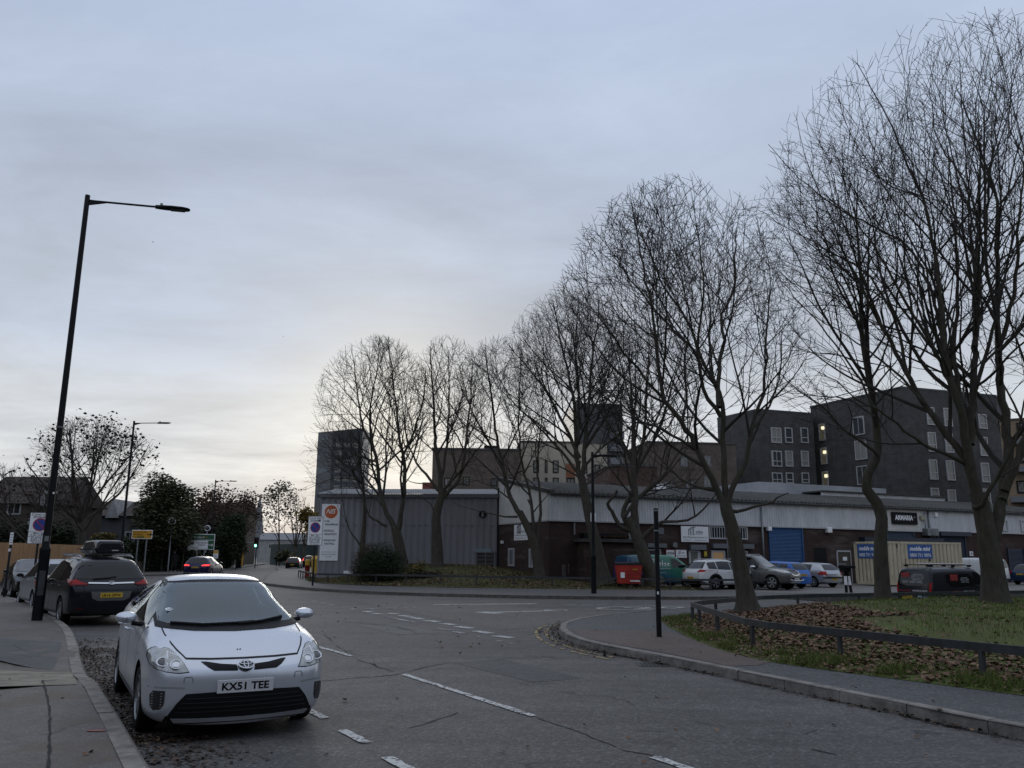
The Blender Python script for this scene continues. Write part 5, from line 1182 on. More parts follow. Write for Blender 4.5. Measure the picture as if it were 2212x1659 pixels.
def see_glass(name, tint, gl=1.0):
    m = bpy.data.materials.new(name); m.use_nodes = True; nt = m.node_tree; nt.nodes.clear(); N = nt.nodes.new; o = N('ShaderNodeOutputMaterial'); mx = N('ShaderNodeMixShader'); t = N('ShaderNodeBsdfTransparent'); g = N('ShaderNodeBsdfGlossy'); f = N('ShaderNodeFresnel')
    f.inputs[0].default_value = 1.52; t.inputs[0].default_value = (*tint,1); g.inputs['Roughness'].default_value = .02; g.inputs[0].default_value = (gl*.88,gl*.96,gl*1.0,1)
    k = nt.nodes.new('ShaderNodeMath'); k.operation = 'MULTIPLY_ADD'; k.inputs[1].default_value = 1.25; k.inputs[2].default_value = .03; nt.links.new(f.outputs[0],k.inputs[0]); nt.links.new(k.outputs[0],mx.inputs[0]); nt.links.new(t.outputs[0],mx.inputs[1]); nt.links.new(g.outputs[0],mx.inputs[2]); nt.links.new(mx.outputs[0],o.inputs[0]); return m
M_['clear'] = see_glass('clear_windscreen',(.74,.78,.78)); M_['tinted'] = see_glass('tinted_side_glass',(.22,.24,.24))
PANE = [(-.70,1.035),(-.62,1.012),(0,.992),(.62,1.012),(.70,1.035),(.675,1.15),(.625,1.29),(.575,1.372),(.53,1.388),(.2,1.398),(-.2,1.398),(-.53,1.388),(-.575,1.372),(-.625,1.29),(-.675,1.15)]
SIDEW = [[(.90,.985),(.55,1.0),(.06,1.015),(.10,1.350),(.30,1.325),(.62,1.200)],[(.01,1.018),(-.80,1.055),(-.95,1.08),(-.78,1.295),(-.4,1.352),(.04,1.360)]]
def lift_cuts(c):
    cav = MB(); K = 10
    for i,x in enumerate((-1.45,-1.2,-.7,-.2,.2,.55,.85,1.06)):
        t = c.top(x)-.055; b = c.belt(x); wl = c.half(x)-.10; wr = S_lift['wr']-.045; g = max(0,min(1,(t-b)/.36)); wm = lerp(wl,wr,.5*g); wt = lerp(wl*.92,wr,g)
        h = [(wl,.52),(wl,b),(wm,lerp(b,t,.5)),(wt,t-.05),(wt*.6,t)]; cav.v.extend([(x,y,z) for y,z in h]+[(x,-y,z) for y,z in h[::-1]])
        if i: 
            for k in range(K): cav.f.append(((i-1)*K+k,(i-1)*K+(k+1)%K,i*K+(k+1)%K,i*K+k))
    cav.f.append(tuple(range(K-1,-1,-1))); cav.f.append(tuple(7*K+k for k in range(K))); cav.m = [0]*len(cav.f); out = [cav]
    P = [(y*.985,1.19+(z-1.19)*.965) for y,z in PANE]; M = Matrix(((0,0,1,0),(1,0,0,0),(0,1,0,0),(0,0,0,1))); out.append(MB().mprism(P,M,.28,1.6))
    for Q in SIDEW:
        cx = sum(p[0] for p in Q)/len(Q); cz = sum(p[1] for p in Q)/len(Q); Q2 = [(cx+(x-cx)*.965,cz+(z-cz)*.955) for x,z in Q]; Mx = Matrix(((1,0,0,0),(0,0,-1,0),(0,1,0,0),(0,0,0,1)))
        out.append(MB().mprism(Q2,Mx,.40,1.2)); out.append(MB().mprism(Q2,Mx,-1.2,-.40))
    return out
S_lift['cuts'] = lift_cuts
def lift_cabin(c):
    q = MB(); q.hexa([(.50,-.70,.55),(.50,.70,.55),(1.04,.70,.55),(1.04,-.70,.55),(.56,-.70,.90),(.56,.70,.90),(1.02,.70,.955),(1.02,-.70,.955)]); d = loc_obj('dashboard',q,M_['cabin'],c.root,bevel=.04); q = MB(); q.box((.62,-.37,.95),(.22,.34,.07)); loc_obj('binnacle',q,M_['cabin'],d,bevel=.03)
    T = Vector((.36,-.37,.90)); R = Matrix.Translation(T)@Matrix.Rotation(math.radians(-65),4,'Y'); q = MB(); q.tube([R@Vector((.185*math.cos(a),.185*math.sin(a),0)) for a in [2*math.pi*k/24 for k in range(25)]],.017,8); q.tube([R@Vector((0,-.18,0)),R@Vector((0,.18,0))],.018,6); q.tube([R@Vector((0,0,0)),R@Vector((0,0,-.25))],.03,6); loc_obj('steering_wheel',q,M_['plastic'],c.root,smooth=True)
    for y in (-.37,.37):
        q = MB(); q.hexa([(-.55,y-.25,.55),(-.55,y+.25,.55),(-.40,y+.25,.55),(-.40,y-.25,.55),(-.72,y-.21,1.12),(-.72,y+.21,1.12),(-.62,y+.21,1.12),(-.62,y-.21,1.12)]); s_ = loc_obj('seat',q,M_['seat'],c.root,bevel=.05); q = MB(); q.box((-.69,y,1.22),(.10,.26,.17)); loc_obj('headrest',q,M_['seat'],s_,bevel=.05)
    q = MB(); q.hexa([(-1.35,-.62,.6),(-1.35,.62,.6),(-1.2,.62,.6),(-1.2,-.62,.6),(-1.45,-.58,1.08),(-1.45,.58,1.08),(-1.36,.58,1.08),(-1.36,-.58,1.08)]); loc_obj('rear_seat',q,M_['seat'],c.root,bevel=.04)
    hh,n,dd = c.cast('f',(0,1.33)); q = MB(); q.box((hh.x-.09,0,1.30),(.03,.22,.06)); loc_obj('rear_view_mirror',q,M_['plastic'],c.root,bevel=.015)
def build_lift():
    h = (.48,-.877); hv = Vector(h).normalized(); mid = Vector((-2.80,8.68))-hv*1.30*CS
    c = Car(S_lift,'parked_car','silver liftback car parked at the left kerb facing the camera, nearest of all','car',(mid.x,mid.y,0),h,P_silver)
    # windscreen with its black border, then the clear pane
    bord = [(-.735,.985),(-.4,.955),(0,.945),(.4,.955),(.735,.985),(.70,1.13),(.645,1.29),(.575,1.400),(.3,1.424),(0,1.43),(-.3,1.424),(-.575,1.400),(-.645,1.29),(-.70,1.13)]
    frit = [(-.735,.985),(-.4,.955),(0,.945),(.4,.955),(.735,.985),(.70,1.035),(.62,1.018),(0,.998),(-.62,1.018),(-.70,1.035)]
    wb = c.patch('windscreen','f',frit,M_['plastic'],.003,.02,step=.03)
    for sg in (1,-1):
        pl = [(.735,.985),(.705,1.13),(.655,1.29),(.588,1.398),(.555,1.386),(.61,1.29),(.66,1.15),(.688,1.035)]; c.patch('pillar_trim','f',[(sg*y,z) for y,z in pl][::sg],M_['plastic'],.003,.02,parent=wb,step=.03)
    c.patch('header_trim','f',[(-.56,1.384),(-.2,1.394),(.2,1.394),(.56,1.384),(.585,1.402),(.3,1.424),(0,1.43),(-.3,1.424),(-.585,1.402)],M_['plastic'],.003,.02,parent=wb,step=.03)
    pn = c.patch('pane','f',PANE,M_['clear'],.006,-.004,parent=wb,step=.03); lift_cabin(c)
    # permit disc on the glass
    hh,n,d = c.cast('f',(-.58,1.13)); q = MB(); Mx = frame_m(hh+n*.012,(0,1,0),n.cross(Vector((0,1,0)))); q.lathe([(.020,0),(.040,.001)],20,Mx); q.lathe([(1e-3,0),(.012,.001)],14,Mx); loc_obj('permit_disc',q,M_['signwhite'],wb)
    c.wiper('f',[(-.60,1.005),(-.3,.985),(.02,.99),(.22,1.0)]); c.wiper('f',[(.06,.985),(.3,1.0),(.55,1.035)])
    # seats, wheel and dash show through the pane in the photo only as tints: kept inside the glass material
    # bonnet shut line, bumper seams
    mb = MB()
    c.line('f',[(-.685,.985),(-.675,.93),(-.635,.86),(-.60,.815),(-.53,.745),(-.3,.735),(0,.732),(.3,.735),(.53,.745),(.60,.815),(.635,.86),(.675,.93),(.685,.985)],.012,mb)
    loc_obj('panel_seam',mb,M_['plastic'],c.root)
    for sg in (1,-1):
        mb = MB(); a = [(sg*y,z) for y,z in ((.475,.545),(.475,.575),(.485,.592),(.54,.592),(.55,.575),(.55,.545))]; c.line('f',a,.005,mb); loc_obj('tow_eye_cover',mb,M_['plastic'],c.root)
    # lamps
    HL = [(.515,.638),(.60,.630),(.70,.640),(.78,.662),(.822,.70),(.835,.755),(.828,.795),(.80,.822),(.765,.832),(.735,.815),(.70,.828),(.655,.815),(.605,.77),(.555,.705)]
    for sg in (1,-1):
        P = HL if sg > 0 else mirror_poly(HL)
        rim_ = c.patch('headlight','f',[(sg*(.68+(abs(y)-.68)*1.045),.745+(z-.745)*1.05) for y,z in P],M_['plastic'],.004,.03,step=.03)
        c.patch('lens','f',P,M_['lens'],.008,.01,parent=rim_,step=.03)
        for (y,z,r,mm,nm) in ((.725,.715,.056,M_['lensdark'],'projector'),(.62,.695,.052,M_['chrome'],'reflector')):
            hh,n,d = c.cast('f',(sg*y,z)); Mx = frame_m(hh+n*.008,(0,1,0),n.cross(Vector((0,1,0)))); q = MB()
            q.lathe([(1e-3,.012),(r*.5,.010),(r*.8,.004),(r*.82,.001)],22,Mx); loc_obj(nm,q,mm,rim_,smooth=True)
            q = MB(); q.lathe([(r*.82,.001),(r*.9,.010),(r*1.05,.008),(r*1.12,0)],24,Mx); loc_obj('lamp_bezel',q,M_['chrome'],rim_,smooth=True)
        q = MB(); c.line('f',[(sg*.69,.648),(sg*.685,.80)],.012,q,.012)
        for k in range(5): c.line('f',[(sg*(.60+.018*k),.765+.006*k),(sg*(.61+.018*k),.765+.006*k)],.012,q,.012)
        loc_obj('lamp_divider',q,M_['signwhite'],rim_)
        FG = [(.70,.475),(.79,.47),(.81,.43),(.80,.33),(.775,.295),(.72,.31),(.70,.36)]
        fr = c.patch('fog_lamp','f',FG if sg > 0 else mirror_poly(FG),M_['alloyd'],.004,.02,step=.03)
        for k in range(6):
          q = MB(); c.line('f',[(sg*.715,.33+.024*k),(sg*.795,.333+.024*k)],.009,q,.010); loc_obj('fog_louvre',q,M_['chrome'],fr)
        q = MB(); c.line('f',[(sg*.54,.498),(sg*.66,.503),(sg*.83,.50)],.014,q,.004); loc_obj('bumper_crease',q,MATS['silver_trim'],c.root)
    # grilles
    for sg in (1,-1):
        UG = [(.075,.632),(.29,.640),(.345,.672),(.40,.716),(.355,.714),(.22,.692),(.085,.682)]
        c.patch('upper_grille','f',UG if sg > 0 else mirror_poly(UG),M_['plastic'],.002,.02,step=.025)
    LG = [(-.665,.245),(-.3,.235),(0,.232),(.3,.235),(.665,.245),(.60,.36),(.525,.445),(.3,.452),(0,.455),(-.3,.452),(-.525,.445),(-.60,.36)]
    lg = c.patch('lower_grille','f',LG,M_['plastic'],.004,.02,step=.03)
    for z,hw in ((.285,.60),(.325,.58),(.365,.55),(.405,.52)): q = MB(); c.line('f',[(-hw,z),(0,z-.006),(hw,z)],.010,q,.012); loc_obj('grille_bar',q,M_['alloyd'],lg)
    c.patch('bumper_lip','f',[(-.60,.196),(0,.186),(.60,.196),(.63,.232),(.3,.222),(0,.218),(-.3,.222),(-.63,.232)],M_['silverplastic'],.022,.03,step=.03)
    c.patch('bumper_underside','f',[(-.70,.178),(0,.172),(.70,.178),(.675,.250),(.3,.238),(0,.234),(-.3,.238),(-.675,.250)],M_['plastic'],.003,.03,step=.03)
    c.plate('f',0,.497,'KX51 TEE',False,.52,.118,.016,-.08)
    Mx,e = emblem_ring(c,'f',0,.672,.072,M_['chrome'],mat('emblem_blue',(.012,.030,.042),.2,coat=1))
    q = MB()
    for rx,ry,cy in ((.020,.055,.0),(.055,.022,.020)):
        q.tube([Mx@Vector((rx*math.cos(t),cy+ry*math.sin(t),.006)) for t in [2*math.pi*k/24 for k in range(25)]],[.0058]*25,6)
    loc_obj('emblem_mark',q,M_['chrome'],e,smooth=True)
    hh,n,d = c.cast('f',(-.03,.80)); q = MB(); Mx = frame_m(hh+n*.003,(0,1,0),n.cross(Vector((0,1,0)))); q.lathe([(1e-3,.001),(.009,.001)],10,Mx@Matrix.Translation((-.012,0,0))); q.lathe([(1e-3,.001),(.009,.001)],10,Mx@Matrix.Translation((.014,.002,0))); loc_obj('bonnet_chip',q,M_['dkgrey'],c.root)
    # sides
    for sg in 'lq':
        for Q in SIDEW: c.patch('side_window',sg,Q,M_['tinted'],.004,-.002,step=.03)
        c.patch('side_window',sg,[(-1.0,1.09),(-1.45,1.15),(-1.15,1.24),(-.84,1.30)],M_['glass'],.004,.015,step=.03)
        q = MB(); c.line(sg,[(1.02,.965),(.5,.988),(-.2,1.01),(-.9,1.05),(-1.5,1.14)],.022,q,.006); loc_obj('window_trim',q,M_['chrome'],c.root)
        q = MB(); c.line(sg,[(1.0,.185),(-1.0,.185)],.03,q,.012); loc_obj('sill_strip',q,M_['silverplastic'],c.root)
    q = MB()  # dark gutters along the roof edges
    for sg in (1,-1): c.line('t',[(.62,sg*.60),(.42,sg*.575),(.1,sg*.535),(-.6,sg*.525),(-1.4,sg*.50)],.03,q,.006)
    loc_obj('roof_gutter',q,MATS['weathered_steel_rail'],c.root)
    c.seams([(.92,0.0),(.0,0.0),(-1.0,0.0)]); c.handles([-.25,-1.15],.86,P_silver); c.mirrors(.62,1.03,P_silver,.90,.84); c.wheels('alloy',.195,5)
    hh,n,d = c.cast('r',(0,1.30)); q = MB(); q.tube([(-1.0,0,1.41),(-1.12,0,1.54)],[.006,.003],6); loc_obj('roof_aerial',q,M_['plastic'],c.root)
    # bracket side indicator
    for sg,a in ((1,'l'),(-1,'q')):
        q = MB(); c.line(a,[(1.02,.72),(1.10,.715)],.022,q,.006); loc_obj('side_badge',q,M_['chrome'],c.root)
    c.screens(rz=(.98,1.25),rw=(.6,.48))
build_lift()
# --------------------------------------------------------------- other cars
def plan_std(L, W, f=.20, r=.16): 
    h = W/2; return [(-L/2,h*(1-r)*.97),(-L/2+.14,h*(1-r*.35)),(-L/2+.5,h*.985),(-L*.2,h),(L*.25,h),(L/2-.62,h*.975),(L/2-.3,h*.91),(L/2-.1,h*(1-f)),(L/2,h*(1-f*1.7))]
def spec(L,W,H,top,belt,wr,xf,xr,r,zb=.19,**k):
    d = dict(L=L,W=W,H=H,top=top,belt=belt,wr=wr,xf=xf,xr=xr,r=r,zb=zb,plan=plan_std(L,W)); d.update(k); return d
P_navy = paint('navy_paint',(.006,.007,.013),.2,.25,.35); P_blackp = paint('black_car_paint',(.006,.006,.007),.1,.25,.3)
P_sil2 = paint('light_silver_paint',(.40,.42,.44),.6,.3,.3); P_white = paint('white_car_paint',(.60,.61,.61),0,.3,.25); P_dgrey = paint('dark_grey_paint',(.105,.105,.10),.5,.3,.4)
P_blue = paint('bright_blue_paint',(.015,.12,.44),.1,.3,.2); P_dblue = paint('deep_blue_paint',(.012,.03,.075),.2,.28,.2); P_indigo = paint('indigo_paint',(.010,.012,.055),.3,.22,.2)
P_vanblack = paint('black_van_paint',(.011,.013,.018),.1,.3,.45)
def place(front, head, s, at_x):  # car centre so that the point at_x on its axis sits at 'front'
    h = Vector(head).normalized(); p = Vector((front[0],front[1]))-h*at_x*CS; return (p.x,p.y,.126 if p.y > 40 and p.x > 0 else 0)
# dark people carrier with a roof box (seen from behind)
def build_mpv():
    L,W = 4.66,1.88
    s = spec(L,W,1.66,[(-2.33,.86),(-2.25,1.02),(-2.16,1.13),(-1.86,1.52),(-1.70,1.585),(-1.0,1.645),(-.2,1.66),(.5,1.60),(1.2,1.26),(1.6,1.04),(2.0,.93),(2.25,.80),(2.33,.68)],
      [(-2.33,.84),(-2.1,1.06),(-1,1.02),(.5,.97),(1.4,.92),(2.33,.66)],.66,1.38,-1.38,.335,.20,tailshape=[(.2,-.02),(.5,.06),(.75,.05),(1.1,0)])
    h = (-.62,.785); c = Car(s,'parked_car','dark navy people carrier with a black roof box, seen from behind','car',place((-9.75,20.5),h,s,-1.38),h,P_navy)
    c.screens(rz=(1.12,1.50),rw=(.80,.63)); c.side_glass([(1.05,.02),(-.03,-.95),(-1.02,-1.72)])
    TL = [(.52,.99),(.60,.955),(.87,.955),(.885,1.03),(.87,1.10),(.78,1.105),(.66,1.04)]
    for sg in (1,-1):
        P = TL if sg > 0 else mirror_poly(TL); o = c.patch('tail_light','r',P,M_['tail'],.012,.03,step=.05)
        c.patch('lamp_smoke','r',[(sg*y,z) for y,z in ((.54,.985),(.62,.958),(.86,.957),(.86,.985))] if sg > 0 else mirror_poly([(.54,.985),(.62,.958),(.86,.957),(.86,.985)]),M_['taildark'],.016,.01,parent=o,step=.05)
        c.patch('reflector','r',[(sg*a,b) for a,b in ((.60,.40),(.76,.40),(.76,.435),(.60,.435))][::sg],M_['taildark'],.008,.02,step=.05)
    c.patch('chrome_strip','r',[(-.52,1.0),(0,.988),(.52,1.0),(.52,1.032),(0,1.02),(-.52,1.032)],M_['chrome'],.014,.02,step=.06)
    emblem_ring(c,'r',0,1.005,.062,M_['chrome'],M_['taildark'])
    hh,n,d = c.cast('r',(0,1.005)); Mx = Matrix(((0,0,-1,hh.x-.022),(-1,0,0,0),(0,1,0,1.005),(0,0,0,1))); q = MB(); q.tube([Mx@Vector(p) for p in ((-.055,.012,0),(-.01,.030,0),(.012,.006,0),(-.02,-.012,0),(.005,-.032,0),(.055,-.010,0))],[.007]*6,5); loc_obj('emblem_mark',q,M_['chrome'],c.root)
    c.patch('plate_recess','r',[(-.42,.66),(-.30,.60),(.30,.60),(.42,.66),(.46,.82),(-.46,.82)],mat('plate_recess_grey',(.09,.09,.085),.5),.003,.02,step=.06)
    c.plate('r',0,.73,'LK16 OFW',True,.50,.112,.018)
    c.patch('bumper_insert','r',[(-.85,.27),(.85,.27),(.80,.40),(0,.42),(-.80,.40)],M_['plastic'],.004,.02); 
    c.wiper('r',[(.42,1.10),(.1,1.125),(-.12,1.15)],.014)
    mb = MB(); c.line('r',[(-.80,1.13),(-.62,1.02),(-.56,.55),(0,.52),(.56,.55),(.62,1.02),(.80,1.13)],.012,mb); loc_obj('tailgate_seam',mb,M_['plastic'],c.root)
    c.seams([(.98,0),(.0,0),(-1.05,0)]); c.handles([-.22,-1.2],.93,P_navy); c.mirrors(.85,1.06,P_navy,1.05); c.wheels('alloy',.215,5)
    for sg in (1,-1):
        q = MB(); q.tube([(.5,sg*.60,1.60),(.4,sg*.60,1.66),(-1.4,sg*.60,1.665),(-1.65,sg*.60,1.62)],[.016]*4,8); loc_obj('roof_rail',q,M_['silverplastic'],c.root,smooth=True)
    for x in (.15,-.95):
        q = MB(); q.box((x,0,1.705),(.06,1.42,.028)); 
        for sg in (1,-1): q.box((x,sg*.62,1.685),(.09,.10,.05))
        loc_obj('roof_bar',q,M_['silverplastic'],c.root)
    # roof box: hinged lid over a tray, tapering forward
    bm_ = MB(); st = [(-1.45,.24,1.74,1.98,.33),(-1.42,.30,1.73,2.03,.36),(-1.1,.33,1.725,2.06,.38),(-.1,.33,1.725,2.04,.38),(.35,.28,1.73,1.93,.35),(.62,.16,1.76,1.83,.26)]
    n = 0
    for x,wt,z0,z1,wb_ in st: bm_.v.extend([(x,-wb_+.06,z0),(x,wb_-.06,z0),(x,wb_,z0+.09),(x,wb_-.02,z0+.11),(x,wt,z1-.03),(x,wt-.06,z1),(x,-wt+.06,z1),(x,-wt,z1-.03),(x,-wb_+.02,z0+.11),(x,-wb_,z0+.09)])
    K = 10
    for i in range(len(st)-1):
        for k in range(K): bm_.f.append((i*K+k,i*K+(k+1)%K,(i+1)*K+(k+1)%K,(i+1)*K+k))
    bm_.f.append(tuple(range(K-1,-1,-1))); bm_.f.append(tuple((len(st)-1)*K+k for k in range(K))); bm_.m = [0]*len(bm_.f)
    rz = math.atan2(h[1],h[0]); loc = c.root.location; rb = thing('roof_box','glossy black roof box on the bars of the dark people carrier','roof box',tuple(loc),rz)
    rb.location = tuple(loc); rb.scale = (CS,CS,CS); bm_.v = [(x,y-.08,z) for x,y,z in bm_.v]
    loc_obj('lid',bm_,paint('roof_box_plastic',(.010,.011,.016),0,.25,.2),rb,bevel=.02); 
    q = MB(); q.box((-.45,-.08,1.838),(2.0,.80,.012)); loc_obj('box_seam',q,M_['plastic'],rb)
    Mx = Matrix(((0,0,-1,-1.452),(-1,0,0,-.2),(0,1,0,1.80),(0,0,0,1))); q = MB(); q.box((-1.456,-.2,1.80),(.004,.16,.014)); loc_obj('badge',q,M_['signwhite'],rb)
build_mpv()
# small silver hatchback beyond it, seen from behind
def build_small():
    L,W = 3.72,1.66
    s = spec(L,W,1.54,[(-1.86,.82),(-1.80,.98),(-1.70,1.08),(-1.48,1.38),(-1.25,1.47),(-.4,1.535),(.2,1.50),(.85,1.16),(1.12,1.0),(1.5,.92),(1.78,.78),(1.86,.62)],
      [(-1.86,.80),(-1.6,1.0),(-.5,.96),(.6,.93),(1.2,.88),(1.86,.6)],.56,1.2,-1.23,.29,.19,tailshape=[(.2,-.02),(.5,.05),(.75,.03),(1.1,0)])
    h = (-.62,.785); c = Car(s,'parked_car','small silver hatchback between the dark people carrier and the black car','car',place((-13.0,25.1),h,s,-1.8),h,P_sil2)
    c.screens(rz=(1.06,1.38),rw=(.60,.50)); c.side_glass([(.75,-.1),(-.15,-1.05)])
    for sg in (1,-1):
        P = [(.64,.68),(.80,.68),(.80,1.0),(.73,1.06),(.64,1.02)]; o = c.patch('tail_light','r',P if sg > 0 else mirror_poly(P),M_['tail'],.01,.03,step=.05)
        for z in (.80,.92):
            hh,n,d = c.cast('r',(sg*.72,z)); q = MB(); Mx = frame_m(hh+n*.012,(0,1,0),n.cross(Vector((0,1,0)))); q.lathe([(1e-3,.008),(.03,.006),(.045,0)],16,Mx); loc_obj('lamp_bulb',q,M_['lens'],o,smooth=True)
    mb = MB(); c.line('r',[(-.62,1.05),(-.60,.62),(0,.60),(.60,.62),(.62,1.05)],.012,mb); c.line('r',[(-.8,.66),(.8,.66)],.012,mb); loc_obj('tailgate_seam',mb,M_['plastic'],c.root)
    c.plate('r',0,.5,'LB05 KXE',True); c.seams([(.62,0),(-.2,0),(-1.1,0)]); c.handles([-.4],.88,P_sil2); c.mirrors(.55,1.0,M_['plastic'],.9); c.wheels('steel',.17,7,M_['silverplastic'])
build_small()
def build_blackfront():
    L,W = 4.3,1.78
    s = spec(L,W,1.50,[(-2.15,.85),(-2.05,1.0),(-1.8,1.2),(-1.3,1.40),(-.5,1.49),(0,1.46),(.75,1.13),(1.1,.98),(1.6,.90),(2.0,.78),(2.15,.62)],[(-2.15,.82),(-1.6,1.0),(.8,.92),(1.3,.87),(2.15,.6)],.57,1.3,-1.3,.31)
    h = (.6,-.8); c = Car(s,'parked_car','black car facing the camera behind the lamp column, farthest in the kerbside line','car',place((-17.35,31.6),h,s,2.1),h,P_blackp)
    c.screens(fz=(1.0,1.40),fw=(.64,.50),rz=(1.02,1.32),rw=(.58,.48)); c.side_glass([(.7,-.1),(-.16,-1.2)])
    for sg in (1,-1):
        P = [(.50,.62),(.74,.64),(.80,.72),(.72,.76),(.55,.70)]; c.patch('headlight','f',P if sg > 0 else mirror_poly(P),M_['lensdark'],.008,.02,step=.05)
    c.patch('grille','f',[(-.40,.55),(.40,.55),(.36,.70),(-.36,.70)],M_['plastic'],.006,.02); c.line
    mb = MB(); c.line('f',[(-.36,.715),(.36,.715)],.02,mb,.01); loc_obj('grille_trim',mb,M_['chrome'],c.root)
    c.plate('f',0,.42,'BD68 NVR'); c.seams([(.75,0),(-.12,0),(-1.1,0)]); c.mirrors(.55,1.0,P_blackp); c.wheels('alloy',.2,5)
build_blackfront()
def suv_rear(name, label, pos, h, pm, L=4.48, W=1.86, H=1.60, lit=True, plate='GF24 UXE', strip=True, lights=None, ref=-1.3, r=.35):
    k = H/1.6
    s = spec(L,W,H,[(-L/2,.86*k),(-L/2+.06,1.0*k),(-L/2+.16,1.08*k),(-L/2+.48,1.44*k),(-L/2+.62,1.53*k),(-.6,1.59*k),(0,1.57*k),(.75,1.24*k),(1.1,1.08*k),(1.6,1.0*k),(L/2-.12,.84*k),(L/2,.66*k)],
      [(-L/2,.84*k),(-L/2+.4,1.07*k),(-.5,1.02*k),(.8,.98*k),(1.3,.95*k),(L/2,.64*k)],.62,L/2-.88,-L/2+.92,r,.22,tailshape=[(.2,-.02),(.5,.05),(.75,.05),(1.1,0)],low=.38)
    c = Car(s,name,label,'car',place(pos,h,s,ref),h,pm)
    c.screens(rz=(1.10*k,1.44*k),rw=(.70,.56),fz=(1.12*k,1.50*k),fw=(.68,.52)); c.side_glass([(.75,-.1),(-.16,-1.0),(-1.07,-1.6)])
    P = lights or [(.42,.90),(.88,.90),(.89,1.0),(.60,1.0),(.44,.96)]
    for sg in (1,-1):
        c.patch('tail_light','r',P if sg > 0 else mirror_poly(P),M_['lit_red'] if lit else M_['tail'],.012,.03,step=.05)
    c.plate('r',0,.80*k if strip else .62*k,plate,True,.5,.11,.015)
    if strip: c.patch('bumper_strip','r',[(-.78,.40),(.78,.40),(.76,.44),(-.76,.44)],M_['chrome'],.012,.02)
    c.patch('bumper_insert','r',[(-.82,.25),(.82,.25),(.80,.37),(-.80,.37)],M_['plastic'],.006,.02)
    mb = MB(); c.line('r',[(-.66,1.08*k),(-.62,.60),(0,.58),(.62,.60),(.66,1.08*k)],.012,mb); loc_obj('tailgate_seam',mb,M_['plastic'],c.root)
    c.seams([(.65,0),(-.13,0),(-1.05,0)]); c.handles([-.3,-1.15],.93*k,pm); c.mirrors(.6,1.08*k,pm); c.wheels('alloy',.22,5)
    return c
suv_rear('moving_car','indigo blue crossover with lit brake lamps driving away along the far left kerb',(-21.6,58.5),(-.06,1.0),P_indigo,ref=-2.24)
suv_rear('moving_car','black hatchback with one bright lamp driving away at the bend of the road',(-25.6,100),(-.12,.99),P_blackp,4.4,1.78,1.49,False,'LD70 OUJ',False,[(.60,.85),(.84,.85),(.85,1.02),(.66,1.04)],-2.2,.31)
suv_rear('moving_car','dark estate with red lamps beyond the red post, behind the zone sign',(-25.6,108),(-.1,.99),P_blackp,4.5,1.85,1.7,True,'LM19 AEK',False,[(.68,.95),(.84,.95),(.80,1.5),(.70,1.5)],-2.2,.33)
# ---- the yard
crossover = suv_rear('parked_car','white crossover parked in the yard nose to the right, beside the green van',(9.0,42.6),(.90,.43),P_white,4.23,1.82,1.57,False,'GY71 NHD',False,[(.50,.90),(.88,.90),(.90,1.0),(.62,1.03)],-2.11,.345)
def yard_extra():
    c = crossover
    for ax in 'lq':
        q = MB()
        for xw in (c.s['xf'],c.s['xr']):
            r0 = c.s['r']+.09; c.line(ax,[(xw+r0*math.cos(t),c.s['r']+r0*math.sin(t)) for t in [math.radians(a) for a in range(-10,191,10)]],.10,q,.012)
        c.line(ax,[(-.75,.30),(.75,.30)],.12,q,.010); loc_obj('wheel_arch_trim',q,M_['plastic'],c.root)
    c.patch('bumper_insert','r',[(-.86,.36),(.86,.36),(.84,.50),(-.84,.50)],M_['plastic'],.008,.02)
    for sg in (1,-1):
        q = MB(); q.tube([(.35,sg*.55,1.52),(.2,sg*.55,1.575),(-1.2,sg*.55,1.565),(-1.45,sg*.55,1.50)],[.014]*4,6); loc_obj('roof_rail',q,M_['silverplastic'],c.root)
yard_extra()
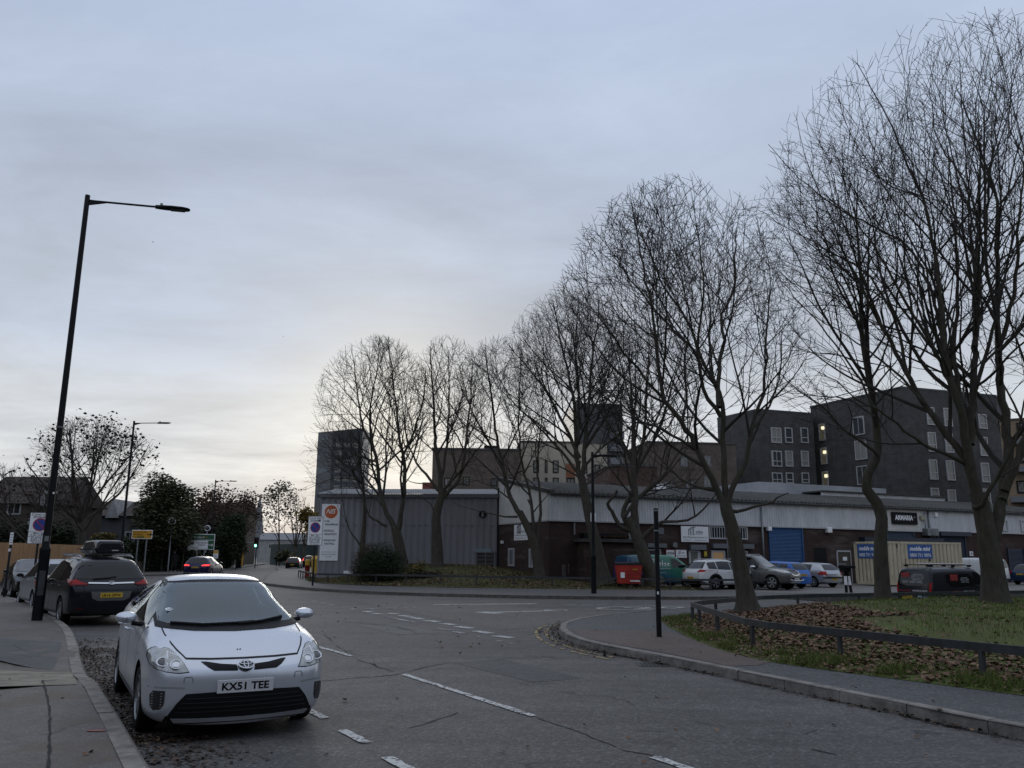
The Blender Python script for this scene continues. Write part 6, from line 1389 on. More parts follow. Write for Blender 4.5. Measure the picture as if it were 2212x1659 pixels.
def build_pickup():
    L,W = 5.2,1.86
    s = spec(L,W,1.82,[(-2.6,1.02),(-2.55,1.10),(-1.2,1.12),(-1.12,1.2),(-.98,1.68),(-.75,1.78),(0,1.82),(.45,1.76),(1.0,1.32),(1.28,1.17),(1.9,1.12),(2.4,1.02),(2.6,.84)],[(-2.6,1.0),(-1.2,1.08),(.9,1.08),(1.4,1.05),(2.6,.84)],.62,1.68,-1.5,.385,.30,low=.45,nose=[(.3,-.05),(.5,.02),(.8,0),(1.1,-.08)],plan=[(-2.6,.90),(-2.3,.925),(1.2,.93),(1.9,.925),(2.3,.88),(2.5,.80),(2.6,.70)])
    h = (.70,-.71); c = Car(s,'parked_car','dark grey double cab pickup facing out of the yard, front corner towards the road','pickup',place((13.56,43.0),h,s,1.68),h,P_dgrey)
    c.screens(fz=(1.19,1.72),fw=(.72,.56),rz=(1.22,1.66),rw=(.66,.56)); c.side_glass([(.9,.05),(-.02,-.95)])
    HL = [(.46,.90),(.80,.88),(.90,.97),(.90,1.06),(.78,1.08),(.50,.98)]
    for sg in (1,-1): c.patch('headlight','f',HL if sg > 0 else mirror_poly(HL),M_['lens'],.01,.03,step=.05)
    g = c.patch('grille','f',[(-.40,.78),(.40,.78),(.47,1.02),(.0,1.03),(-.47,1.02)],M_['plastic'],.008,.03)
    q = MB(); c.line('f',[(-.47,1.0),(-.38,.82),(-.2,.775),(.2,.775),(.38,.82),(.47,1.0)],.05,q,.02); loc_obj('grille_trim',q,M_['chrome'],g)
    q = MB()
    for z in (.86,.93): c.line('f',[(-.36,z),(.36,z)],.014,q,.014)
    loc_obj('grille_bar',q,M_['silverplastic'],g)
    emblem_ring(c,'f',0,.895,.062,M_['chrome'],M_['plastic'])
    hh,n,d = c.cast('f',(0,.895)); q = MB(); q.box((hh.x+.03,0,.895),(.01,.15,.026)); loc_obj('emblem_bar',q,M_['chrome'],c.root)
    c.patch('bumper_opening','f',[(-.55,.52),(.55,.52),(.60,.66),(-.60,.66)],M_['plastic'],.006,.02); c.patch('skid_plate','f',[(-.5,.38),(.5,.38),(.55,.46),(-.55,.46)],M_['silverplastic'],.01,.02)
    q = MB(); hh,n,d = c.cast('f',(0,.5)); q.tube([(hh.x+.06,-.72,.56),(hh.x+.12,-.5,.50),(hh.x+.13,.5,.50),(hh.x+.06,.72,.56)],[.032]*4,10); loc_obj('nudge_bar',q,M_['silverplastic'],c.root,smooth=True)
    for sg in (1,-1):
        q = MB(); q.tube([(.4,sg*.56,1.74),(.2,sg*.56,1.835),(-.6,sg*.56,1.835),(-.85,sg*.56,1.76)],[.018]*4,8); loc_obj('roof_rail',q,M_['silverplastic'],c.root,smooth=True)
    c.plate('f',0,.58,'KM66 UBW',False,.5,.11,.05); c.seams([(1.0,0),(.0,0),(-.98,0)]); c.handles([-.2,-.85],1.0,M_['chrome']); c.mirrors(.72,1.17,M_['chrome'],1.15); c.wheels('alloy',.25,6,None)
build_pickup()
def hatch_rear(name, label, pos, h, pm, L, W, H, plate, lamp, ref, estate=False, black_bump=False, tallpillar=False):
    k = H/1.5; e = .42 if not estate else .30
    s = spec(L,W,H,[(-L/2,.80*k),(-L/2+.05,.96*k),(-L/2+.12,1.02*k),(-L/2+e,1.36*k),(-L/2+e+.16,1.43*k),(-.5,1.49*k),(.0,1.47*k),(.75,1.12*k),(1.02,.97*k),(1.5,.90*k),(L/2-.12,.76*k),(L/2,.6*k)],[(-L/2,.78*k),(-L/2+.35,.99*k),(-.5,.95*k),(.8,.90*k),(1.3,.86*k),(L/2,.58*k)],.58,L/2-.86,-L/2+.80,.305,tailshape=[(.2,-.02),(.5,.05),(.72,.02),(1.05,0)])
    c = Car(s,name,label,'car',place(pos,h,s,ref),h,pm); c.screens(rz=(1.04*k,1.36*k),rw=(.62,.52),fz=(1.0*k,1.4*k),fw=(.62,.5))
    c.side_glass([(.7,-.1),(-.16,-1.05)]+([(-1.12,-L/2+.55)] if L > 4.3 else []))
    for sg in (1,-1): c.patch('tail_light','r',lamp if sg > 0 else mirror_poly(lamp),M_['tail'],.01,.03,step=.05)
    c.plate('r',0,.74*k if not black_bump else .48,plate,True,.5,.11,.015)
    if black_bump: c.patch('bumper_strip','r',[(-.80,.52),(.80,.52),(.80,.60),(-.80,.60)],M_['plastic'],.012,.02)
    mb = MB(); c.line('r',[(-.60,1.02*k),(-.58,.62),(0,.60),(.58,.62),(.60,1.02*k)],.012,mb); loc_obj('tailgate_seam',mb,M_['plastic'],c.root)
    c.seams([(.62,0),(-.13,0),(-1.0,0)]); c.handles([-.3,-1.1],.86*k,pm); c.mirrors(.55,.98*k,pm,.9); c.wheels('steel',.19,7,M_['silverplastic'])
    return c
hatch_rear('parked_car','bright blue estate car parked in front of the blue roller door',(15.3,44.6),(-.55,.83),P_blue,4.45,1.70,1.50,'LS52 WDM',[(.66,.72),(.80,.74),(.78,1.36),(.70,1.38),(.70,1.0)],-2.2,True)
hatch_rear('parked_car','silver older hatchback with dark bumper strip, right of the blue estate',(17.8,47.0),(-.5,.87),P_sil2,4.15,1.735,1.44,'V847 GHL',[(.58,.70),(.84,.72),(.84,.92),(.60,.92)],-2.05,False,True)
hatch_rear('parked_car','dark blue car cut off by the right edge of the photo',(33.1,55.4),(.90,.43),P_dblue,4.3,1.75,1.47,'YE12 RWA',[(.62,.75),(.84,.78),(.82,.98),(.66,1.0)],-2.1)
# ---- vans
def van(name, label, pos, h, pm, L, W, H, ref, z=0.0, glass_rear=False, window_side=True, bonnet=1.05, r=.32):
    s = spec(L,W,H,[(-L/2,.95),(-L/2+.04,1.1),(-L/2+.16,H-.12),(-L/2+.30,H-.03),(-.4,H),(L/2-1.75,H-.02),(L/2-1.5,H-.10),(L/2-.98,1.36),(L/2-.72,1.14),(L/2-.3,1.02),(L/2-.08,.86),(L/2,.66)],
      [(-L/2,.93),(-L/2+.3,1.05),(L/2-1.2,1.05),(L/2-.7,1.02),(L/2,.64)],W/2-.14,L/2-.92,-L/2+.80,r,.20,low=.36,plan=[(-L/2,W/2*.95),(-L/2+.15,W/2*.985),(-L/2+.5,W/2),(L/2-1.2,W/2),(L/2-.6,W/2*.96),(L/2-.25,W/2*.88),(L/2-.08,W/2*.78),(L/2,W/2*.62)],tailshape=[(.2,-.02),(.5,.04),(.8,.02),(1.2,0)])
    lo = place(pos,h,s,ref); c = Car(s,name,label,'van',(lo[0],lo[1],z),h,pm)
    c.screens(fz=(1.17,H-.16),fw=(W/2-.18,W/2-.30))
    for ax in 'lq': c.patch('cab_window',ax,[(L/2-1.12,1.10),(L/2-1.9,1.08),(L/2-1.9,H-.22),(L/2-1.62,H-.24),(L/2-1.3,1.36)],M_['glass'],.004,.015)
    for sg in (1,-1):
        P = [(W/2-.17,.72),(W/2-.065,.72),(W/2-.065,1.12),(W/2-.14,1.12)]; c.patch('tail_light','r',P if sg > 0 else mirror_poly(P),M_['tail'],.012,.03,step=.05)
        P = [(.50,.76),(.78,.80),(.82,.95),(.62,.92)]; c.patch('headlight','f',P if sg > 0 else mirror_poly(P),M_['lens'],.01,.02,step=.05)
    c.seams([(L/2-1.0,0),(L/2-1.97,0),(L/2-2.75,0)],[('r',[(0,.42),(0,H-.1)])]); c.handles([L/2-1.8],.98,pm); c.mirrors(L/2-1.2,1.16,M_['plastic'],1.15); c.wheels('steel',.2,7,M_['silverplastic'])
    c.patch('bumper','r',[(-W/2+.06,.30),(W/2-.06,.30),(W/2-.06,.46),(-W/2+.06,.46)],M_['plastic'],.015,.03)
    return c
# green and blue service van
def green_van():
    m, nt, b = nodes_of('green_blue_wrap',.35); b.inputs['Coat Weight'].default_value = .6
    tc = nt.nodes.new('ShaderNodeTexCoord'); sp = nt.nodes.new('ShaderNodeSeparateXYZ'); nt.links.new(tc.outputs['Object'],sp.inputs[0])
    t = n_math(nt,'ADD',n_math(nt,'MULTIPLY',sp.outputs[0],.22),n_math(nt,'ADD',n_math(nt,'MULTIPLY',sp.outputs[2],.42),.12))
    nt.links.new(n_ramp(nt,t,[(.15,(.022,.045,.15)),(.45,(.020,.11,.13)),(.62,(.020,.145,.095)),(.9,(.028,.17,.105))]),b.inputs['Base Color'])
    h = (.93,.36); c = van('parked_van','green and blue service van with white lettering beside the red bin',(5.75,45.1),h,m,4.75,1.85,1.80,-2.37,.126)
    n = (h[1],-h[0]); rt = c.root
    # lettering sits on the side facing the road (the right flank)
    def flank(x, z): hh,nn,d = c.cast('q',(x,z)); return frame_m(hh+Vector((0,-.012,0)),(1,0,0),(0,0,1))
    text('atlas',flank(-.10,1.27),M_['signwhite'],rt,.92,.40,'van_lettering',world=False)
    text('MAINTENANCE SERVICES',flank(-.08,1.03),M_['signwhite'],rt,.95,.055,'van_lettering',world=False)
    text('www.atlasmaintenance.co.uk',flank(-.35,.80),M_['signwhite'],rt,.9,.05,'van_lettering',world=False)
    text('MAINTENANCE SERVICES BUILDING REPAIRS',flank(-.2,.45),M_['signwhite'],rt,1.9,.055,'van_lettering',world=False)
    q = MB(); Mx = flank(-.85,1.32)
    for k in range(5): q.tube([Mx@Vector((-.42+.14*k,-.30-.02*k,.003)),Mx@Vector((-.36+.14*k,.02+.05*k,.003)),Mx@Vector((-.20+.12*k,.17+.02*k,.003))],[.016]*3,4)
    q.tube([Mx@Vector((-.46+.09*k,-.25+.5*math.sin(math.radians(18*k)),.003)) for k in range(8)],[.02]*8,4)
    loc_obj('van_logo',q,M_['signwhite'],rt)
    c.plate('r',0,.60,'BK70 ATL',True)
green_van()
def black_van():
    h = (.90,.43); c = van('parked_van','black van with white and red lettering and roof bars, behind the mown mound',(16.45,35.0),h,P_vanblack,4.7,1.86,1.80,-2.35,-.32)
    rt = c.root; red = mat('red_vinyl',(.34,.03,.03),.5); wh = M_['signwhite']
    c.patch('side_panel_glass','r',[(-.74,.98),(.74,.98),(.80,1.25),(.70,1.60),(-.70,1.60),(-.80,1.25)],M_['glass'],.004,.02); 
    c.patch('side_panel_glass','q',[(.35,1.0),(-1.05,.95),(-1.35,1.15),(-1.30,1.48),(.15,1.50),(.45,1.3)],M_['glass'],.004,.02)
    def back(y,z): hh,nn,d = c.cast('r',(y,z)); return Matrix(((0,0,-1,hh.x-.016),(-1,0,0,y),(0,1,0,z),(0,0,0,1)))
    def flank(x,z): hh,nn,d = c.cast('q',(x,z)); return frame_m(hh+Vector((0,-.014,0)),(1,0,0),(0,0,1))
    def sq(Mx,w,hh): q = MB(); q.hexa([Mx@Vector(p) for p in ((-w/2,-hh/2,-.01),(w/2,-hh/2,-.01),(w/2,hh/2,-.01),(-w/2,hh/2,-.01),(-w/2,-hh/2,0),(w/2,-hh/2,0),(w/2,hh/2,0),(-w/2,hh/2,0))]); return q
    dk = mat('dark_red_vinyl',(.16,.02,.02),.5)
    o = loc_obj('red_square',sq(back(.40,1.38),.42,.30),red,rt); text('LS',back(.40,1.38)@Matrix.Translation((0,0,.003)),dk,o,.30,.22,'van_lettering',bold=.02,world=False)
    for k,(t,wd) in enumerate((('BUILDING MAINTENANCE',.46),('Electrical - Plumbing',.60),('Heating and Gas Services',.64),('Roofing - Painting - Tiling',.62),('Available 24 hours',.50))): text(t,back(-.22,1.47-.055*k),wh,rt,wd,.032,'van_lettering',world=False)
    for k in range(3):
        q = sq(back(.36-.35*k,1.14),.31,.14); o = loc_obj('photo_panel',q,mat('vinyl_photo_grey',(.20,.20,.20),.6,nscale=12,namt=.9),rt)
    text('BUILDING',back(.42,.78),red,rt,.62,.055,'van_lettering',bold=.02,world=False); text('PARTNER OF CHOICE',back(-.35,.78),wh,rt,.72,.07,'van_lettering',bold=.01,world=False)
    text('www.buildmaintain.co.uk',back(.25,.68),wh,rt,.72,.05,'van_lettering',bold=.02,world=False); text('020 8555 6200',back(-.42,.66),wh,rt,.52,.06,'van_lettering',bold=.02,world=False)
    c.plate('r',.30,.50,'MK69 OYJ',True,.52,.14,.03)
    o = loc_obj('sticker',sq(back(-.32,.47),.2,.22),mat('sticker_pale_blue',(.30,.42,.48),.5),rt); loc_obj('sticker',sq(back(-.55,.47),.2,.22),mat('sticker_blue',(.05,.14,.34),.5),rt)
    o = loc_obj('red_square',sq(flank(-.85,1.26),.46,.42),red,rt); text('LS',flank(-.85,1.26)@Matrix.Translation((0,0,.003)),dk,o,.34,.30,'van_lettering',bold=.02,world=False)
    for k,(t,wd) in enumerate((('BUILDING MAINTENANCE',.42),('Electrical - Plumbing',.55),('Heating and Gas',.50),('Roofing - Painting',.5))): text(t,flank(-.18,1.33-.06*k),wh,rt,wd,.035,'van_lettering',world=False)
    text('BUILDING',flank(-.75,.76),red,rt,.55,.055,'van_lettering',bold=.02,world=False); text('PARTNER OF CHOICE',flank(-.02,.76),wh,rt,.7,.065,'van_lettering',bold=.01,world=False)
    text('www.buildmaintain.co.uk',flank(-.6,.66),wh,rt,.85,.05,'van_lettering',bold=.02,world=False); text('020 8555 6200',flank(.1,.66),wh,rt,.5,.05,'van_lettering',bold=.02,world=False)
    for x in (-1.9,-.5,.55):
        q = MB(); q.box((x,0,1.87),(.07,1.5,.03)); q.box((x,.62,1.83),(.14,.1,.08)); q.box((x,-.62,1.83),(.14,.1,.08)); loc_obj('roof_bar',q,M_['plastic'],rt)
    q = MB(); q.tube([(-2.25,-.25,1.915),(.75,-.25,1.915)],.028,8); loc_obj('conduit_pipe',q,mat('pale_pipe',(.5,.5,.48),.5),rt)
black_van()
wv = van('parked_van','white panel van half hidden by the thick right-hand trunk',(31.0,53.6),(-.6,.8),P_white,4.6,1.85,1.80,-2.25,.126)
wv.patch('rear_window','r',[(.12,1.15),(.74,1.15),(.70,1.62),(.12,1.64)],M_['glass'],.004,.02); wv.patch('rear_window','r',[(-.12,1.15),(-.74,1.15),(-.70,1.62),(-.12,1.64)][::-1],M_['glass'],.004,.02)
# ================================================================== street furniture
def lamp_column(label, base, h, arm, ad, group=None, rise=0.0, sc=1.0, cam_cell=True, z=.12, name='street_lamp'):
    t = thing(name,label,'street lamp',(base[0],base[1],z),0,group or 'street lamps along the left kerb'); x,y = base; A = Vector((ad[0],ad[1],0)).normalized(); T = Vector((x,y,z))
    q = MB(); q.lathe([(.115,-.1),(.115,1.55),(.118,1.56),(.118,1.60),(.085,1.66),(.078,2.0),(.060,h-.05),(.058,h),(1e-3,h+.01)],16,Matrix.Translation(T)); obj('column', q, M_['black'], t, auto=35)
    top = T+Vector((0,0,h-.14)); q = MB(); q.tube([top,top+A*arm+Vector((0,0,rise))],.026,10); q.add([top+Vector((0,0,.03)),top+Vector((0,0,-.14)),top+A*.5+Vector((0,0,-.02)),top+Vector((0,0,.03))+A.cross(Vector((0,0,1)))*.02,top+Vector((0,0,-.14))+A.cross(Vector((0,0,1)))*.02,top+A*.5+A.cross(Vector((0,0,1)))*.02],[(0,1,2),(5,4,3),(0,3,4,1),(1,4,5,2),(2,5,3,0)]); obj('bracket_arm', q, M_['black'], t)
    e = top+A*arm+Vector((0,0,rise)); S = A.cross(Vector((0,0,1))); hb = MB(); st = [(-.06,.05,.05),(.02,.06,.055),(.18,.12,.055),(.35,.15,.05),(.62,.145,.042),(.74,.11,.03),(.78,.05,.02)]; n = 8
    for d,wd,hh in st:
        c = e+A*d; hb.v.extend([tuple(c+S*(wd*math.cos(a))+Vector((0,0,hh*math.sin(a)+.0))) for a in [math.pi/8+2*math.pi*k/n for k in range(n)]])
    for i in range(len(st)-1):
        for k in range(n): hb.f.append((i*n+k,i*n+(k+1)%n,(i+1)*n+(k+1)%n,(i+1)*n+k))
    hb.f.append(tuple(range(n))); hb.f.append(tuple((len(st)-1)*n+k for k in range(n))); hb.m = [0]*len(hb.f)
    hd = obj('lantern', hb, M_['black'], t); q = MB(); q.box(tuple(e+A*.48+Vector((0,0,-.046))),(.34,.16,.012),math.atan2(A.y,A.x)); obj('led_panel', q, MATS['weathered_steel_rail'], hd)
    if cam_cell: q = MB(); q.lathe([(.035,0),(.035,.05),(.02,.065),(1e-3,.066)],12,Matrix.Translation(e+A*.08+Vector((0,0,.05)))); obj('photocell', q, M_['galv'], hd)
    return t
L1 = lamp_column('tall black street lamp nearest the camera, standing at the kerb by the silver liftback',(-10.78,19.7),10.38,1.68,(.97,.22))
q = MB(); q.lathe([(.082,0),(.084,.03)],16,Matrix.Translation((-10.78,19.7,4.55))); obj('cable_band', q, M_['galv'], L1)
dr_ = Vector((.48,-.877,0)); q = MB(); q.box(tuple(Vector((-10.78,19.7,.95))+dr_*.112),(.13,.02,.55),math.atan2(dr_.x,-dr_.y)); obj('access_door', q, MATS['weathered_steel_rail'], L1, bevel=.005); q = MB(); q.box(tuple(Vector((-10.78,19.7,1.95))+dr_*.085),(.09,.012,.12),math.atan2(dr_.x,-dr_.y)); obj('sticker', q, M_['galv'], L1)
q = MB(); q.lathe([(.024,0),(1e-3,.002)],12,face_m(-10.70,19.62,3.0,(.5,-.87))); obj('number_disc', q, M_['signwhite'], L1)
lamp_column('second black street lamp along the left side, behind the roof box',(-23.36,51),9.56,1.6,(.98,-.1))
lamp_column('third street lamp along the left side, beyond the green direction sign',(-31.46,89),9.3,1.6,(.98,-.1))
lamp_column('fourth street lamp, farthest tall one above the traffic light',(-34.02,107),9.1,2.2,(.98,-.1))
lamp_column('faint street lamp between the second and third lamps, among the brown trees',(-43.72,120),8.5,1.6,(.9,-.4))
p = G(1283,1282,.12); lamp_column('slim short street lamp on the far pavement in front of the leaning trunk',(p.x,p.y),6.1,.35,(.95,.1),'street lamps on the far side',0,1,False)
p = G(602,1221,0); 
def post_sign_zone(label, x, y, z0, z1, w, h, n, grp='controlled zone signs', off=.05, pole_r=.045):
    t = thing('parking_zone_sign',label,'road sign',(x,y,z0),0,grp); q = MB(); q.lathe([(pole_r,-.1),(pole_r,z1-z0-.02),(1e-3,z1-z0)],12,Matrix.Translation((x,y,z0))); obj('post', q, M_['black'], t, smooth=True)
    nn = Vector((n[0],n[1],0)).normalized(); Fm = face_m(x+nn.x*off,y+nn.y*off,z1-h/2,n); q = MB()
    def plate(x0,y0,x1,y1,d0,d1): return [Fm@Vector(p) for p in ((x0,y0,d0),(x1,y0,d0),(x1,y1,d0),(x0,y1,d0),(x0,y0,d1),(x1,y0,d1),(x1,y1,d1),(x0,y1,d1))]
    q.hexa(plate(-w/2,-h/2,w/2,h/2,-.012,0)); pn = obj('panel', q, M_['signwhite'], t, bevel=.006)
    bd = MB(); b = .018*w/.8
    for r in ((-w/2,-h/2,w/2,-h/2+b),(-w/2,h/2-b,w/2,h/2),(-w/2,-h/2,-w/2+b,h/2),(w/2-b,-h/2,w/2,h/2),(-w/2,-.13*h,w/2,-.13*h+b*.7),(-w/2,-.27*h,w/2,-.27*h+b*.5)): bd.hexa(plate(*r,.0005,.003))
    obj('border', bd, M_['ink'], pn)
    def T(dx,dy,o=.002): return Fm@Matrix.Translation((dx,dy,o))
    text('Controlled',T(0,.435*h),M_['ink'],pn,w*.84,None,'lettering'); text('ZONE',T(-.06*w,.345*h),M_['ink'],pn,w*.58,h*.065,'lettering',bold=.02)
    q = MB(); q.hexa([Fm@Vector((.28*w+a*.045*w,.345*h+b_*.035*h,d)) for d in (.001,.003) for a,b_ in ((-1,-1),(1,-1),(1,1),(-1,1))]); obj('symbol', q, M_['ink'], pn)
    R = w*.33; q = MB(); q.lathe([(1e-3,.003),(R,.003),(R,0)],32,T(0,.11*h)); rd = obj('roundel', q, mat('sign_red',(.32,.02,.03),.5), pn); q = MB(); q.lathe([(1e-3,.005),(R*.84,.005)],32,T(0,.11*h)); bl = obj('roundel_field', q, mat('sign_blue',(.02,.045,.26),.5), rd)
    q = MB(); q.box((0,0,.007),(R*1.7,R*.17,.002),-math.pi/4,T(0,.11*h)); obj('roundel_slash', q, MATS['sign_red'], rd)
    for s,dy,ww in (('Mon - Sat',-.165,.5),('8 am - 6.30 pm',-.225,.74),('On event days',-.305,.7),('8 am - 9 pm',-.355,.66),('Next event day',-.405,.7),('19th December',-.455,.6)): text(s,T(0,dy*h),M_['ink'],pn,w*ww,None,'lettering',bold=.012)
    return t
p = G(675,1265,.12); y = p.y; zt = at(684,1115,y).z; zb_ = at(680,1178,y).z; post_sign_zone('controlled parking zone sign on a black post in front of the grey shed',p.x,y,.12,zt,.80,zt-zb_,(-.12,-1))
p = at(90,1107,30.4); zb_ = at(80,1175,30.4).z; post_sign_zone('controlled parking zone sign half hidden by the nearest lamp column',p.x,30.4,.12,p.z,.70,p.z-zb_,(.5,-1),pole_r=.04)
def slim_post(label, px, py, top_py, n, plate_h=.42):
    p = G(px,py,.12); zt = at(px+7,top_py,p.y).z; t = thing('sign_post',label,'sign post',(p.x,p.y,.12)); q = MB(); q.lathe([(.042,-.1),(.042,zt-.14),(1e-3,zt-.12)],10,Matrix.Translation((p.x,p.y,.12))); obj('post', q, M_['black'], t, smooth=True)
    Fm = face_m(p.x+.02,p.y-.05,zt-plate_h/2,n); q = MB(); q.box((0,0,0),(.11,plate_h,.012),0,Fm); obj('plate', q, M_['signwhite'], t)
    q = MB(); 
    for k in range(4): q.box((0,-.14+.09*k,.008),(.06,.02,.003),0,Fm)
    obj('plate_marking', q, M_['inkgrey'], t); q = MB(); q.box((p.x+.0,p.y-.045,.12+1.6),(.07,.02,.10)); obj('sticker', q, M_['signwhite'], t)
slim_post('slim black post with a narrow white plate at the far left edge',9,1290,1150,(.9,-.6))
# tall bare post on the near right corner
p = G(1424,1376,.12); t = thing('traffic_post','plain black post with two bands on the near right-hand corner','post',(p.x,p.y,.12)); zt = at(1416,1098,p.y).z-.12
q = MB(); q.lathe([(.052,-.1),(.052,.9),(.048,.92),(.046,zt-.02),(.048,zt-.02),(.046,zt),(1e-3,zt+.005)],14,Matrix.Translation((p.x,p.y,.12))); obj('post', q, M_['black'], t, auto=30)
for d in (.06,.46):
    q = MB(); q.lathe([(.050,0),(.052,.012),(.050,.03)],14,Matrix.Translation((p.x,p.y,.12+zt-d))); obj('band', q, M_['galv'], t)
q = MB(); q.box((p.x-.01,p.y-.05,.12+zt-1.65),(.035,.012,.055)); obj('sticker', q, M_['signwhite'], t)
# post on the far pavement carrying a small white plate (in front of the lean trunk), bin lids etc
p = G(1284,1281,.12); q = MB(); q.box((p.x-.02,p.y-.09,4.0-.62),(.24,.02,.38)); lampfar = [o for o in bpy.data.objects if o.name.startswith('street_lamp')][-1]; obj('street_plate', q, M_['signwhite'], lampfar)
# ---- direction signs
def dir_sign(label, x0, y0, x1, y1, Y, base_py, m, lines, panels=(), posts=(.25,.75), extra=None):
    a = at(x0,y1,Y); b = at(x1,y0,Y); w,h = b.x-a.x,b.z-a.z; t = thing('direction_sign',label,'road sign',((a.x+b.x)/2,Y,.12))
    for f in posts: q = MB(); q.lathe([(.06,0),(.06,b.z-.05)],10,Matrix.Translation((a.x+w*f,Y+.1,.1))); obj('post', q, M_['galv'], t, smooth=True)
    q = MB(); q.box(((a.x+b.x)/2,Y,(a.z+b.z)/2),(w,.04,h)); pn = obj('panel', q, M_['signwhite'], t, bevel=.01); q = MB(); q.box(((a.x+b.x)/2,Y-.022,(a.z+b.z)/2),(w-.10,.012,h-.10)); obj('sign_field', q, m, pn)
    for (u0,v0,u1,v1,mm) in panels: q = MB(); q.box((a.x+w*(u0+u1)/2,Y-.030,a.z+h*(v0+v1)/2),(w*(u1-u0),.012,h*(v1-v0))); obj('sign_field', q, mm, pn)
    for s,u,v,ww,hh,mm in lines: text(s,frame_m((a.x+w*u,Y-.040,a.z+h*v),(1,0,0),(0,0,1)),mm,pn,w*ww,h*hh,'lettering')
    return t,pn,a,w,h
sg = mat('sign_green',(.010,.085,.035),.55); sy = mat('sign_amber',(.52,.26,.015),.6)
t,pn,a,w_,h_ = dir_sign('green direction sign to Stratford with a white inset, above the indigo car',405,1154,465,1187,76,1240,sg,[('Stratford',.40,.80,.36,.15,M_['signwhite']),('A112',.64,.80,.14,.13,sy),('International',.53,.46,.44,.14,M_['ink']),('Station',.53,.31,.26,.12,M_['ink']),('Westfield',.24,.14,.34,.12,M_['ink'])],[(.03,.60,.97,.63,M_['signwhite']),(.04,.05,.76,.58,M_['signwhite']),(.07,.34,.24,.54,mat('rail_red',(.25,.02,.04),.6))],(.35,.62))
def arrow(pn, a, w, h, Y, u, v, du, dv, m, sc=.1):
    c = Vector((a.x+w*u,Y-.045,a.z+h*v)); d = Vector((du,0,dv)); n = Vector((-dv,0,du)); q = MB(); q.add([c-d*sc*1.3+n*sc*.16,c-d*sc*1.3-n*sc*.16,c+d*sc*.9-n*sc*.16,c+d*sc*.9+n*sc*.16],[(0,1,2,3)]); q.add([c+d*sc*1.3,c+d*sc*.3+n*sc*.8,c+d*sc*.3+n*sc*.4,c+d*sc*1.0],[(0,1,2,3)]); q.add([c+d*sc*1.3,c+d*sc*.3-n*sc*.8,c+d*sc*.3-n*sc*.4,c+d*sc*1.0],[(0,1,2,3)]); obj('arrow', q, m, pn)
arrow(pn,a,w_,h_,76,.10,.80,0,1,M_['signwhite'],.15); arrow(pn,a,w_,h_,76,.87,.30,1,0,M_['signwhite'],.17)
q = MB(); c = Vector((a.x+w_*.155,75.955,a.z+h_*.44)); 
for dz in (-.06,.06): q.box((c.x,c.y,c.z+dz),(.34,.004,.03))
obj('rail_symbol', q, M_['signwhite'], pn)
t,pn,a,w_,h_ = dir_sign('amber direction sign with a black arrow, above the dark people carrier',284,1145,330,1164,68,1245,sy,[('Central London',.40,.78,.68,.17,M_['ink']),('Docklands',.30,.52,.48,.16,M_['ink']),('City',.14,.22,.14,.16,M_['ink'])],[(.26,.12,.60,.36,mat('sign_olive',(.10,.12,.02),.6))],(.3,.72)); arrow(pn,a,w_,h_,68,.88,.5,1,0,M_['ink'],.17)
text('A1261',frame_m((a.x+w_*.43,67.955,a.z+h_*.24),(1,0,0),(0,0,1)),sy,pn,w_*.26,h_*.15,'lettering')
t,pn,a,w_,h_ = dir_sign('small yellow plate over a white diversion plate beside the indigo car',460,1189,472,1206,72,1240,M_['signwhite'],[('CL1',.5,.32,.6,.3,M_['ink'])],[(.02,.62,.98,.98,sy)],(.5,))
def ring_lamp(label, px, py, Y, basepy, grp='park lamps with round heads'):
    c = at(px,py,Y); t = thing('park_lamp',label,'lamp',(c.x,Y,.12),0,grp); q = MB(); q.lathe([(.06,0),(.05,c.z-.45),(1e-3,c.z-.44)],10,Matrix.Translation((c.x,Y,.12))); obj('column', q, M_['galv'], t, smooth=True)
    q = MB(); q.tube([Vector((c.x+.30*math.cos(a),Y,c.z+.26*math.sin(a))) for a in [2*math.pi*k/24 for k in range(25)]],.05,6); obj('lamp_ring', q, M_['signwhite'], t, smooth=True); q = MB(); q.lathe([(1e-3,.16),(.15,.10),(.20,0),(.1,-.10),(1e-3,-.16)],16,Matrix.Translation((c.x,Y,c.z-.02))); obj('lamp_head', q, M_['dkgrey'], t, smooth=True)
ring_lamp('park lamp with a pale ring head, left of the green direction sign',372,1126,74,1200); ring_lamp('park lamp with a pale ring head just above the green direction sign',448,1141,90,1200)
def traffic_light():
    p = at(550,1236,108); x,Y = p.x,108; t = thing('traffic_light','black traffic signal showing green at the far junction','traffic light',(x,Y,.12)); q = MB(); q.lathe([(.06,0),(.06,3.6)],10,Matrix.Translation((x,Y,.0))); obj('pole', q, M_['black'], t)
    q = MB(); q.box((x,Y-.1,3.15),(.55,.12,1.35)); q.box((x,Y-.2,3.15),(.32,.2,1.1)); obj('signal_head', q, M_['black'], t, bevel=.04)
    for z,m in ((3.5,mat('lamp_off_red',(.05,.008,.008),.4)),(3.15,mat('lamp_off_amber',(.05,.03,.006),.4)),(2.78,mat('lamp_green_lit',(.1,.9,.5),.4,emit=(.25,1,.62),estr=5))):
        q = MB(); q.lathe([(1e-3,.05),(.15,.02),(.17,0)],18,frame_m((x,Y-.31,z),(1,0,0),(0,0,1))); o = obj('signal_lamp', q, m, t, smooth=True)
        q = MB(); q.lathe([(.18,0),(.18,.2)],18,frame_m((x,Y-.31,z),(1,0,0),(0,0,1))); obj('hood', q, M_['plastic'], o)
traffic_light()
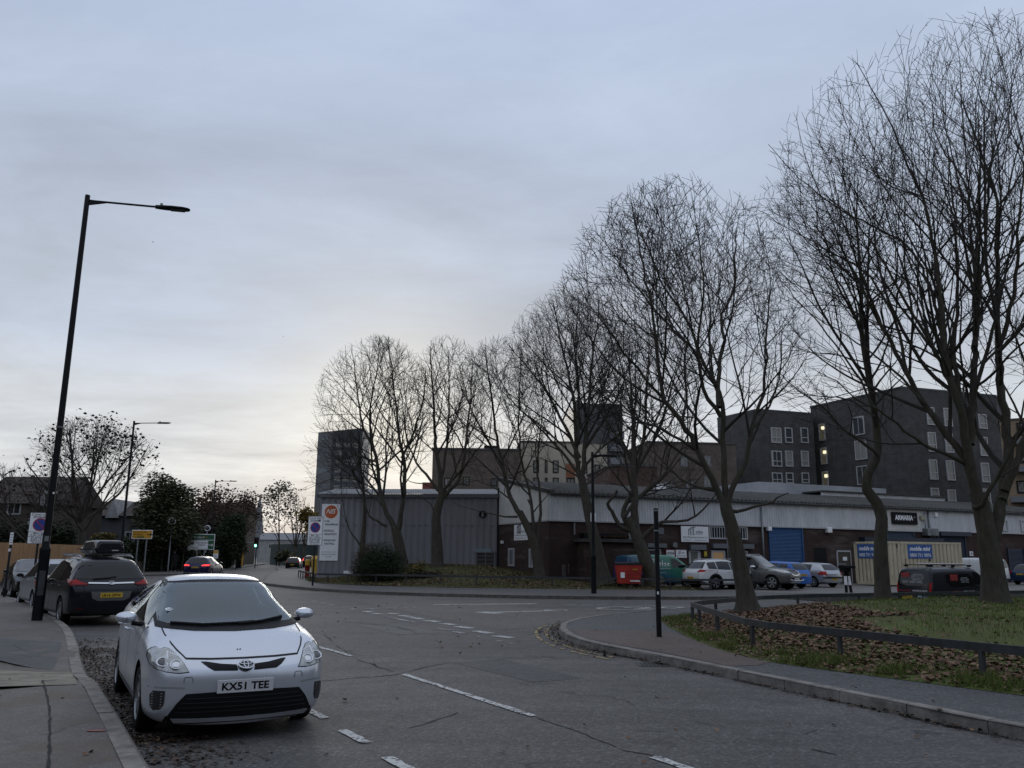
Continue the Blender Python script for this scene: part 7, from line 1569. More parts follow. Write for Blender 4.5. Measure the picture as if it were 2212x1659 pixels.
p = G(663,1243,.14); p = Vector((at(663,1243,60).x,60,.14)); t = thing('bollard','red bollard with a yellow top on the corner beside the zone sign','bollard',tuple(p)); q = MB(); q.lathe([(.17,-.1),(.17,.80),(.175,.80)],16,Matrix.Translation(p)); obj('shaft', q, mat('bollard_red',(.36,.025,.02),.5,nscale=4,namt=.2), t, smooth=True); q = MB(); q.lathe([(.176,.80),(.176,1.15),(.12,1.2),(1e-3,1.2)],16,Matrix.Translation(p)); obj('cap', q, mat('bollard_yellow',(.5,.30,.03),.5), t, auto=35)
p = at(687,1225,66); t = thing('grit_bin','bright yellow bin at the shed corner behind the red bollard','bin',(p.x,66,.12)); q = MB(); q.hexa([(p.x-.4,65.6,.12),(p.x+.4,65.6,.12),(p.x+.4,66.4,.12),(p.x-.4,66.4,.12),(p.x-.45,65.55,1.3),(p.x+.45,65.55,1.3),(p.x+.45,66.45,1.3),(p.x-.45,66.45,1.3)]); obj('tub', q, MATS['bollard_yellow'], t, bevel=.05); q = MB(); q.hexa([(p.x-.5,65.5,1.3),(p.x+.5,65.5,1.3),(p.x+.5,66.5,1.3),(p.x-.5,66.5,1.3),(p.x-.4,65.7,1.6),(p.x+.4,65.7,1.6),(p.x+.4,66.3,1.6),(p.x-.4,66.3,1.6)]); obj('lid', q, MATS['bollard_yellow'], t, bevel=.05)
for px,py,Y,lab,h in ((597,1221,122,'slim black post with a reflector on the far left pavement',1.7),):
    p = at(px,py,Y); t = thing('bollard',lab,'bollard',(p.x,Y,.12)); q = MB(); q.lathe([(.09,0),(.09,h),(.11,h),(.11,h+.35),(1e-3,h+.4)],10,Matrix.Translation((p.x,Y,.12))); obj('shaft', q, M_['black'], t); q = MB(); q.box((p.x,Y-.1,h*.9),(.12,.03,.35)); obj('reflector', q, M_['yplate'], t)
# dark pillar with a yellow edge and a goal-like frame by the traffic light
p = at(517,1232,100); t = thing('advert_column','dark roadside column with a yellow edge at the end of the far left wall','column',(p.x,100,.12)); q = MB(); q.box((p.x-.1,100,1.35),(.55,.5,2.5)); obj('column', q, M_['plastic'], t, bevel=.05); q = MB(); q.box((p.x+.28,99.9,1.5),(.14,.3,2.3)); obj('edge_strip', q, sy, t)
p = at(537,1200,125); t = thing('goal_frame','pale metal frame standing behind the traffic light','frame',(p.x-2,125,.1)); q = MB(); q.tube([(p.x-3,125,0),(p.x-3,125,3.4),(p.x+1.4,125,3.4),(p.x+1.4,125,0)],.07,6); q.tube([(p.x+1.4,125,3.4),(p.x+1.4,125,7)],.08,6); obj('tube_frame', q, M_['galv'], t)
# ---- yard things
def red_bin():
    x,y,z = 5.9,42.75,zbank(5.9,42.75); t = thing('waste_bin','big red wheeled waste bin on the far grass, left of the green van','waste bin',(x,y,z),-.05); B = lambda s,d,e: [(-s*.66,-d*.45,e)]
    def tr(mb): return mb
    q = MB(); q.hexa([(-.55,-.42,.2),(.55,-.42,.2),(.55,.42,.2),(-.55,.42,.2),(-.66,-.5,1.12),(.66,-.5,1.12),(.66,.5,1.12),(-.66,.5,1.12)]); bd = loc_obj('body', q, mat('bin_red',(.36,.028,.018),.5,nscale=2,namt=.25), t, bevel=.03)
    q = MB(); q.hexa([(-.70,-.54,1.12),(.70,-.54,1.12),(.70,.54,1.12),(-.70,.54,1.12),(-.66,-.50,1.20),(.66,-.5,1.20),(.66,.5,1.26),(-.66,.5,1.26)]); loc_obj('lid', q, M_['plastic'], t, bevel=.02)
    for sx in (-1,1):
        for sy_ in (-1,1): q = MB(); q.lathe([(1e-3,-.03),(.1,-.03),(.1,.03),(1e-3,.03)],14,Matrix.Translation((sx*.42,sy_*.32,.10))@Matrix.Rotation(math.pi/2,4,'X')); loc_obj('wheel', q, M_['rubber'], t)
    q = MB(); q.box((-.32,-.475,.62),(.20,.02,.26)); n = loc_obj('notice', q, M_['signwhite'], bd); q = MB(); q.box((.30,-.505,.90),(.26,.02,.07)); loc_obj('sticker', q, mat('sticker_orange',(.4,.16,.02),.6), bd); q = MB(); q.box((.28,-.475,.34),(.46,.02,.07)); st = loc_obj('sticker', q, M_['signwhite'], bd); text('020 8555 1100',frame_m((.28,-.489,.34),(1,0,0),(0,0,1)),M_['ink'],st,.4,.04,'lettering',world=False)
    q = MB()
    for z_ in (.5,.66,.8): q.box((.22,-.46-.03*z_,z_),(.7,.02,.015))
    loc_obj('pressed_rib', q, mat('bin_red_rib',(.28,.02,.015),.5), bd)
red_bin()
M_['cont'] = mat('cream_container_paint',(.50,.43,.30),.65,nscale=1.4,namt=.18)
def rusty(name):
    m, nt, b = nodes_of(name,.7); tc = nt.nodes.new('ShaderNodeTexCoord'); v = tc.outputs['Object']; mp = nt.nodes.new('ShaderNodeMapping'); mp.inputs['Scale'].default_value = (1.6,1.6,.7); nt.links.new(v,mp.inputs[0])
    f = n_ramp(nt,n_noise(nt,mp.outputs[0],2.4,5,.6,.5),[(.63,(0,0,0)),(.66,(1,1,1))]); base = n_ramp(nt,n_noise(nt,v,1.2,4),[(.3,(.46,.40,.28)),(.7,(.55,.48,.35))]); nt.links.new(n_mix(nt,f,base,(.05,.04,.04)),b.inputs['Base Color']); return m
M_['contr'] = rusty('peeling_cream_paint')
def container(label, O, u, L, D, m, logos, endlogo=False):
    W = Wall(O,u); z0,z1 = .2,2.72; t = thing('shipping_container',label,'container',(O[0],O[1],.12),0); a = corrug(W,.12,z0+.12,L-.12,z1-.12,-.05,.30,.04); 
    s2 = Wall(W.pt(L,0,0),(-W.n.x,-W.n.y)); a.wbox(W,.05,z0,L-.05,z1-.04,-D,-.07); obj('side_panel', a, m, t)
    f = MB()
    for q in ((0,z0,L,z0+.14),(0,z1-.12,L,z1),(0,z0,.13,z1),(L-.13,z0,L,z1)): f.wbox(W,*q,-.12,.0)
    f.wbox(W,0,z1-.05,L,z1,-D,-.12); f.wbox(W,0,z0,.13,z1,-D,-D+.12); f.wbox(W,L-.13,z0,L,z1,-D,-D+.12); obj('frame', f, M_['cont'], t)
    EW = Wall(O,(W.n.x*-1,W.n.y*-1)); obj('end_panel', corrug(EW,.12,z0+.12,D-.12,z1-.12,-.05,.30,.03), M_['cont'], t)
    g = MB()
    for q in ((0,z0,D,z0+.14),(0,z1-.12,D,z1),(D-.13,z0,D,z1)): g.wbox(EW,*q,-.10,.003)
    obj('end_frame', g, M_['cont'], t)
    c = MB()
    for aa in (0,L-.18):
        for zz in (z0,z1-.12): c.wbox(W,aa,zz,aa+.18,zz+.12,-.18,.012)
    obj('corner_casting', c, M_['cont'], t)
    for (W,cx,wd) in [(W,a_,b_) for a_,b_ in logos]+([(EW,D*.52,1.75)] if endlogo else []):
        r = (cx-wd/2,z1-.98,cx+wd/2,z1-.16); pn = obj('logo_panel', wbox(W,*r,-.02,.004), mat('container_blue',(.035,.10,.30),.6,nscale=2,namt=.2), t); Mx = wall_m(W,0,0,0).to_3x3().to_4x4()
        text('mobile mini',Matrix.Translation(W.pt(cx,z1-.40,.008))@Mx,M_['signwhite'],pn,wd*.86,.26,'lettering',shear=.35,bold=.035); text('0800 731 9876',Matrix.Translation(W.pt(cx,z1-.78,.008))@Mx,M_['signwhite'],pn,wd*.86,.2,'lettering',bold=.01)
container('cream container with peeling paint and blue panels, between the silver hatchback and the white van',(22.0,50.0),(.937,.35),6.06,2.44,M_['contr'],((2.75,1.9),),True)
p = G(1834,1280,.126); t = thing('gate_post','pair of striped black and white leaning posts beside the silver hatchback','post',tuple(p)); 
for dx,lean in ((-.12,-.02),(.12,.22)):
    q = MB(); q.tube([p+Vector((dx,0,-.1)),p+Vector((dx+lean*-.6,0,1.05))],.07,8); o = obj('leg', q, M_['plastic'], t); q = MB(); q.tube([p+Vector((dx+lean*-.22,0,.35)),p+Vector((dx+lean*-.42,0,.75))],.074,8); obj('white_band', q, M_['signwhite'], o)
q = MB(); q.box(tuple(p+Vector((-.02,0,1.18))),(.62,.5,.14),.3); q.box(tuple(p+Vector((-.1,0,1.05))),(.4,.3,.2),.3); obj('cap_block', q, M_['plastic'], t, bevel=.03); q = MB(); q.box(tuple(p+Vector((-.25,-.1,1.3))),(.22,.3,.10),.3); obj('stone', q, M_['galv'], t)
# ---- person walking by the far left wall
def walker():
    x,y = at(374,1241,75).x,75; t = thing('person','person in dark clothes and pale shoes walking along the far left pavement','person',(x,y,.12),0); me = bpy.data.meshes.new('body'); J = dict(pel=(0,0,.95),ch=(-.01,0,1.28),nk=(-.02,-.01,1.47),hd0=(-.03,-.03,1.55),hd=(-.03,-.04,1.70),sl=(-.20,0,1.40),el=(-.30,.06,1.14),wl=(-.27,-.06,.90),sr=(.19,0,1.40),er=(.29,.04,1.14),wr=(.26,-.08,.90),hl=(-.10,0,.90),kl=(-.11,-.14,.50),al=(-.12,-.10,.09),fl=(-.13,-.26,.05),hr=(.10,0,.90),kr=(.10,.04,.50),ar=(.10,.22,.12),fr=(.10,.10,.05))
    R = dict(pel=.17,ch=.19,nk=.07,hd0=.09,hd=.10,sl=.09,el=.065,wl=.05,sr=.09,er=.065,wr=.05,hl=.12,kl=.085,al=.06,fl=.045,hr=.12,kr=.085,ar=.06,fr=.045); K = list(J); E = [('pel','ch'),('ch','nk'),('nk','hd0'),('hd0','hd'),('ch','sl'),('sl','el'),('el','wl'),('ch','sr'),('sr','er'),('er','wr'),('pel','hl'),('hl','kl'),('kl','al'),('al','fl'),('pel','hr'),('hr','kr'),('kr','ar'),('ar','fr')]
    me.from_pydata([J[k] for k in K],[(K.index(a),K.index(b)) for a,b in E],[]); o = bpy.data.objects.new('b',me); COL.objects.link(o); o.modifiers.new('skin','SKIN'); 
    for i,k in enumerate(K): me.skin_vertices[0].data[i].radius = (R[k],R[k]); me.skin_vertices[0].data[i].use_root = (i == 0)
    o.modifiers.new('s','SUBSURF').levels = 2; dg = bpy.context.evaluated_depsgraph_get(); out = bpy.data.meshes.new_from_object(o.evaluated_get(dg)); bpy.data.objects.remove(o); out.materials.clear(); out.materials.append(mat('dark_clothes',(.008,.008,.009),.9)); out.name = 'body'; loc_obj('body', out, None, t)
    q = MB(); q.lathe([(1e-3,.13),(.07,.11),(.11,.03),(.11,-.03),(.08,-.1)],14,Matrix.Translation((-.03,.0,1.70))); loc_obj('hair', q, mat('dark_hair',(.01,.008,.007),.8), t, smooth=True)
    q = MB(); q.lathe([(1e-3,.085),(.05,.07),(.075,0),(.055,-.08),(1e-3,-.11)],14,Matrix.Translation((-.03,-.06,1.66))); loc_obj('face', q, mat('skin_tone',(.22,.13,.09),.7), t, smooth=True)
    for k in (('al','fl'),('ar','fr')):
        a,b = Vector(J[k[0]]),Vector(J[k[1]]); q = MB(); q.tube([a+Vector((0,.03,-.05)),(a+b)/2+Vector((0,0,-.03)),b+Vector((0,-.03,0))],[.06,.06,.045],8); loc_obj('shoe', q, mat('pale_shoe',(.3,.29,.27),.7), t, smooth=True)
walker()
def bird(px, py, Y, label):
    Y *= .42; c = at(px,py,Y); t = thing('bird',label,'bird',tuple(c)); V3 = Vector; q = MB(); q.tube([c+Vector((-.25,0,0)),c+Vector((-.1,0,.02)),c+Vector((.12,0,.02)),c+Vector((.26,0,.0))],[.01,.06,.06,.015],8); q.add([c+Vector((-.08,0,.03)),c+Vector((.10,0,.03)),c+Vector((.05,-.35,.16)),c+Vector((-.12,-.62,.06)),c+Vector((-.1,-.3,.14)),c+Vector((.05,.35,.16)),c+Vector((-.12,.62,.06)),c+Vector((-.1,.3,.14))],[(0,1,2,4),(4,2,3),(1,0,7,5),(5,7,6)]); q.v = [tuple(c+(Vector(v)-c)*.16) for v in q.v]; obj('body', q, M_['inkgrey'], t)
bird(331,523,90,'tiny dark bird in the sky right of the nearest street lamp'); bird(612,727,150,'tiny gliding bird high above the far road')
# ================================================================== trees and shrubs
def barkmat(name, c1, c2, moss, mamt=.5):
    m, nt, b = nodes_of(name,.95); tc = nt.nodes.new('ShaderNodeTexCoord'); v = tc.outputs['Object']; mp = nt.nodes.new('ShaderNodeMapping'); mp.inputs['Scale'].default_value = (1,1,.35); nt.links.new(v,mp.inputs[0])
    a = n_ramp(nt,n_noise(nt,mp.outputs[0],9,8,.7),[(.3,c1),(.7,c2)]); f = n_ramp(nt,n_noise(nt,v,1.7,6,.7),[(.48,(0,0,0)),(.68,(mamt,)*3)]); nt.links.new(n_mix(nt,f,a,moss),b.inputs['Base Color']); n_bump(nt,b,n_noise(nt,mp.outputs[0],24,6,.7),.8,.03); return m
M_['bark'] = barkmat('maple_bark',(.034,.029,.023),(.080,.070,.056),(.048,.054,.024)); M_['twig'] = mat('twig_bark',(.028,.023,.019),.9,nscale=3,namt=.35)
class Env:
    """crown envelope: an ellipsoid given by its outline in the photo and a depth"""
    def __init__(s, cx, cy, rx, ry, Y, depth, pw=2.0, low=None):
        s.c = at(cx,cy,Y); s.r = Vector((at(cx+rx,cy,Y).x-s.c.x, depth, at(cx,cy-ry,Y).z-s.c.z)); s.low = low
    def val(s, p):
        d = p-s.c; k = 1+.28*noise.noise(Vector((d.x/s.r.x,d.y/s.r.y,d.z/s.r.z)).normalized()*1.9+s.c*.31)+.12*noise.noise(d*(2.2/s.r.x)+s.c)
        return k*s.raw(d)
    def raw(s, d):
        return (d.x/s.r.x)**2+(d.y/s.r.y)**2+(d.z/s.r.z)**2
    def reach(s, p, d):   # distance from p along d to the envelope
        a = sum((d[i]/s.r[i])**2 for i in range(3)); q = p-s.c; b = 2*sum(q[i]*d[i]/s.r[i]**2 for i in range(3)); c = s.raw(q)-1; D = b*b-4*a*c
        if D <= 0: return 0
        return max(0,(-b+math.sqrt(D))/(2*a))
class Tree:
    def __init__(t, name, label, cat, env, seed, group=None, bark=None, twig=None, up=.055, maxlev=4, minr=.0042, dens=1.0, seg=.32, wig=.115, ang=(28,64), loc=None, tip=.007):
        t.R = random.Random(seed); t.env = env; t.name,t.label,t.cat,t.group = name,label,cat,group; t.trunk = MB(); t.crown = MB(); t.tips = []; t.bark = bark or M_['bark']; t.twig = twig or M_['twig']
        t.up,t.maxlev,t.minr,t.dens,t.seg,t.wig,t.ang,t.loc,t.tip = up,maxlev,minr,dens*.86,seg,wig,ang,loc,tip
    def rv(t): return Vector((t.R.gauss(0,1),t.R.gauss(0,1),t.R.gauss(0,1)))
    def branch(t, p, d, L, r0, lev):
        n = max(2,int(round(L/t.seg))); st = L/n; P = [p.copy()]; rs = [r0]; d = d.normalized(); q = p.copy(); rend = max(t.tip*.6, r0*(.28 if lev < 3 else .45)); dirs = [d]
        for i in range(n):
            d = (d+t.rv()*t.wig*(.55 if lev < 2 else .8)*min(1,st/.3)+Vector((0,0,1))*t.up*(1 if lev < 2 else .45)*min(1,st/.3)).normalized(); q = q+d*st
            if t.env.val(q) > 1.10+t.R.random()*.12 and i > 0: break
            P.append(q.copy()); dirs.append(d); rs.append(lerp(r0,rend,(i+1)/n))
        K = len(P)
        if K < 2: return
        (t.trunk if lev == 0 else t.crown).tube(P,rs,7 if lev == 0 else (5 if r0 > .03 else 3),cap=False)
        t.tips.append((P[-1],d,lev))
        if lev >= t.maxlev: return
        Lr = st*(K-1); t.kids(P,dirs,rs,Lr,lev,start=.18 if lev else .25)
    def kids(t, P, dirs, rs, Lr, lev, start=.2, rate=None):
        gap = (.52,.36,.25,.19,.16)[min(lev,4)]/t.dens*(t.seg/.32)**.8; acc = t.R.random()*gap; side = t.R.random()*6.28; K = len(P)
        for i in range(K-1):
            f0 = i/(K-1); sl = (P[i+1]-P[i]).length; acc += sl
            while acc > gap:
                acc -= gap; f = (i+t.R.random())/(K-1)
                if f < start: continue
                d = dirs[min(i+1,len(dirs)-1)]; base = P[i].lerp(P[i+1],t.R.random()); side += 2.4+t.R.gauss(0,.5); a = math.radians(t.R.uniform(*t.ang)); o = d.orthogonal().normalized(); o2 = d.cross(o); perp = o*math.cos(side)+o2*math.sin(side)
                nd = (d*math.cos(a)+perp*math.sin(a)); nd.z += .12; nd.normalize(); reach = t.env.reach(base,nd); l = min(reach*t.R.uniform(.75,1.02), Lr*(1.0-.58*f)*t.R.uniform(.55,1.05))
                if lev >= 2: l = min(l,t.R.uniform(.35,1.0)*(1.15 if lev == 2 else .7)*t.seg/.32)
                if l < .22*t.seg/.32 or (lev >= 1 and t.R.random() < .10): continue
                t.branch(base,nd,l,max(t.tip,min(rs[i]*.62,.012+.016*l)),lev+1)
        # leader splits at the end
        if lev < t.maxlev:
            for k in range(2 if lev < 2 else 1):
                nd = (dirs[-1]+t.rv()*.28).normalized(); l = min(t.env.reach(P[-1],nd), Lr*.45, 1.6)
                if l > .3: t.branch(P[-1],nd,l,max(t.tip,rs[-1]*.85),lev+1)
    def limb(t, pts, r0, r1, Y, dY=0.0, trunk=False, kids=True, lev=0, start=.15, extend=True):
        """a main limb traced from the photo, its depth drifting by dY along its length"""
        r1 *= .5 if lev else .7; N = len(pts); P0 = []
        for i,(px,py) in enumerate(pts): P0.append(at(px,py,Y+dY*(i/(N-1))**1.2))
        P = []; 
        for i in range(N-1):
            a0 = P0[max(0,i-1)]; a1 = P0[i]; a2 = P0[i+1]; a3 = P0[min(N-1,i+2)]; k = max(2,int((a2-a1).length/(.28*t.seg/.32)))
            for j in range(k): u = j/k; P.append(.5*((2*a1)+(a2-a0)*u+(2*a0-5*a1+4*a2-a3)*u*u+(3*a1-a0-3*a2+a3)*u**3))
        P.append(P0[-1]); K = len(P)
        if not trunk: P = [p+(t.rv()*.02 if 0 < i else Vector((0,0,0))) for i,p in enumerate(P)]
        rs = [lerp(r0,r1,(i/(K-1))**.7)*(1 if trunk else .86) for i in range(K)]
        if trunk:
            for i in range(K): rs[i] *= 1+.45*math.exp(-(P[i].z-P[0].z)/.22)
        t.trunk.tube(P,rs,12 if trunk else 8,cap=False,jit=.05 if trunk else .02); dirs = [(P[min(i+1,K-1)]-P[max(i-1,0)]).normalized() for i in range(K)]
        Lr = sum((b-a).length for a,b in zip(P,P[1:]))
        if kids: 
            t.kids(P,dirs,rs,max(Lr,1.5),lev,start)
            if extend:
                l = t.env.reach(P[-1],dirs[-1])*t.R.uniform(.85,1)
                if l > .4: t.branch(P[-1],dirs[-1],l,r1,lev+1)
        return P
    def fan(t, base, n, r, spread=(12,48), levs=0, az=None):
        for k in range(n):
            a = (2*math.pi*(k+t.R.uniform(-.3,.3))/n) if az is None else t.R.uniform(*az); e = math.radians(t.R.uniform(*spread)); d = Vector((math.sin(e)*math.cos(a),math.sin(e)*math.sin(a),math.cos(e))); l = t.env.reach(base,d)*t.R.uniform(.8,.98)
            if l > .6: t.branch(base,d,l,r*t.R.uniform(.6,1),levs)
    def done(t, leaves=None):
        o = t.loc if t.loc is not None else Vector(t.trunk.v[0]); root = thing(t.name,t.label,t.cat,tuple(o),0,t.group)
        obj('trunk',t.trunk,t.bark,root,smooth=True); obj('crown',t.crown,t.twig,root)
        if leaves:
            n,size,m,cl = leaves; mb = MB(); tips = [x for x in t.tips if x[2] >= 2]
            for k in range(n):
                p,d,l = t.R.choice(tips); q = p+t.rv()*cl; s = size*t.R.uniform(.5,1.2); Rm = Matrix.Rotation(t.R.uniform(0,6.28),3,'Z')@Matrix.Rotation(t.R.uniform(0,3.1),3,'X'); mb.add([q+Rm@Vector(v)*s for v in ((-.5,0,0),(0,-.38,.08),(.55,0,0),(0,.38,.08))],[(0,1,2,3)])
            o2 = obj('leaves',mb,m,root); o2['kind'] = 'stuff'
        return root
GT = 'bare street trees'
# T1: the thick right-hand tree
Y = 23.2; t = Tree('bare_tree','largest bare tree with the thickest trunk at the right edge, on the mown mound','tree',Env(2140,610,535,545,Y,5.2),11,GT,dens=.62)
t.limb([(2152,1316),(2146,1250),(2136,1180),(2124,1110),(2112,1065)],.36,.30,Y,0,True,False)
t.limb([(2142,1190),(2158,1110),(2177,1000),(2177,956),(2160,818),(2154,679),(2156,575),(2152,420)],.22,.07,Y,.8)
t.limb([(2113,1080),(2096,1000),(2086,939),(2076,887),(2045,783),(2024,575),(1992,420)],.19,.05,Y,-.9)
t.limb([(2108,1070),(2080,985),(2045,939),(2000,873),(1965,818),(1913,721),(1861,620),(1812,520)],.15,.035,Y,.3)
t.limb([(2095,960),(2107,748),(2114,644),(2110,500),(2120,330)],.15,.045,Y,1.6)
t.limb([(2170,1060),(2200,985),(2228,900),(2265,780),(2290,640)],.15,.05,Y,-.6)
t.limb([(2165,1080),(2215,960),(2270,880),(2340,760)],.13,.05,Y,1.5)
t.limb([(2092,1003),(2050,985),(1989,956),(1940,915),(1892,884),(1850,863),(1790,812)],.085,.02,Y,-1.6)
t.limb([(2104,1095),(2120,1085),(2150,1040),(2175,995),(2200,930),(2215,850)],.09,.03,Y,-2.0)
t.limb([(2070,860),(2020,760),(1950,640),(1880,520),(1820,450)],.09,.025,Y,-2.2); t.limb([(2078,890),(2062,760),(2070,620),(2060,450),(2050,330)],.10,.03,Y,2.2); t.limb([(2155,760),(2190,640),(2200,480),(2215,330)],.10,.03,Y,-1.6)
t.limb([(2000,873),(1930,800),(1850,740),(1770,690)],.06,.02,Y,1.6)
t.limb([(1965,818),(1935,700),(1880,599),(1800,547),(1707,495),(1638,453)],.07,.018,Y,-.8,lev=1); t.limb([(2060,840),(2020,660),(1974,547),(1898,495),(1800,443),(1714,373),(1660,312)],.08,.018,Y,.9,lev=1); t.limb([(2045,783),(2029,599),(2015,529),(1991,436),(1905,391),(1835,287)],.08,.02,Y,-1.4,lev=1)
t.limb([(2107,748),(2105,599),(2092,425),(2078,384),(2026,297),(2008,190)],.09,.02,Y,.6,lev=1); t.limb([(1913,721),(1863,599),(1835,512),(1814,443),(1797,360)],.06,.02,Y,2.0,lev=1); t.limb([(1892,884),(1830,780),(1760,690),(1690,610),(1650,540)],.05,.015,Y,-.6,lev=1); t.limb([(2114,644),(2130,500),(2140,350),(2142,220)],.08,.02,Y,-1.2,lev=1); t.done()
# T2: slim curving tree beside it
Y = 24.7; t = Tree('bare_tree','slim bare tree with an S curved trunk, left of the thickest one','tree',Env(1820,640,190,340,Y,3.4),12,GT,dens=.95)
P = t.limb([(1908,1310),(1904,1230),(1902,1160),(1905,1120),(1893,1085),(1873,1058),(1874,1026),(1888,1000),(1896,975),(1893,922),(1882,845),(1871,783),(1861,714),(1860,610),(1850,480)],.235,.04,Y,.5,True,True,start=.42)
t.limb([(1896,984),(1870,960),(1833,939),(1790,890),(1747,859),(1715,835),(1691,811)],.07,.02,Y,-1.2,lev=1); t.limb([(1882,850),(1900,822),(1935,785),(1960,740)],.05,.02,Y,1.0,lev=1)
t.limb([(1875,800),(1820,770),(1750,762),(1700,775)],.045,.015,Y,.8,lev=1); t.limb([(1862,720),(1830,640),(1780,560),(1740,490)],.05,.02,Y,-1,lev=0); t.limb([(1890,900),(1840,865),(1780,855),(1730,850),(1690,845)],.04,.012,Y,1.4,lev=1); t.done()
# T3: broad tree on the leaf litter
Y = 21.8; t = Tree('bare_tree','broad bare tree leaning left out of the heap of fallen leaves, mid right','tree',Env(1462,735,288,338,Y,3.8),13,GT,dens=1.0)
t.limb([(1616,1320),(1610,1280),(1596,1210),(1584,1150),(1572,1110),(1566,1085)],.262,.205,Y,0,True,False)
t.limb([(1566,1092),(1548,1052),(1529,1017),(1500,955),(1484,928),(1436,865),(1421,790),(1413,697),(1391,585),(1372,500)],.12,.03,Y,-.7)
t.limb([(1568,1090),(1565,1040),(1562,980),(1557,900),(1555,846),(1514,771),(1484,689),(1436,622),(1405,545)],.115,.03,Y,.6)
t.limb([(1572,1090),(1590,1035),(1611,995),(1622,928),(1649,846),(1652,771),(1660,660)],.10,.03,Y,-.4)
t.limb([(1553,880),(1551,827),(1563,734),(1559,678),(1585,622),(1592,500)],.085,.028,Y,1.6); t.limb([(1557,900),(1520,840),(1508,740),(1520,640),(1510,520)],.075,.025,Y,-1.7)
t.limb([(1580,1104),(1610,1102),(1651,1091),(1680,1078),(1703,1065)],.065,.03,Y,-1.0,lev=1); t.limb([(1555,1060),(1530,1055),(1511,1053),(1475,1040),(1451,1017),(1420,985),(1385,955)],.07,.02,Y,.8)
t.limb([(1520,985),(1470,950),(1410,920),(1350,890),(1300,850)],.06,.018,Y,-1.2); t.limb([(1436,865),(1380,800),(1320,720),(1270,650)],.055,.018,Y,-1.3); t.limb([(1622,928),(1660,880),(1685,800),(1690,720)],.05,.018,Y,1.0); t.limb([(1514,771),(1460,720),(1390,640),(1330,560)],.055,.018,Y,1.6); t.done()
# T4..T9 on the far bank
Y = 43.5; t = Tree('bare_tree','bare tree leaning sharply left with a low sawn limb, behind the plain black post','tree',Env(1400,905,150,210,Y,5),14,GT,dens=1.0,seg=.5,tip=.0085)
t.limb([(1414,1262),(1402,1230),(1385,1185),(1372,1150),(1355,1118)],.44,.34,Y,0,True,False); t.limb([(1366,1145),(1345,1140),(1332,1128),(1322,1105),(1313,1089),(1322,1075),(1334,1060)],.17,.11,Y,-1,kids=False)
t.limb([(1364,1140),(1350,1122),(1346,1100),(1366,1060),(1378,1007),(1392,920),(1400,800)],.2,.05,Y,1); t.limb([(1372,1150),(1371,1100),(1372,1060),(1368,1000),(1366,900),(1360,800)],.28,.06,Y,-.6); t.limb([(1385,1166),(1418,1134),(1440,1126),(1486,1122),(1520,1100),(1545,1065)],.17,.06,Y,-2.5,lev=1)
t.limb([(1348,1118),(1380,1074),(1438,1019),(1480,950),(1500,880)],.13,.04,Y,.5); t.limb([(1372,1010),(1330,940),(1290,880),(1262,830)],.12,.03,Y,1); t.limb([(1368,990),(1420,900),(1450,820),(1470,760)],.11,.03,Y,-1); t.done()
Y = 44.5; t = Tree('bare_tree','tall straight bare tree with a dense round crown, behind the short street lamp','tree',Env(1238,830,165,205,Y,5),15,GT,dens=1.12,seg=.5,tip=.0085)
t.limb([(1306,1262),(1300,1230),(1286,1170),(1274,1120),(1264,1072),(1256,1030)],.42,.30,Y,0,True,False); t.limb([(1258,1040),(1249,1017),(1243,930),(1240,865),(1219,771),(1200,680)],.19,.05,Y,.6); t.limb([(1258,1040),(1264,960),(1271,883),(1279,780),(1292,690)],.18,.05,Y,-.6); t.limb([(1252,990),(1210,900),(1170,830),(1110,760)],.14,.04,Y,-1); t.limb([(1262,970),(1310,900),(1345,830),(1365,770)],.13,.04,Y,1); t.limb([(1256,1030),(1200,960),(1140,900),(1090,850)],.12,.03,Y,1.2); t.limb([(1250,960),(1250,860),(1245,740),(1250,650)],.12,.035,Y,1.8); t.limb([(1258,1010),(1310,960),(1350,930),(1390,900)],.10,.03,Y,-1.6); t.limb([(1258,1035),(1215,1010),(1170,990),(1130,985)],.07,.02,Y,-1.5,lev=1); t.limb([(1262,1050),(1300,1020),(1340,1005),(1380,1000)],.07,.02,Y,1.4,lev=1); t.limb([(1254,1000),(1190,940),(1120,880),(1080,820)],.09,.025,Y,2,lev=1); t.done()
Y = 46; t = Tree('bare_tree','twin stemmed bare tree in front of the white sign on the gable','tree',Env(1085,890,118,165,Y,4.4),16,GT,dens=1.1,seg=.5,tip=.0085)
t.limb([(1170,1268),(1164,1230),(1152,1170),(1140,1140),(1122,1105)],.36,.26,Y,0,True,False); t.limb([(1124,1110),(1110,1090),(1098,1062),(1090,1019),(1075,959),(1062,860),(1050,775)],.18,.04,Y,.4); t.limb([(1152,1165),(1150,1110),(1143,1060),(1128,1000),(1120,900),(1125,800)],.13,.035,Y,-.5); t.limb([(1158,1180),(1168,1110),(1166,1060),(1160,1010),(1168,930),(1172,850)],.13,.035,Y,.8); t.limb([(1118,1116),(1090,1116),(1063,1110),(1020,1100),(975,1084)],.08,.02,Y,-1.2,lev=1); t.limb([(1092,1030),(1060,960),(1020,890),(1000,820)],.10,.03,Y,-.8); t.limb([(1105,1080),(1060,1050),(1010,1035),(970,1040)],.06,.02,Y,1.3,lev=1); t.limb([(1150,1110),(1180,1070),(1210,1050)],.05,.02,Y,-1,lev=1); t.done()
Y = 50; t = Tree('bare_tree','bare tree with a single knobbly trunk in front of the middle of the shed','tree',Env(965,885,98,160,Y,4.2),17,GT,dens=1.12,seg=.5,tip=.009)
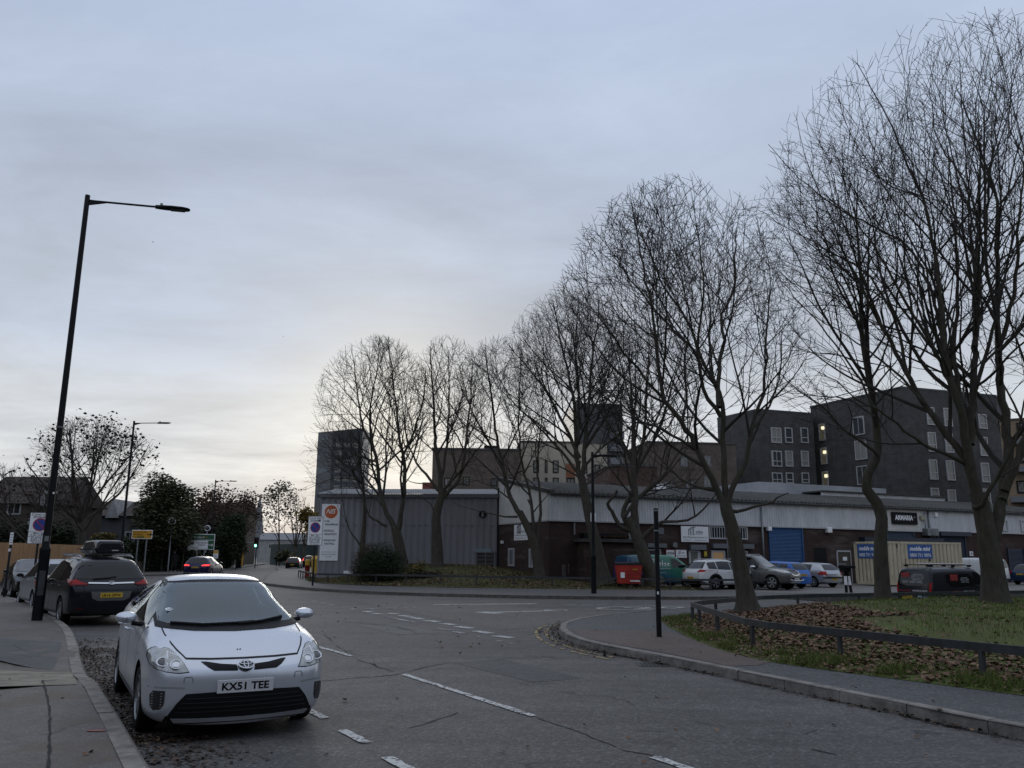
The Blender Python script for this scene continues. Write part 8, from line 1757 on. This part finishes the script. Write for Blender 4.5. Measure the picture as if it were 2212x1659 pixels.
t.limb([(946,1238),(944,1190),(943,1140),(942,1115),(950,1085),(956,1058)],.40,.30,Y,0,True,False); t.limb([(953,1075),(950,1019),(941,959),(935,850),(930,760)],.19,.04,Y,.4); t.limb([(958,1075),(985,1045),(994,1030),(1003,983),(1015,880),(1020,800)],.17,.04,Y,-.4); t.limb([(947,1060),(920,1025),(900,1000),(880,950),(872,890)],.12,.03,Y,.8); t.limb([(952,1040),(965,960),(970,860),(968,760)],.13,.03,Y,1.4); t.limb([(955,1060),(1000,1010),(1040,960),(1060,900)],.10,.03,Y,-1.2); t.limb([(941,1120),(930,1090),(905,1075),(870,1060)],.05,.02,Y,-1,lev=1); t.limb([(957,1065),(985,1050),(1020,1040),(1060,1035)],.07,.02,Y,1.2,lev=1); t.limb([(950,1060),(915,1045),(885,1040),(860,1020)],.06,.02,Y,-1.2,lev=1); t.limb([(960,1060),(990,1000),(1020,930),(1045,860)],.09,.025,Y,1.8,lev=1); t.done()
Y = 51; t = Tree('bare_tree','bare tree forking low into two trunks behind the dark shrub','tree',Env(812,905,140,180,Y,4.6),18,GT,dens=1.08,seg=.5,tip=.009)
t.limb([(872,1240),(866,1200),(860,1165),(853,1140)],.42,.36,Y,0,True,False); t.limb([(854,1145),(842,1120),(831,1098),(818,1040),(815,1005),(806,965),(785,925),(772,850),(764,780)],.22,.04,Y,.4); t.limb([(860,1145),(866,1110),(871,1079),(874,1007),(864,955),(858,900),(850,830),(842,760)],.21,.04,Y,-.4); t.limb([(836,1137),(815,1125),(797,1113),(783,1079),(762,1040),(740,1000)],.11,.03,Y,-.8); t.limb([(816,1010),(780,985),(740,970),(700,965)],.08,.02,Y,.8); t.limb([(868,990),(895,930),(915,860),(920,790)],.11,.03,Y,1.0); t.limb([(806,965),(800,880),(815,800),(820,750)],.10,.03,Y,-1.2); t.limb([(871,1050),(900,1010),(930,975)],.06,.02,Y,1,lev=1); t.limb([(831,1098),(790,1060),(740,1050),(690,1060)],.07,.02,Y,1.4,lev=1); t.limb([(818,1040),(770,1010),(720,1015),(680,1030)],.07,.02,Y,-1.4,lev=1); t.limb([(785,925),(745,880),(715,850)],.06,.02,Y,-.6,lev=1); t.done()
Y = 52.5; t = Tree('bare_tree','thin twisting bare tree at the left end of the shed, beside the banner','tree',Env(735,1010,98,118,Y,3.6),19,GT,dens=1.0,seg=.5,tip=.009)
t.limb([(784,1240),(783,1185),(786,1140),(788,1100),(786,1070),(780,1020),(775,960)],.22,.05,Y,.3,True,True,start=.4); t.limb([(783,1185),(770,1165),(757,1150),(747,1120),(742,1090),(735,1050)],.08,.03,Y,-.6,lev=1); t.limb([(785,1065),(760,1020),(730,990),(690,975)],.07,.02,Y,.5,lev=1); t.limb([(780,1040),(740,1030),(700,1040),(665,1055)],.06,.02,Y,-.6,lev=1); t.limb([(782,1030),(770,980),(750,930),(735,900)],.06,.02,Y,.9,lev=1); t.done()
# left side: trees still holding some brown leaves
M_['dryleaf'] = mats_rand('withered_leaves',[(.030,.017,.012),(.05,.028,.018),(.022,.014,.011)],.9)
M_['dryleaf2'] = mats_rand('russet_leaves',[(.06,.034,.022),(.085,.045,.028),(.045,.028,.02)],.9)
Y = 56; t = Tree('leafy_tree','spreading tree with scattered withered leaves behind the nearest lamp column','tree',Env(195,1035,150,135,Y,5),31,None,dens=.95,seg=.55,tip=.012,up=.06); b = at(175,1200,Y); b.z = .1; t.trunk.tube([b,at(176,1165,Y),at(180,1120,Y)],[.32,.26,.22],9); t.fan(at(178,1130,Y),9,.12,(14,62)); t.fan(at(180,1150,Y),4,.09,(40,75)); t.loc = b; t.done((900,.25,M_['dryleaf'],.22))
Y = 50; t = Tree('leafy_tree','low branching tree with withered leaves cut by the left edge','tree',Env(35,1100,135,100,Y,4.5),32,None,dens=1.7,seg=.55,tip=.012,up=.03); b = at(60,1215,Y); b.z = .1; t.trunk.tube([b,at(62,1165,Y)],[.25,.18],9); t.fan(at(62,1168,Y),8,.10,(20,78)); t.loc = b; t.done((260,.24,M_['dryleaf'],.25))
for i,(px,top,rx,Y,lab,n) in enumerate(((470,1060,50,105,'round tree with fine brown leaves left of the third lamp',1300),(522,1066,40,118,'tree with brown leaves right of the third lamp',1300),(430,1062,38,95,'tree with brown leaves rising over the dark evergreen',900))):
    cy = (top+1180)/2; t = Tree('leafy_tree',lab,'tree',Env(px,cy,rx,cy-top,Y,4.5),40+i,None,dens=.8,seg=1.0,tip=.022,up=.05); b = at(px,1210,Y); b.z = 0; t.trunk.tube([b,at(px,1160,Y)],[.35,.25],8); t.fan(at(px,1160,Y),9,.16,(10,60)); t.loc = b; t.done((n,.36,M_['dryleaf2'],.6))
Y = 128; t = Tree('birch_tree','slender grey birch standing alone above the bend in the road','tree',Env(603,1112,38,76,Y,4),51,None,dens=1.1,seg=1.0,tip=.022,up=.0,ang=(30,60)); b = at(603,1222,Y); b.z = 0; t.limb([(603,1222),(603,1150),(602,1100),(602,1050)],.22,.06,Y,0,False,True,start=.2); t.loc = b; t.done((1100,.40,mats_rand('birch_leaves',[(.07,.06,.035),(.05,.045,.03)]),.5))
Y = 140; t = Tree('bare_tree','far bare tree between the birch and the zone sign','tree',Env(640,1130,36,65,Y,4),52,None,dens=.9,seg=1.1,tip=.022); b = at(638,1222,Y); b.z = 0; t.trunk.tube([b,at(638,1180,Y)],[.3,.2],8); t.fan(at(638,1185,Y),8,.14,(8,45)); t.loc = b; t.done()
Y = 124; t = Tree('leafy_tree','small yellow leaved tree just left of the zone sign','tree',Env(657,1145,22,40,Y,3),53,None,dens=.9,seg=1.0,tip=.02); b = at(657,1222,Y); b.z = 0; t.trunk.tube([b,at(657,1180,Y)],[.2,.14],8); t.fan(at(657,1182,Y),6,.09,(8,50)); t.loc = b; t.done((1500,.5,mats_rand('yellow_leaves',[(.16,.11,.02),(.20,.14,.03),(.10,.08,.02)]),.5))
def shrub(name, label, cat, blobs, n, size, m, base, stem=True, seed=1, group=None, core=None):
    R = random.Random(seed); root = thing(name,label,cat,tuple(base),0,group); mb = MB(); vol = [b[1][0]*b[1][2] for b in blobs]; tot = sum(vol)
    for (c,r),v in zip(blobs,vol):
        c = Vector(c)
        for k in range(int(n*v/tot)):
            u = Vector((R.gauss(0,1),R.gauss(0,1),R.gauss(0,1))).normalized(); nn = noise.noise(Vector((u.x*2.1,u.y*2.1,u.z*2.1))+c*.37)*.30+noise.noise(u*5+c)*.16; k_ = (R.random()**.35)*(1+nn); q = c+Vector((u.x*r[0],u.y*r[1],u.z*r[2]))*k_
            if q.z < base[2]: q.z = base[2]+R.random()*.3
            s = size*R.uniform(.55,1.3); Rm = Matrix.Rotation(R.uniform(0,6.28),3,'Z')@Matrix.Rotation(R.uniform(-1.2,1.2),3,'X'); mb.add([q+Rm@Vector(v_)*s for v_ in ((-.5,0,0),(0,-.3,.06),(.6,0,-.05),(0,.3,.06))],[(0,1,2,3)])
    f = obj('foliage',mb,m,root); st = MB()
    for (c,r) in blobs:
        c = Vector(c); b = Vector((c.x,c.y,base[2]-.1)); st.tube([b,b.lerp(c,.6)+Vector((R.uniform(-.1,.1),0,0)),c],[max(.04,r[0]*.06),max(.03,r[0]*.045),.02],6)
        for k in range(7): u = Vector((R.gauss(0,1),R.gauss(0,1),abs(R.gauss(0,1)))).normalized(); st.tube([b.lerp(c,.5),c+Vector((u.x*r[0],u.y*r[1],u.z*r[2]))*.8],[max(.02,r[0]*.03),.012],4)
    obj('stem',st,M_['twig'],root); return root
M_['everg'] = mats_rand('dark_evergreen',[(.016,.026,.011),(.026,.040,.018),(.038,.052,.024),(.018,.030,.014)]); M_['everg2'] = mats_rand('olive_evergreen',[(.042,.050,.022),(.066,.072,.034),(.030,.038,.016),(.080,.078,.040)]); M_['brownsh'] = mats_rand('browning_hedge',[(.050,.032,.016),(.07,.045,.022),(.035,.03,.014)]); M_['yellowsh'] = mats_rand('yellow_shrub',[(.19,.13,.025),(.12,.095,.03),(.05,.05,.02)])
def bl(px, py, rx, ry, Y, dep=None): c = at(px,py,Y); return (c,(at(px+rx,py,Y).x-c.x,dep or (at(px+rx,py,Y).x-c.x),at(px,py-ry,Y).z-c.z))
z0 = lambda x,y: zbank(x,y)
shrub('shrub','big dark evergreen shrub behind the knee rail in front of the shed','shrub',[bl(822,1222,50,44,46.6,1.2),bl(850,1228,34,36,46.3,.9),bl(808,1230,34,36,46.2,.9),bl(832,1205,34,32,46.8,.9)],14000,.085,M_['everg'],(at(825,1240,46.6).x,46.6,.35),seed=3)
shrub('shrub','browning hedge shrub merging into the left side of the dark evergreen','shrub',[bl(786,1215,28,36,47.4,.9),bl(776,1232,22,26,47.2,.8),bl(800,1195,26,22,47.6,.8)],5600,.075,M_['brownsh'],(at(785,1240,47.4).x,47.4,.35),seed=4)
shrub('shrub','small yellow leaved shrub on the right of the dark evergreen','shrub',[bl(893,1240,20,26,46.8,.6),bl(908,1226,14,18,46.8,.5)],900,.11,M_['yellowsh'],(at(893,1255,46.8).x,46.8,.4),seed=5)
shrub('shrub','straggly low brown shrub between the yellow shrub and the knobbly trunk','shrub',[bl(928,1252,26,14,46.6,.7),bl(905,1255,22,12,46.5,.6)],1100,.11,mats_rand('straggly_shrub',[(.03,.026,.02),(.05,.04,.03),(.022,.022,.015)]),(at(925,1258,46.6).x,46.6,.5),seed=6)
shrub('evergreen_tree','tall dark evergreen behind the amber direction sign','tree',[bl(350,1080,34,58,76,3),bl(382,1100,34,60,78,3),bl(330,1120,34,48,75,3),bl(400,1140,30,45,76,3),bl(355,1150,55,42,76,3)],26000,.27,M_['everg2'],(at(360,1210,76).x,76,.1),seed=7)
shrub('evergreen_tree','broad dark conifer between the green sign and the traffic light','tree',[bl(497,1158,28,40,96,3),bl(510,1132,20,24,97,2.4),bl(484,1172,22,30,95,2.6),bl(512,1180,18,32,96,2.4)],13000,.25,M_['everg'],(at(497,1222,96).x,96,.1),seed=8)
def hedge(label, x0, x1, Y0, Y1, ptop, n, size, m, seed, cnt=7):
    B = []
    for k in range(cnt):
        f = (k+.5)/cnt; Y = lerp(Y0,Y1,f); px = lerp(x0,x1,f); zt = at(px,ptop+((k*37)%11-5),Y).z; c = at(px,1200,Y); c.z = zt*.5; B.append((c,((at(x1,1200,Y).x-at(x0,1200,Y).x)/cnt*.75,1.3,zt*.52)))
    c = at((x0+x1)/2,1220,(Y0+Y1)/2); return shrub('hedge',label,'hedge',B,n,size,m,(c.x,(Y0+Y1)/2,.1),seed=seed)
hedge('dark clipped hedge beside the walking person, below the amber sign',262,410,72,80,1168,9500,.28,M_['everg'],9,8)
hedge('dark hedge behind the indigo car, left of the traffic light',405,500,84,98,1192,5200,.32,M_['everg'],10,6)
hedge('very dark tall hedge above the wooden fence at the left edge',-60,150,55,57,1128,12000,.26,M_['everg'],11,9)
hedge('dark hedge right of the wooden fence, behind the roof box',130,275,58,66,1165,7000,.26,M_['everg'],12,7)
shrub('shrub','yellow leaved shrub glowing above the roof box','shrub',[bl(226,1162,18,11,63,1.0),bl(212,1160,10,8,63,.8),bl(240,1158,10,8,63,.8)],700,.22,M_['yellowsh'],(at(226,1190,63).x,63,.1),seed=13)
shrub('shrub','spiky palm like shrub at the foot of the green fence','shrub',[bl(617,1200,15,12,120,1.0),bl(605,1205,10,9,119,1.0),bl(630,1206,10,9,119,1.0)],900,.6,M_['everg2'],(at(617,1222,120).x,120,.1),seed=14)
shrub('shrub','mass of leafy brown growth behind the far left wall, right of the amber sign','shrub',[bl(440,1165,40,34,100,3),bl(480,1150,36,40,104,3),bl(420,1130,30,40,98,3)],6500,.45,mats_rand('brown_growth',[(.028,.02,.016),(.02,.018,.012),(.04,.028,.02)]),(at(450,1215,100).x,100,.1),seed=15)
